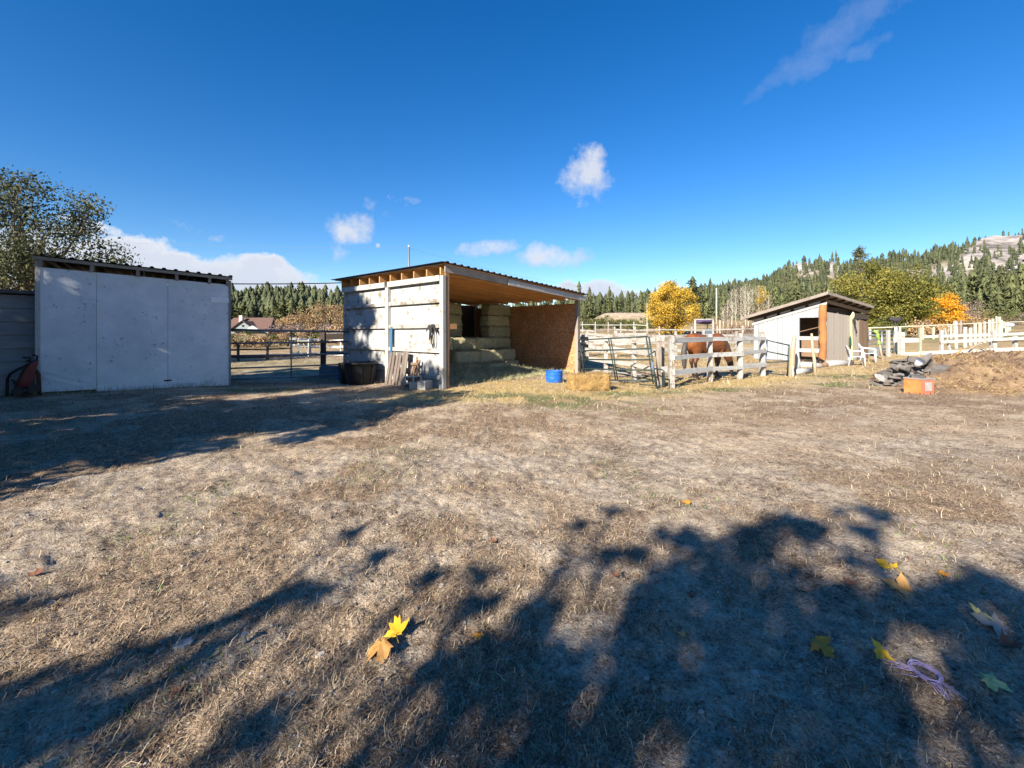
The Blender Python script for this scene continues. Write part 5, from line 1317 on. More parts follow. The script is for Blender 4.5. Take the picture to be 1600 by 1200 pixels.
part(s3, 'side_wall', MB().box((5.2, 0, 0), (5.23, 3.0, 2.1)), BROWNWOOD)
for k in range(7):
    a = .0 + k * .86; part(s3, 'rafter', MB().hexa([(a - .03, -.2, ez(a, -.2) - .11), (a + .03, -.2, ez(a, -.2) - .11), (a + .03, 3.3, ez(a, 3.3) - .11), (a - .03, 3.3, ez(a, 3.3) - .11), (a - .03, -.2, ez(a, -.2)), (a + .03, -.2, ez(a, -.2)), (a + .03, 3.3, ez(a, 3.3)), (a - .03, 3.3, ez(a, 3.3))]), DARKWOOD)
for k in range(6):
    b0 = -.26 + k * .62; b1 = b0 + .615
    part(s3, 'roof_board', MB().hexa([(-.42, b0, ez(-.42, b0) + .004), (5.2, b0, ez(5.2, b0) + .004), (5.2, b1, ez(5.2, b1) + .004), (-.42, b1, ez(-.42, b1) + .004), (-.42, b0, ez(-.42, b0) + .05), (5.2, b0, ez(5.2, b0) + .05), (5.2, b1, ez(5.2, b1) + .05), (-.42, b1, ez(-.42, b1) + .05)], jit=.004), OLDWOOD)
part(s3, 'bargeboard', MB().hexa([(-.45, -.26, ez(-.45, -.26) - .08), (-.424, -.26, ez(-.45, -.26) - .08), (-.424, 3.45, ez(-.45, 3.45) - .08), (-.45, 3.45, ez(-.45, 3.45) - .08), (-.45, -.26, ez(-.45, -.26) + .055), (-.424, -.26, ez(-.45, -.26) + .055), (-.424, 3.45, ez(-.45, 3.45) + .055), (-.45, 3.45, ez(-.45, 3.45) + .055)], jit=.006), OLDWOOD)
part(s3, 'bargeboard', MB().hexa([(-.45, -.29, ez(-.45, -.29) - .07), (5.2, -.29, ez(5.2, -.29) - .07), (5.2, -.265, ez(5.2, -.29) - .07), (-.45, -.265, ez(-.45, -.29) - .07), (-.45, -.29, ez(-.45, -.29) + .05), (5.2, -.29, ez(5.2, -.29) + .05), (5.2, -.265, ez(5.2, -.29) + .05), (-.45, -.265, ez(-.45, -.29) + .05)], jit=.006), OLDWOOD)
M3 = Matrix.Translation(SO3) @ Matrix.Rotation(SR3, 4, 'Z')
# pale hose and ropes hanging on the doors
hs_ = thing('hose', 'pale yellow hose hanging down the tan doors', 'hose', M3 @ Vector((2.86, -.08, 2.0)), SR3)
part(hs_, 'coil', MB().tube([(0, 0, .22), (-.06, -.03, .2), (-.1, -.03, .08), (-.02, -.03, 0), (.16, -.03, .12), (.22, -.03, .28), (.12, -.03, .34), (0, -.02, .24)], .035, 7), mat('pale_hose', (.62, .58, .42), (.5, .47, .34), 6, bump=.1), smooth=True)
part(hs_, 'drop', MB().tube([(-.03, 0, .2), (-.06, 0, -.5), (-.01, -.01, -1.0), (.04, 0, -1.3), (.08, -.01, -1.8), (.1, 0, -1.92)], .045, 7), mat('yellow_hose', (.55, .5, .2), (.46, .42, .2), 6, bump=.1), smooth=True)
part(hs_, 'strap', MB().tube([(.12, -.05, .1), (.28, -.04, -.2), (.5, -.04, -.5), (.54, -.04, -.64)], .025, 6), STRAP, smooth=True)
part(hs_, 'strap', MB().tube([(.1, -.05, .1), (.34, -.04, -.02), (.42, -.04, -.22), (.3, -.05, -.3)], .02, 6), STRAP, smooth=True)
single('green_bag', MB().ell([((0, 0, .0), (.05, 0, 0), (0, .02, 0)), ((0, 0, .1), (.11, 0, 0), (0, .045, 0)), ((0, 0, .38), (.10, 0, 0), (0, .04, 0)), ((0, 0, .5), (.03, 0, 0), (0, .02, 0))], 10), mat('dark_green_cloth', (.03, .09, .05), (.02, .06, .04), 6), 'dark green bag hanging beside the pale hose', 'bag', M3 @ Vector((2.72, -.085, .72)), SR3, smooth=True)

# ------------------------------------------------------------------ white plastic chairs
PLW = mat('white_garden_plastic', (.56, .56, .55), (.48, .48, .47), 3, rough=.4, bump=.03, stain=(.62, .61, .58), stain_at=.62)
def chair(label, pos, rz_):
    t = thing('garden_chair', label, 'chair', pos, rz_, None)
    part(t, 'seat', MB().hexa([(-.23, -.22, .40), (.23, -.22, .40), (.20, .22, .37), (-.20, .22, .37), (-.23, -.22, .43), (.23, -.22, .43), (.20, .22, .395), (-.20, .22, .395)]), PLW, bevel=.012)
    for k in range(7):
        x = -.195 + k * .065; z1 = .84 - .9 * (x * x); part(t, 'back_slat', MB().beam((x * .85, .21, .40), (x * 1.12, .33, z1 - .02), .042, .012, (0, 1, 0)), PLW)
    part(t, 'back_rim', MB().tube([(-.26, .25, .62), (-.245, .32, .76), (-.15, .34, .83), (0, .345, .85), (.15, .34, .83), (.245, .32, .76), (.26, .25, .62)], .02, 7), PLW, smooth=True)
    for s in (-1, 1):
        part(t, 'arm', MB().tube([(s * .245, .31, .70), (s * .275, .2, .645), (s * .285, 0, .63), (s * .28, -.18, .62), (s * .27, -.24, .57)], .024, 7), PLW, smooth=True)
        part(t, 'leg', MB().tube([(s * .27, -.235, .58), (s * .255, -.235, .42), (s * .27, -.27, 0)], [.024, .03, .026], 7), PLW, smooth=True)
        part(t, 'leg', MB().tube([(s * .225, .22, .60), (s * .205, .22, .40), (s * .24, .29, 0)], [.022, .03, .026], 7), PLW, smooth=True)
    return t
c = GB(1338, 572); chair('white plastic armchair nearer the tan doors', c, R(60))
c = GB(1357, 566); chair('white plastic armchair farther along the brown wall', c, R(48))
br = GB(1325, 567); single('stick', MB().tube([(0, 0, 0), (.16, 0, .28), (-.06, .02, .56), (.05, 0, .3)], .03, 6), DARKWOOD, 'dark bent stick propped behind the nearer white chair', 'stick', br, R(30))

# ------------------------------------------------------------------ fences right of the small shed
random.seed(97)
def bigpost(label, px, top, base, dd, r=.1, m=WHITE, sq=True):
    a = W(px, base, dd); z1 = W(px, top, dd).z; a.z = hz(a.x, a.y); h = z1 - a.z
    mb = MB().box((-r, -r, -.3), (r, r, h), .008) if sq else MB().tube([(0, 0, -.3), (random.uniform(-.03, .03), 0, h)], r, 8)
    return single('fence_post', mb, m, label, 'post', a, R(random.uniform(0, 40)))
bigpost('stout white post at the start of the white rail fence', 1408, 519, 553, 24.5, .105)
bigpost('white post behind the leaning green wrapped pole', 1387.5, 515.5, 557.5, 23.5, .065)
bigpost('slim yellowish white post just before the stout white one', 1400, 511, 555, 25.5, .06, mat('yellowed_paint', (.66, .66, .48), (.5, .5, .36), 5, bump=.2))
bigpost('bluish white post close behind the stout white one', 1405.5, 511, 552, 26.5, .06)
pl_ = W(1380, 559, 22.5); pl_.z = hz(pl_.x, pl_.y)
lp = thing('leaning_pole', 'leaning tan pole wrapped in bright green cloth at the top', 'pole', pl_)
q = W(1369, 517, 22.3) - pl_
part(lp, 'pole', MB().tube([(0, 0, -.2), q * .5, q], .045, 8), mat('pinkish_pole', (.52, .40, .31), (.4, .3, .24), 6, bump=.3), smooth=True)
GRC = mat('bright_green_cloth', (.24, .40, .10), (.16, .28, .06), 6, bump=.4, bdist=.02)
mb = MB(); rings = []
for k in range(9):
    s = .50 + .53 * k / 8; rings.append((q * s + Vector((random.uniform(-.05, .05), random.uniform(-.05, .05), 0)), (random.uniform(.03, .14), 0, 0), (0, random.uniform(.03, .12), .02)))
part(lp, 'cloth', mb.ell(rings, 10), GRC, smooth=True)
# grey pipe panels behind the shed
o = at(1356, 25); pp = thing('pipe_fence', 'grey pipe panel fence between the shed and the white posts', 'fence', o)
for py in (518, 524, 531, 537.5, 545, 549): pipe(pp, 'rail', [W(1353, py, 25) - o, W(1399, py - 1.5 if py < 530 else py, 26) - o], .05 if py in (524, 545) else .035, GALV)
for px in (1356, 1378, 1397): pipe(pp, 'upright', [W(px, 517, 25.4) - o, W(px, 556, 25.4) - o], .035, GALV)
rk = GB(1362, 558); rk = at(1364, 24.5); 
single('water_tank', MB().ell([((0, 0, -.05), (.42, 0, 0), (0, .3, 0)), ((0, 0, .25), (.46, 0, 0), (0, .33, 0)), ((0, 0, .42), (.42, 0, 0), (0, .3, 0)), ((0, 0, .45), (.3, 0, 0), (0, .2, 0))], 14), mat('dull_grey_plastic', (.20, .215, .20), (.13, .14, .135), 5), 'dull grey tank low behind the leaning green pole', 'tank', rk, smooth=False)
# white fence behind the mound
o = at(1408, 24.6); wf = thing('paddock_fence', 'white and grey rail fence behind the dirt mound', 'fence', o)
def wr_(name, a, b, d0, d1, h, m, rw=.04): part(wf, name, MB().beam(W(*a, d0) - o, W(*b, d1) - o, rw, h, (0, 0, 1), .012), m)
wr_('rail', (1411, 553.5), (1480, 550), 24.4, 24.2, .17, WHITE); wr_('rail', (1480, 550), (1551, 546.5), 24.2, 24, .17, WHITEW); wr_('rail', (1553, 547), (1640, 544), 24, 24, .18, WHITE)
wr_('rail', (1469, 534.5), (1551, 530.5), 24.3, 24.1, .15, WHITE); wr_('rail', (1553, 530.5), (1640, 526.5), 24.1, 24, .15, WHITE)
wr_('rail', (1438, 526.5), (1549, 523), 24.55, 24.4, .15, GREYWOOD); wr_('rail', (1554, 523), (1640, 520), 24.4, 24.4, .15, GREYWOOD)
wr_('rail', (1411, 532), (1436, 531.5), 24.4, 24.4, .22, mat('mauve_grey_board', (.46, .42, .42), (.37, .33, .33), 5, (1, 8, 1), 'UV', bump=.3, bdist=.004))
wr_('rail', (1475, 513), (1487, 558), 24.7, 24.2, .13, WHITE, .04)
wr_('brace', (1493, 557), (1502, 545), 24, 24, .06, LUMBER); wr_('brace', (1516, 545), (1534, 534), 23.8, 24, .06, OLDWOOD); wr_('brace', (1529, 539), (1545, 549), 23.8, 23.9, .05, OLDWOOD)
for px, top, m, r in ((1437.5, 512, mat('mossy_post', (.36, .37, .27), (.24, .25, .17), 6, bump=.4), .055), (1471, 515.5, WHITE, .06), (1552, 516.5, WHITE, .10), (1586, 525, WHITE, .075), (1622, 515, WHITE, .1)):
    a = W(px, 553, 24.35) - o; part(wf, 'post', MB().box((a.x - r, a.y - r, -.2), (a.x + r, a.y + r, W(px, top, 24.35).z - o.z), .008), m)
# long thin pole fence farther back
random.seed(98)
pts = [at(px, d) for px, d in ((1349, 44), (1400, 44), (1441, 44.5), (1458, 45), (1486, 45), (1522, 46), (1560, 47), (1604, 48), (1650, 50))]
o = pts[0]; tf = thing('pole_fence', 'long thin cream pole fence crossing the far field', 'fence', o)
CREAM = mat('cream_paint', (.58, .53, .40), (.44, .40, .30), 5, (1, 6, 1), 'UV', bump=.2, bdist=.003)
pipe(tf, 'rail', [W(px, py, d) - o for px, py, d in ((1345, 513, 44), (1440, 509.5, 44.5), (1522, 505.5, 46), (1604, 502.5, 48), (1650, 501, 50))], .055, CREAM)
for px, d, top in ((1359.5, 44, 513), (1442, 44.5, 509), (1486, 45, 507.5), (1458.5, 45, 508.5)):
    a = W(px, 520, d); a.z = hz(a.x, a.y); part(tf, 'post', MB().box((a.x - o.x - .06, a.y - o.y - .06, a.z - o.z - .2), (a.x - o.x + .06, a.y - o.y + .06, W(px, top, d).z - o.z - .056)), CREAM)
# cream posts climbing to the right
gpz = 'row of cream posts beyond the white fence'
for k, (px, top, d) in enumerate(((1494.5, 511, 30), (1508.5, 511, 31.5), (1516.5, 512, 33), (1524, 505, 34.5), (1531.5, 504, 36), (1538.5, 502, 38), (1546.5, 499.5, 40), (1551.5, 498, 42), (1557.5, 494.2, 44), (1562, 495, 47), (1565.5, 500, 50), (1568.5, 502, 53), (1571, 503, 57), (1573.5, 503, 61), (1576, 504, 66), (1578.5, 506, 71))):
    a = W(px, 530, d); a.z = hz(a.x, a.y); h = W(px, top, d).z - a.z; r = .062
    o_ = link('fence_post', MB().box((-r, -r, -.3), (r, r, max(.4, h)), .01).mesh('fence_post', (CREAM, WHITE)[k % 3 == 2]), None, a, R(random.uniform(0, 30)))
    tagp(o_, ('cream fence post with the tallest top of the climbing row' if k == 8 else 'pale cream fence post in the row climbing towards the far lawn'), 'post', gpz)
a = at(1573.5, 52); a.z = W(1580, 508, 52).z
single('feed_sack', MB().ell([((-.6, 0, 0), (0, .08, 0), (0, 0, .1)), ((-.4, 0, .02), (0, .2, 0), (0, 0, .22)), ((.1, 0, .0), (0, .22, 0), (0, 0, .24)), ((.45, 0, .04), (0, .1, 0), (0, 0, .14))], 10), mat('pale_blue_sack', (.50, .53, .60), (.42, .45, .5), 4), 'pale bluish sack hung over the farthest cream posts', 'sack', a + Vector((.4, 0, 0)), smooth=True)
single('fence_post', MB().box((-.16, -.1, -.3), (.16, .1, 1.75), .02), GREYWOOD, 'broad grey post standing beneath the orange maple', 'post', at(1492.5, 52))
single('fence_post', MB().box((-.1, -.1, -.3), (.1, .1, 1.9), .02), OLDWOOD, 'brown post just right of the broad grey one under the maple', 'post', at(1500.5, 54))
pts = [at(px, d) for px, d in ((1415, 54), (1428, 54), (1442, 54), (1455, 54), (1468, 54), (1482, 54))]
fence('field_fence', 'low grey fence at the foot of the orange maple', pts, (.6, 1.15), GREYWOOD, GREYWOOD, 1.4, .1, .03, .1)

# dark bird figure
o = W(1400, 511, 25.6); bf = thing('bird_figure', 'dark bird shaped figure perched above the slim white posts', 'bird figure', o, R(4))
BIRD = mat('dark_bird_metal', (.035, .032, .045), (.06, .05, .06), 6, rough=.6)
s_ = 25.6 / FPX
bo = lambda px, py: Vector(((px - 1400) * s_, 0, (511 - py) * s_))
part(bf, 'body', MB().ell([(bo(1389.5, 498.5), (0, .02, 0), (0, 0, .04)), (bo(1392.5, 498.5), (0, .06, 0), (0, 0, .07)), (bo(1397, 500), (0, .10, 0), (0, 0, .12)), (bo(1402, 500.5), (0, .12, 0), (0, 0, .13)), (bo(1406, 499.5), (0, .10, 0), (0, 0, .11)), (bo(1408, 498.5), (0, .04, 0), (0, 0, .05))], 12), BIRD, smooth=True)
part(bf, 'tail', MB().ell([(bo(1405.5, 500), (.06, 0, .02), (0, .05, 0)), (bo(1406.5, 496.5), (.09, 0, .01), (0, .05, 0)), (bo(1407, 493.8), (.07, 0, 0), (0, .03, 0))], 8), BIRD, smooth=True)
part(bf, 'head', MB().ell([(bo(1393, 499), (.07, 0, 0), (0, .05, 0)), (bo(1391.5, 496), (.045, 0, 0), (0, .04, 0)), (bo(1391, 494.6), (.03, 0, 0), (0, .03, 0))], 8), BIRD, smooth=True)
for x in (1398.5, 1402): part(bf, 'leg', MB().tube([bo(x, 503), bo(x, 507), bo(x + .5, 511)], .02, 5), BIRD)
part(bf, 'stand', MB().box((-.16, -.03, -.03), (.14, .03, .0)), BIRD)

# ------------------------------------------------------------------ things across the paddock
gx = at(1100, 48); fr = thing('carport_frame', 'white post frame with a purplish cover beyond the horse', 'frame', gx)
for px in (1086, 1114): part(fr, 'post', MB().box((W(px, 510, 48).x - gx.x - .07, -.07, -.2), (W(px, 510, 48).x - gx.x + .07, .07, W(px, 498.5, 48).z - gx.z)), WHITE)
part(fr, 'crossbar', MB().beam(W(1085, 499, 47.9) - gx, W(1115, 498.7, 47.9) - gx, .08, .08), WHITE)
part(fr, 'post', MB().box((W(1105, 510, 50).x - gx.x - .05, 1.9, -.2), (W(1105, 510, 50).x - gx.x + .05, 2.0, W(1105, 501, 50).z - gx.z)), GREYWOOD)
part(fr, 'cover', MB().ell([(W(1087, 503, 49) - gx, (0, .5, 0), (0, 0, .12)), (W(1095, 502.5, 49) - gx, (0, .7, 0), (0, 0, .26)), (W(1105, 503, 49) - gx, (0, .7, 0), (0, 0, .28)), (W(1113, 502.5, 49) - gx, (0, .5, 0), (0, 0, .2))], 10), mat('purple_tarp', (.11, .08, .15), (.07, .05, .1), 5, bump=.4, bdist=.04), smooth=True)
part(fr, 'panel', MB().box((W(1102, 510, 49).x - gx.x, .9, -.1), (W(1112, 510, 49).x - gx.x, .96, 1.0)), mat('slate_panel', (.10, .15, .19), (.08, .11, .14), 5))
for px, top, d, r, lab in ((1119.5, 450, 60, .11, 'bare pale utility pole rising past the conifers behind the paddock'), (1011, 474, 62, .07, 'thin grey pole beside the golden tree'), (1125, 500, 46, .05, 'short yellow marker pole near the bare utility pole')):
    a = at(px, d); h = W(px, top, d).z - a.z
    single('utility_pole' if r > .1 else 'pole', MB().tube([(0, 0, -.3), (0, 0, h)], [r, r * .8], 8), mat('pole_wood', (.46, .42, .34), (.34, .30, .24), 6, (1, 1, .2), bump=.3) if r > .1 else CREAM, lab, 'pole', a, smooth=True)
a = at(639, 60); up = thing('utility_pole', 'slim grey metal pole rising behind the hay shed roof', 'pole', a)
hh = W(639, 386, 60).z - a.z
part(up, 'shaft', MB().tube([(0, 0, -.3), (0, 0, hh)], [.15, .12], 10), GALV, smooth=True); part(up, 'cap', MB().lathe([(.13, 0), (.13, .18), (.05, .26), (0, .27)], 10, (0, 0, hh)), CREAM, smooth=True)
cable('thin power line crossing the sky towards the slim grey pole', W(-40, 370, 60), W(638, 387, 60), .35, .011, GALV, 24)
cable('thin power line leaving the slim grey pole behind the hay shed', W(640, 388, 60), W(905, 447, 90), .5, .011, GALV, 18)

# ------------------------------------------------------------------ behind the metal gate
o = W(505, 577, 17.4); o.z = hz(o.x, o.y)
dp = thing('fence_post', 'thick dark post seen through the metal gate', 'post', o)
part(dp, 'post', MB().box((-.075, -.075, -.2), (.075, .075, W(505, 518.5, 17.4).z - o.z), .008), DARKWOOD)
random.seed(99)
o = at(506, 17.6); sf = thing('pen_fence', 'dark shaded pen fence joined to the thick dark post', 'fence', o)
for (x0, y0, x1, y1, h, m) in ((508, 526.5, 546, 525.5, .22, DARKWOOD), (500, 551, 546, 551, .11, GREYWOOD), (508, 521, 546, 519.5, .035, WHITEW)):
    part(sf, 'rail', MB().beam(W(x0, y0, 17.75) - o, W(x1, y1, 18.2) - o, .04, h, (0, 0, 1), .006), m)
pts = [at(px, d) for px, d in ((455, 31), (484.5, 30.5), (508, 30), (532.5, 29.5), (556, 29))]
fence('field_fence', 'white rail fence across the field behind the metal gate', pts, (.12, .62, 1.1), WHITE, WHITE, 1.25, .10, .035, .15, rjit=.03)
wg = at(466, 27.5); wgt = thing('wire_gate', 'small white gate with crossed braces far behind the metal gate', 'gate', wg)
w0, w1 = W(466, 538, 27.5) - wg, W(482, 538, 27.5) - wg
for z in (.28, .72, 1.05): part(wgt, 'bar', MB().beam((w0.x, 0, z), (w1.x, 0, z), .03, .04), WHITE)
for x in (w0.x, w1.x): part(wgt, 'stile', MB().box((x - .03, -.025, .1), (x + .03, .025, 1.15)), WHITE)
part(wgt, 'brace', MB().beam((w0.x, -.03, 1.05), (w1.x * .35, -.03, .28), .03, .04), WHITE); part(wgt, 'brace', MB().beam((w1.x * .4, -.03, 1.05), (w1.x, -.03, .28), .03, .04), WHITE)
pts = [at(px, d) for px, d in ((330, 25), (372, 25), (418, 25.5), (455, 26))]
fence('field_fence', 'dark low rail fence seen through the gate by the plywood shed', pts, (.18, .62), DARKWOOD, DARKWOOD, .95, .10, .035, .10)
tr = Vector((*W(524, 585, 16.6).xy, 0)); tr.z = hz(tr.x, tr.y); tgh = thing('water_trough', 'bluish grey trough behind the metal gate', 'trough', tr, R(12))
mb = MB(); mb.box((-.5, -.28, .0), (.5, -.24, .40)); mb.box((-.5, .24, .0), (.5, .28, .40)); mb.box((-.5, -.239, .0), (-.46, .239, .40)); mb.box((.46, -.239, 0), (.5, .239, .40)); mb.box((-.459, -.239, .0), (.459, .239, .3))
part(tgh, 'body', mb, mat('blue_grey_trough', (.16, .22, .27), (.11, .15, .19), 6, bump=.2))
bb = Vector((*W(534, 592, 15.75).xy, 0)); bb.z = hz(bb.x, bb.y) - .01
t = thing('feed_tub', 'small bright blue tub low behind the gate end', 'tub', bb); part(t, 'body', MB().lathe([(0, .01), (.13, 0), (.15, .05), (.17, .22), (.185, .225), (.165, .215), (.14, .03), (0, .025)], 20), BLUEPL, smooth=True)
# brown roofed house
ho = at(386, 120, 0); ho.z = W(386, 530, 120).z; hs3 = thing('house', 'house with a brown roof and a pale gable beyond the field', 'house', ho, R(-6))
ROOFB = mat('brown_roof', (.13, .075, .058), (.10, .058, .047), 3, bump=.2); WALLG = mat('grey_green_wall', (.22, .25, .255), (.18, .21, .22), 3, bump=.1)
mb = MB().box((-7, 0, -1), (6.0, 7, 2.4)); part(hs3, 'wall', mb, WALLG)
mb = MB(); mb.V += [Vector(v) for v in ((-7.6, -.6, 2.3), (6.7, -.6, 2.3), (6.7, 7.6, 2.3), (-7.6, 7.6, 2.3), (-6.4, 3.5, 5.8), (5.2, 3.5, 5.8))]
for f_ in ((0, 1, 5, 4), (1, 2, 5), (2, 3, 4, 5), (3, 0, 4), (3, 2, 1, 0)): mb.face(list(f_))
rf = part(hs3, 'roof', mb, ROOFB); part(rf, 'chimney', MB().box((-3.2, 1.2, 3.5), (-2.3, 2.0, 6.3)), mat('chimney_render', (.6, .5, .43), (.5, .42, .36), 4))
mb = MB(); mb.V += [Vector(v) for v in ((-3.3, -1.6, 2.3), (3.6, -1.6, 2.3), (.1, -1.6, 4.6), (-3.3, 3, 2.3), (3.6, 3, 2.3), (.1, 3, 4.6))]
for f_ in ((0, 1, 2), (0, 2, 5, 3), (1, 4, 5, 2), (0, 3, 4, 1)): mb.face(list(f_))
part(hs3, 'gable', mb, WALLG)
for s in (-1, 1): part(hs3, 'bargeboard', MB().beam((.1, -1.85, 4.86), (.1 + s * 4.0, -1.85, 2.2), .6, .22), mat('dark_trim', (.05, .04, .035), (.04, .03, .03), 4))
mb = MB()
for s in (-1, 1): mb.hexa([(.1, -1.7, 4.66), (.1 + s * 3.9, -1.7, 2.08), (.1 + s * 3.9, 3.4, 2.08), (.1, 3.4, 4.66), (.1, -1.7, 4.8), (.1 + s * 3.9, -1.7, 2.2), (.1 + s * 3.9, 3.4, 2.2), (.1, 3.4, 4.8)])
part(rf, 'gable_roof', mb, ROOFB)
part(hs3, 'window', MB().box((-.25, -1.64, 3.2), (.45, -1.605, 3.75)), mat('dark_pane', (.02, .025, .03), (.03, .03, .04), 3, rough=.15))
part(hs3, 'entry_roof', MB().hexa([(1.2, -2.4, 2.3), (5.2, -2.4, 2.3), (5.2, -1.65, 2.3), (1.2, -1.65, 2.3), (3.0, -2.4, 3.5), (3.3, -2.4, 3.5), (3.3, -1.65, 3.5), (3.0, -1.65, 3.5)]), mat('pale_gable', (.58, .56, .5), (.5, .48, .43), 3))
# ------------------------------------------------------------------ dirt mound, stone pile, orange bin
def mound_h(x, y):
    q = ((x - 14.3) / 3.5) ** 2 + ((y - 13.0) / 2.7) ** 2
    q2 = ((x - 11.5) / 1.6) ** 2 + ((y - 11.6) / 1.3) ** 2
    h = .90 * np.clip(1 - q, 0, 1) ** .8 * np.clip(1.05 - .15 * fbm(x * .9, y * .9, 3, 4), 0, 2) + .24 * np.clip(1 - q2, 0, 1)
    m = np.clip(h * 6, 0, 1)
    return h + m * ((fbm(x * 1.6, y * 1.6, 4, 15) - .5) * .34 + (fbm(x * 6, y * 6, 3, 16) - .5) * .12 + (vnoise(x * 17, y * 17, 17) - .5) * .05) - .03
mx, my = np.meshgrid(np.linspace(9.6, 18.2, 170), np.linspace(9.8, 16.0, 120), indexing='ij')
mz = mound_h(mx, my) + hgt(mx, my)
Vm = np.stack([mx, my, mz], -1).reshape(-1, 3); i, j = np.meshgrid(np.arange(169), np.arange(119), indexing='ij'); a = i * 120 + j
Fm = np.stack([a, a + 120, a + 121, a + 1], -1).reshape(-1, 4)
MOUND = mat('manure_soil', (.20, .125, .075), (.09, .056, .034), 11, bump=.9, bdist=.03, stain=(.34, .24, .14), stain_at=.5, rough=1)
structure('dirt_mound', np_mesh('dirt_mound', Vm, Fm, MOUND, smooth=True))
fc = Vm[Fm].mean(1); sel = Fm[(fbm(fc[:, 0] * .9, fc[:, 1] * .9, 3, 33) > .5) & (fc[:, 2] - hgt(fc[:, 0], fc[:, 1]) > .02)]
Vs_, Fs_, Ts_ = stalks(Vm, sel, 10000, .11, .003, .5)
stuff('straw_on_mound', np_mesh('straw_on_mound', Vs_, Fs_, STRAWB, tint=Ts_))
sel = Fm[(fc[:, 2] - hgt(fc[:, 0], fc[:, 1]) > .03)]
k = rng.integers(0, len(sel), 3500); c_ = Vm[sel[k]].mean(1); n = len(c_)
v = octV[None] * (1 + rng.uniform(-.4, .4, (n, 6, 1))) * np.minimum(rng.exponential(.02, n) + .01, .07)[:, None, None]
stuff('soil_clods', np_mesh('soil_clods', (v + c_[:, None]).reshape(-1, 3), (octF[None] + np.arange(n)[:, None, None] * 6).reshape(-1, 3), tint_mat('clod', [(0, (.05, .03, .02)), (.6, (.17, .105, .062)), (1, (.36, .26, .15))], var=0), tint=np.repeat(rng.random(n), 8)))

SLATE = mat('grey_stone', (.155, .135, .115), (.072, .063, .055), 5, bump=.5, bdist=.01, stain=(.20, .19, .178), stain_at=.56, var=.5)
po = GB(1415, 603); po = Vector((10.75, 12.45, hz(10.75, 12.45)))
pile = thing('slab_pile', 'jumbled pile of flat grey brown slabs by the orange bin', 'slab pile', po)
random.seed(17)
def slab(L, Wd, th, n=7):
    mb = MB(); n0 = 0; ang = [2 * math.pi * k / n + random.uniform(-.2, .2) for k in range(n)]
    rr = [random.uniform(.8, 1.15) for _ in ang]
    for z, sc in ((-th / 2, .96), (-th / 2 * .3, 1), (th / 2, .97)):
        for a, r in zip(ang, rr): mb.V.append(Vector((math.cos(a) * L / 2 * r * sc, math.sin(a) * Wd / 2 * r * sc, z + random.uniform(-.006, .006))))
    for q in (0, 1):
        for k in range(n): mb.face([q * n + k, q * n + (k + 1) % n, (q + 1) * n + (k + 1) % n, (q + 1) * n + k])
    mb.face(list(range(n))[::-1]); mb.face([2 * n + k for k in range(n)]); return mb
slab_shapes = [slab(random.uniform(.24, .48), random.uniform(.18, .32), random.uniform(.035, .08), random.choice((5, 6, 7))).mesh('slab', SLATE) for _ in range(12)]
for lv in range(9):
    zc = .04 + lv * .076; hw = .88 * (1 - lv / 12.0); cx = .05 + .03 * lv
    nn = max(4, 12 - lv)
    for k in range(nn):
        x = cx + hw * (2 * (k + .5) / nn - 1) + random.uniform(-.1, .1); y = random.uniform(-.38, .2) * (1 - lv / 11) + .03 * lv
        o_ = link('slab', random.choice(slab_shapes), pile, (x, y, zc + random.uniform(-.03, .04)))
        o_.rotation_euler = (random.gauss(0, .3), random.gauss(0, .3) + .12 * (x > .2) - .1 * (x < -.3), random.uniform(0, 6.28))
o_ = link('slab', slab(.46, .24, .04).mesh('slab', CONC), pile, (-.86, -.25, .22)); o_.rotation_euler = (R(62), R(20), R(15)); o_['label'] = 'pale slab stood on edge at the end of the pile'
o_ = link('slab', slab(.62, .2, .05).mesh('slab', SLATE), pile, (.42, -.12, .70)); o_.rotation_euler = (R(8), R(-38), R(12)); o_['label'] = 'long slab tilted on top of the pile'
for (x, y, z, L, Wd, th, rx, ry, rz_) in ((.62, -.34, .43, .56, .26, .20, .2, -.2, .1), (.5, .1, .68, .8, .26, .16, .1, .12, .2), (.85, -.2, .24, .7, .34, .22, 0, .1, -.1), (.95, .1, .52, .5, .28, .14, .2, .25, .3), (-.25, -.3, .5, .4, .26, .10, .3, .2, .5)):
    o_ = link('rough_stone', slab(L, Wd, th, 8).mesh('rough_stone', SLATE), pile, (x, y, z)); o_.rotation_euler = (rx, ry, rz_)
wbp = po + Vector((.02, -.32, .56))
wb = thing('bucket', 'small white bucket lying on top of the slab pile', 'bucket', wbp); wb.rotation_euler = (R(35), R(15), 0)
part(wb, 'body', MB().lathe([(0, 0), (.075, 0), (.085, .17), (.078, .17), (.07, .012), (0, .012)], 18), PLW, smooth=True)
part(wb, 'lid', MB().lathe([(.09, .172), (.09, .19), (0, .192)], 18), mat('blue_grey_lid', (.10, .13, .19), (.08, .1, .15), 5), smooth=True)

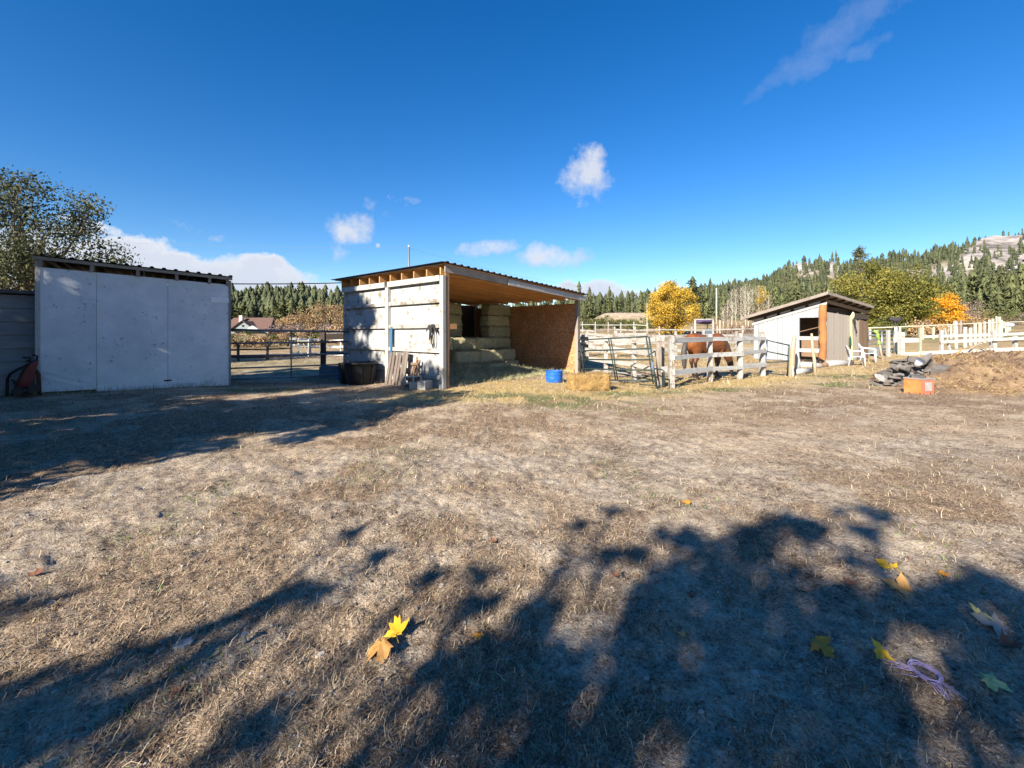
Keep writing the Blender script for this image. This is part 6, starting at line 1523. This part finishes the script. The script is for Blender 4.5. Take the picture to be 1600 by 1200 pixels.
bo_ = GB(1451, 616); 
bn = thing('bin', 'broken orange plastic bin with a torn bottom edge and a grey patch', 'bin', bo_ + Vector((0, .22, -.06)), R(14)); bn.scale = (.85, .85, 1.0)
ORP = mat('orange_plastic', (.62, .16, .035), (.50, .12, .03), 4, bump=.15, rough=.5, stain=(.58, .24, .10), stain_at=.58)
SALP = mat('faded_red_plastic', (.55, .15, .085), (.46, .13, .08), 4, bump=.15, rough=.55, stain=(.42, .24, .16), stain_at=.56)
def torn_face(p, q, h, k=14, thick=.012, lo=0.0, hi=.13):
    mb = MB(); p, q = Vector(p), Vector(q); nrm = (q - p).cross(Vector((0, 0, 1))).normalized() * thick
    zs = [random.uniform(lo, hi) for _ in range(k + 1)]
    for i in range(k):
        a, b = p.lerp(q, i / k), p.lerp(q, (i + 1) / k)
        mb.hexa([a + Vector((0, 0, zs[i])), b + Vector((0, 0, zs[i + 1])), b + nrm + Vector((0, 0, zs[i + 1])), a + nrm + Vector((0, 0, zs[i])), a + Vector((0, 0, h)), b + Vector((0, 0, h)), b + nrm + Vector((0, 0, h)), a + nrm + Vector((0, 0, h))])
    return mb
part(bn, 'side_panel', torn_face((-.26, -.2, 0), (.2, -.2, 0), .40), SALP, label='faded red side with a grey patch')
part(bn, 'side_panel', torn_face((-.26, .24, 0), (-.26, -.199, 0), .40), ORP, label='orange side with a torn lower edge')
part(bn, 'side_panel', torn_face((.2, -.199, 0), (.2, .24, 0), .40), ORP); part(bn, 'side_panel', torn_face((.2, .241, 0), (-.26, .241, 0), .40), ORP)
rim = MB()
for lo, hi in (((-.29, -.23, .40), (.23, -.19, .435)), ((-.29, .21, .40), (.23, .25, .435)), ((-.29, -.189, .401), (-.25, .209, .434)), ((.19, -.189, .401), (.23, .209, .434))): rim.box(lo, hi)
part(bn, 'rim', rim, mat('grey_plastic_rim', (.30, .27, .25), (.22, .2, .19), 5))
part(bn, 'patch', MB().box((-.13, -.224, .13), (.10, -.214, .34)), mat('grey_patch', (.40, .40, .38), (.28, .29, .28), 9, stain=(.5, .32, .25), stain_at=.55))
part(bn, 'soil', MB().lathe([(.24, -.1), (.24, .36), (.12, .40), (0, .41)], 9, (-.03, .02, 0), wob=.05), MOUND)
sl_ = part(bn, 'slab', slab(.42, .34, .05), SLATE); sl_.location = (-.04, .03, .46); sl_.rotation_euler = (R(6), R(-5), .4)

# ------------------------------------------------------------------ bay horse, grazing
def bay():
    m, t, b = new_mat('bay_coat'); N = NT(t); v = N.coord('Object', (1, 1, 1), rnd=False)
    sp = N.n('ShaderNodeSeparateXYZ'); N.put(v, sp.inputs[0])
    nz = N.noise(v, 3.5, 4)
    c = N.mix(N.ramp(nz, [(.35, 0.0), (.65, 1.0)]), (.215, .072, .02), (.12, .038, .012))
    z = N.math('ADD', sp.outputs[2], N.math('MULTIPLY', N.math('SUBTRACT', nz, .5), .15))
    c = N.mix(N.ramp(z, [(.46, 1.0), (.72, 0.0)]), c, (.022, .016, .014))
    N.put(c, b.inputs['Base Color']); b.inputs['Roughness'].default_value = .48; b.inputs['Specular IOR Level'].default_value = .4
    N.bump(N.noise(v, 60, 3), .08, .004, b); return m
hp = Vector((6.2, 14.5, hz(6.2, 14.5))); horse = thing('horse', 'bay horse with black legs grazing behind the white paddock rails', 'horse', hp, R(27))
hb = MB(); Y0 = Vector((0, 1, 0))
def sec(x, z, wd, h, y=0): return ((x, y, z), (0, wd, 0), (0, 0, h))
hb.ell([sec(-.90, 1.10, .05, .08), sec(-.86, 1.12, .17, .19), sec(-.74, 1.14, .255, .28), sec(-.55, 1.14, .285, .315), sec(-.30, 1.09, .27, .32), sec(-.05, 1.05, .285, .335), sec(.22, 1.05, .28, .345), sec(.45, 1.09, .25, .35), sec(.62, 1.10, .215, .31), sec(.74, 1.07, .16, .22), sec(.80, 1.05, .07, .1)], 16)
def limbs(pts): hb.ell([((x, y, z), (rx * .5, 0, rz_ * 0), (0, ry * .5, 0)) for (x, y, z, rx, ry, rz_) in pts], 12)
def leg(pts, y): hb.ell([((x, y + dy, z), (rx, 0, 0), (0, ry, 0)) for (x, z, rx, ry, dy) in pts], 12)
leg([(-.56, 1.10, .22, .13, 0), (-.58, .95, .21, .125, 0), (-.56, .80, .155, .10, 0), (-.60, .66, .095, .07, 0), (-.66, .52, .068, .052, 0), (-.64, .44, .05, .042, 0), (-.62, .30, .04, .036, 0), (-.605, .19, .042, .038, 0), (-.59, .13, .05, .045, 0), (-.56, .09, .042, .04, 0), (-.54, .05, .058, .05, 0), (-.53, -.01, .068, .058, 0)], -.13)
leg([(-.52, 1.08, .2, .12, 0), (-.52, .94, .2, .12, 0), (-.48, .80, .15, .10, 0), (-.50, .66, .09, .07, 0), (-.54, .52, .066, .052, 0), (-.52, .44, .05, .042, 0), (-.49, .30, .04, .036, 0), (-.47, .19, .042, .038, 0), (-.45, .13, .05, .045, 0), (-.42, .09, .042, .04, 0), (-.40, .05, .058, .05, 0), (-.39, -.01, .068, .058, 0)], .13)
leg([(.50, 1.02, .16, .10, 0), (.49, .88, .13, .09, 0), (.46, .74, .09, .07, 0), (.42, .58, .062, .052, 0), (.40, .50, .06, .052, 0), (.37, .42, .045, .04, 0), (.33, .28, .036, .033, 0), (.29, .17, .04, .036, 0), (.27, .12, .047, .042, 0), (.265, .08, .04, .04, 0), (.27, .045, .055, .05, 0), (.28, -.01, .065, .057, 0)], -.12)
leg([(.56, 1.02, .16, .10, 0), (.57, .88, .13, .09, 0), (.58, .74, .09, .07, 0), (.59, .58, .062, .052, 0), (.60, .50, .06, .052, 0), (.605, .42, .045, .04, 0), (.62, .28, .036, .033, 0), (.64, .17, .04, .036, 0), (.655, .12, .047, .042, 0), (.67, .08, .04, .04, 0), (.68, .045, .055, .05, 0), (.69, -.01, .065, .057, 0)], .12)
# neck and head, lowered to the ground
hb.ell([((.50, 0, 1.16), (.05, 0, .20), (0, .16, 0)), ((.70, 0, 1.06), (.10, 0, .20), (0, .15, 0)), ((.88, 0, .86), (.13, 0, .14), (0, .115, 0)), ((1.02, 0, .66), (.125, 0, .09), (0, .09, 0)), ((1.10, 0, .52), (.11, 0, .05), (0, .085, 0))], 12)
hb.ell([((1.08, 0, .62), (.09, 0, .03), (0, .07, 0)), ((1.10, 0, .53), (.12, 0, .03), (0, .09, 0)), ((1.13, 0, .42), (.115, 0, .02), (0, .088, 0)), ((1.16, 0, .30), (.082, 0, .01), (0, .065, 0)), ((1.18, 0, .20), (.064, 0, .01), (0, .055, 0)), ((1.19, 0, .12), (.066, 0, .01), (0, .058, 0)), ((1.195, 0, .075), (.035, 0, .01), (0, .035, 0))], 12)
for s in (-1, 1): hb.ell([((1.04, s * .05, .60), (.03, 0, .01), (0, .02, 0)), ((1.045, s * .085, .68), (.03, 0, .01), (0, .018, 0)), ((1.05, s * .10, .75), (.006, 0, 0), (0, .006, 0))], 8)
body = part(horse, 'body', hb, bay(), smooth=True)
md = body.modifiers.new('skin', 'REMESH'); md.mode = 'VOXEL'; md.voxel_size = .022; md.use_smooth_shade = True
md = body.modifiers.new('soft', 'SMOOTH'); md.factor = .5; md.iterations = 3
HAIR = mat('black_hair', (.035, .030, .030), (.075, .068, .066), 4, (1, 1, .1), 'Object', bump=.5, bdist=.01, rough=.6)
part(horse, 'tail', MB().ell([((-.86, 0, 1.22), (.05, 0, .04), (0, .04, 0)), ((-.95, 0, 1.12), (.07, 0, .03), (0, .06, 0)), ((-1.0, 0, .9), (.09, 0, 0), (0, .08, 0)), ((-1.0, 0, .65), (.09, 0, 0), (0, .085, 0)), ((-.98, 0, .42), (.06, 0, 0), (0, .06, 0)), ((-.97, 0, .28), (.02, 0, 0), (0, .02, 0))], 10), HAIR, smooth=True)
part(horse, 'mane', MB().ell([((.58, -.02, 1.40), (.05, 0, .03), (0, .05, 0)), ((.76, -.03, 1.24), (.07, 0, .07), (0, .055, 0)), ((.96, -.03, .98), (.07, 0, .06), (0, .06, 0)), ((1.10, -.02, .74), (.05, 0, .05), (0, .05, 0)), ((1.16, 0, .62), (.02, 0, .02), (0, .03, 0))], 10), HAIR, smooth=True)
for s in (-1, 1): part(horse, 'eye', MB().ell([((1.15, s * .070, .47), (.004, 0, 0), (0, .004, 0)), ((1.15, s * .078, .45), (.018, 0, 0), (0, .012, 0)), ((1.15, s * .07, .43), (.004, 0, 0), (0, .004, 0))], 8), BLACKPL, smooth=True)

# ------------------------------------------------------------------ old tiller by the plywood shed
o = W(38, 625, 10.3); o.z = hz(o.x, o.y); tl_ = thing('garden_tiller', 'old red garden tiller parked against the white shed corner', 'tiller', o)
def mp(X, Y, dd=10.3): return W(X / 12, 540 + Y / 12, dd) - o
REDP = mat('faded_red_paint', (.22, .05, .05), (.14, .04, .04), 5, peel=(.09, .05, .035), peel_at=.55, rough=.6); RUST = mat('rusty_iron', (.09, .05, .03), (.05, .03, .02), 8, bump=.5, rough=.9)
def bar(name, pts, r, m, dd=10.3): part(tl_, name, MB().tube([mp(x, y, dd) for x, y in pts], r, 8), m, smooth=True)
part(tl_, 'body', MB().ell([(mp(655, 295), (.05, .0, 0), (0, .07, .02)), (mp(620, 360), (.075, 0, .02), (0, .10, .02)), (mp(560, 480), (.085, 0, .03), (0, .12, .02)), (mp(510, 620), (.105, 0, .03), (0, .14, .02)), (mp(460, 760), (.11, 0, .03), (0, .14, .02)), (mp(445, 800), (.08, 0, .03), (0, .1, 0))], 10), REDP, smooth=True)
bar('handle', [(570, 330), (400, 415), (200, 520), (140, 620), (128, 880), (150, 1000)], .028, BLACKPL)
bar('handle', [(560, 300), (570, 235), (440, 218)], .02, BLACKPL, 10.2); bar('handle', [(680, 290), (705, 195), (615, 178)], .02, BLACKPL, 10.4); bar('lever', [(600, 300), (490, 285)], .016, BLACKPL)
bar('strut', [(500, 360), (400, 560), (330, 700), (200, 980)], .03, RUST); bar('strut', [(640, 430), (720, 540), (735, 940)], .04, RUST, 10.45)
for k, (x, y, r) in enumerate(((640, 800, .09), (330, 860, .10))):
    t_ = part(tl_, 'wheel', MB().tube([mp(x, y, 10.12) , mp(x, y, 10.22)], r, 16), BLACKPL); part(t_, 'hub', MB().tube([mp(x, y, 10.10), mp(x, y, 10.24)], r * .55, 12), RUST)
for k in range(6): bar('tine', [(350 + k * 55, 860), (330 + k * 60, 950), (300 + k * 62, 1010)], .022, RUST, 10.3 + .05 * (k % 2))
bar('fork', [(300, 700), (240, 650), (215, 645)], .016, BLACKPL); bar('fork', [(320, 740), (250, 700)], .016, BLACKPL)
part(tl_, 'tank', MB().ell([(mp(560, 890), (.02, 0, 0), (0, 0, .02)), (mp(555, 900), (.14, 0, 0), (0, .12, 0)), (mp(550, 985), (.15, 0, 0), (0, .13, 0)), (mp(548, 1010), (.05, 0, 0), (0, .05, 0))], 10), RUST, smooth=True)

# ------------------------------------------------------------------ fallen leaves and odds and ends
LOBE = [(-78, .26), (-50, .52), (-38, .40), (-14, .60), (-2, .72), (9, .97), (17, .70), (32, .62), (43, .40), (57, .68), (63, .84), (75, .76), (90, 1.06)]
def maple_leaf(size, curl, fold, seed, m, spin):
    rs = random.Random(seed); pts = [(math.radians(a), r * rs.uniform(.9, 1.1)) for a, r in LOBE]
    out = pts + [(math.pi - a, r * rs.uniform(.9, 1.08)) for a, r in pts[-2::-1]] + [(-math.pi / 2, .14)]
    mb = MB(); n = len(out)
    def zf(x, y): return curl * (x * x + y * y) * (1 + .6 * math.sin(2.3 * x + seed)) + fold * abs(x) + .10 * math.sin(5 * x + seed) * math.cos(4 * y)
    for f_ in (.0, .35, .7, 1.0):
        if f_ == 0: mb.V.append(Vector((0, 0, 0))); continue
        for a, r in out:
            x, y = math.cos(a) * r * f_, math.sin(a) * r * f_; vein = .03 * math.cos(a * 5) * f_
            mb.V.append(Vector((x, y, zf(x, y) + vein)) * size)
    for k in range(n): mb.face([0, 1 + k, 1 + (k + 1) % n])
    for q in range(2):
        for k in range(n): mb.face([1 + q * n + k, 1 + (q + 1) * n + k, 1 + (q + 1) * n + (k + 1) % n, 1 + q * n + (k + 1) % n])
    mb.tube([(0, 0, .0), (.02 * size, -.4 * size, .05 * size), (.08 * size, -.75 * size, .02 * size)], .012 * size, 5)
    Rz = Matrix.Rotation(R(spin), 3, 'Z'); mb.V = [Rz @ v for v in mb.V]
    return mb.mesh('maple_leaf', m, True)
def leafmat(name, c1, c2, st=None):
    m = mat(name, c1, c2, 16, bump=.4, bdist=.002, rough=.6, peel=(.16, .075, .03), peel_at=.57, peel_scale=22, var=.1); return m
YEL = leafmat('yellow_leaf', (.62, .39, .02), (.50, .29, .015)); TANL = leafmat('tan_leaf', (.55, .30, .09), (.42, .20, .055)); ORL = leafmat('orange_leaf', (.60, .27, .03), (.45, .19, .03))
PALY = leafmat('pale_yellow_leaf', (.60, .52, .20), (.52, .40, .12)); GRL = leafmat('greyed_leaf', (.40, .34, .27), (.30, .25, .2)); BRL = leafmat('brown_leaf', (.20, .09, .05), (.13, .06, .035))
lc = 0
for px, py, wpx, m, curl, fold, rot, tx, ty, lab in (
    (597, 1023, 58, TANL, -.42, -.10, 150, 12, -8, 'large curled tan maple leaf lying in front of the yellow one'),
    (620, 1000, 44, YEL, .10, .12, 60, 38, -14, 'bright yellow maple leaf standing up behind the curled tan one'),
    (1390, 890, 32, YEL, -.05, -.05, 25, -6, 4, 'flat bright yellow maple leaf at the edge of the crown shade'),
    (1415, 929, 48, TANL, .22, .08, 60, 14, 8, 'large cupped tan leaf just below the flat yellow one'),
    (1475, 899, 17, ORL, .1, .1, 10, 10, 0, 'small orange leaf lying in the sun to the side of the yellow one'),
    (1279, 1008, 42, ORL, -.12, .18, 200, -16, 12, 'orange brown leaf with a raised back in the middle of the shade'),
    (1376, 1028, 36, YEL, .12, .30, 110, 40, 20, 'dark gold leaf folded upright above the purple twine'),
    (1547, 1078, 42, PALY, -.06, .04, 240, -8, 4, 'pale yellow maple leaf in the shade beside the purple twine'),
    (1562, 985, 50, GRL, .12, .06, 40, -12, 14, 'greyish dry maple leaf, the widest of the dull pair'),
    (1531, 968, 26, PALY, .2, .2, 120, -30, 10, 'small yellow green leaf touching the greyish dry one'),
    (1573, 1018, 32, BRL, .35, .25, 300, 20, -16, 'brown curled leaf below the greyish dry one'),
    (1075, 787, 20, ORL, -.1, .1, 70, 8, 8, 'small orange leaf alone on the sunlit ground above the crown shade'),
    (1330, 923, 24, BRL, .2, .1, 10, 5, 10, 'brown leaf in the dappled shade beside the cupped tan leaf'),
    (748, 995, 20, ORL, .2, .1, 190, 10, 4, 'tiny orange leaf scrap among the weeds past the curled tan leaf'),
    (276, 1086, 18, BRL, .2, .2, 60, 5, 14, 'rust brown leaf scrap lying in the shade streak'),
    (1172, 838, 12, BRL, .2, .1, 150, 5, 4, 'tiny brown leaf at the top edge of the crown shade'),
    (964, 911, 16, BRL, .25, .1, 90, 8, 4, 'dull brown leaf at the side edge of the crown shade'),
    (1082, 936, 16, BRL, .25, .1, 45, 8, 4, 'faded leaf inside the sunny hole in the crown shade'),
    (1068, 1002, 14, TANL, .25, .1, 75, 8, 4, 'small tan leaf in deep shade'),
    (54, 902, 22, BRL, .25, .1, 15, 8, 4, 'dark brown leaf lying on the sunny side of the yard'),
    (770, 850, 14, BRL, .25, .1, 15, 8, 4, 'small rusty leaf on open sunny ground in the middle of the yard')):
    g = GB(px, py); sc_ = FPX / g.y; size = wpx / sc_ / 1.6; lc += 1
    g.z = float(gz(np.array([g.x]), np.array([g.y]))[0]) + .012 + .35 * size * abs(math.sin(R(tx))) * 1.3 + max(0, -curl) * size * .6
    o_ = single('maple_leaf', maple_leaf(size, curl, fold, lc, m, rot), None, lab, 'leaf', g)
    o_.rotation_euler = (R(abs(tx)), 0, R(ty * 2 - 20))
g = GB(1438, 1063); g.z = float(gz(np.array([g.x]), np.array([g.y]))[0]) + .008
tw = thing('twine', 'tangled loop of purple baling twine lying in the shade', 'twine', g)
PUR = mat('purple_twine', (.40, .33, .55), (.31, .25, .46), 8, rough=.6, var=.2)
random.seed(8)
for k in range(13):
    r0 = .042 * random.uniform(.85, 1.1); ph = random.uniform(0, 6); cx = .02 + random.uniform(-.004, .004)
    part(tw, 'strand', MB().tube([(cx + r0 * 1.05 * math.cos(ph + q * .55) , r0 * 1.5 * math.sin(ph + q * .55), .012 + .008 * math.sin(q + k)) for q in range(random.randint(8, 13))], .0014, 4), PUR, smooth=True)
for k in range(7):
    y = random.uniform(-.06, .05); part(tw, 'strand', MB().tube([(-.02, y * .4, .015), (-.05, y * .8 + random.uniform(-.01, .01), .02), (-.09 + random.uniform(-.02, .02), y + .03, .012)], .0012, 4), PUR, smooth=True)
for k in range(10):
    x = random.uniform(-.03, .05); part(tw, 'strand', MB().tube([(x * .6, -.05, .012), (x, -.08, .018), (x * 1.3 + random.uniform(-.02, .02), -.125 + random.uniform(-.02, .02), .006)], .0012, 4), PUR, smooth=True)
g = GB(382, 1010); single('pipe_stub', MB().tube([(0, 0, -.03), (0, 0, .052)], .009, 10).tube([(0, 0, .052), (0, 0, .06)], .013, 8), GALV, 'small grey metal stub sticking out of the ground', 'pipe', g)
# single larger stones
for px, py, wpx, lab in ((286, 1012, 28, 'flat pale stone between the shade streaks'), (250, 1012, 16, 'dull stone beside the flat pale one'), (318, 937, 10, 'little pale stone on the open ground'), (80, 940, 12, 'grey stone at the side of the yard'), (500, 1026, 16, 'ochre stone near the curled tan leaf'), (1180, 1060, 14, 'pale stone in the deep shade'), (452, 1090, 18, 'flat grey stone low in the yard'), (1010, 1064, 12, 'small pale stone in the crown shade'), (690, 912, 10, 'whitish pebble in the sun above the tan leaf')):
    g = GB(px, py); s = wpx / (FPX / g.y); g.z = float(gz(np.array([g.x]), np.array([g.y]))[0])
    mb = slab(s, s * .7, s * .3, 8); single('stone', mb, mat('pale_stone', (.40, .37, .33), (.27, .25, .23), 30, bump=.4, bdist=.002) if 'pale_stone' not in bpy.data.materials else bpy.data.materials['pale_stone'], lab, 'stone', g, random.uniform(0, 6))
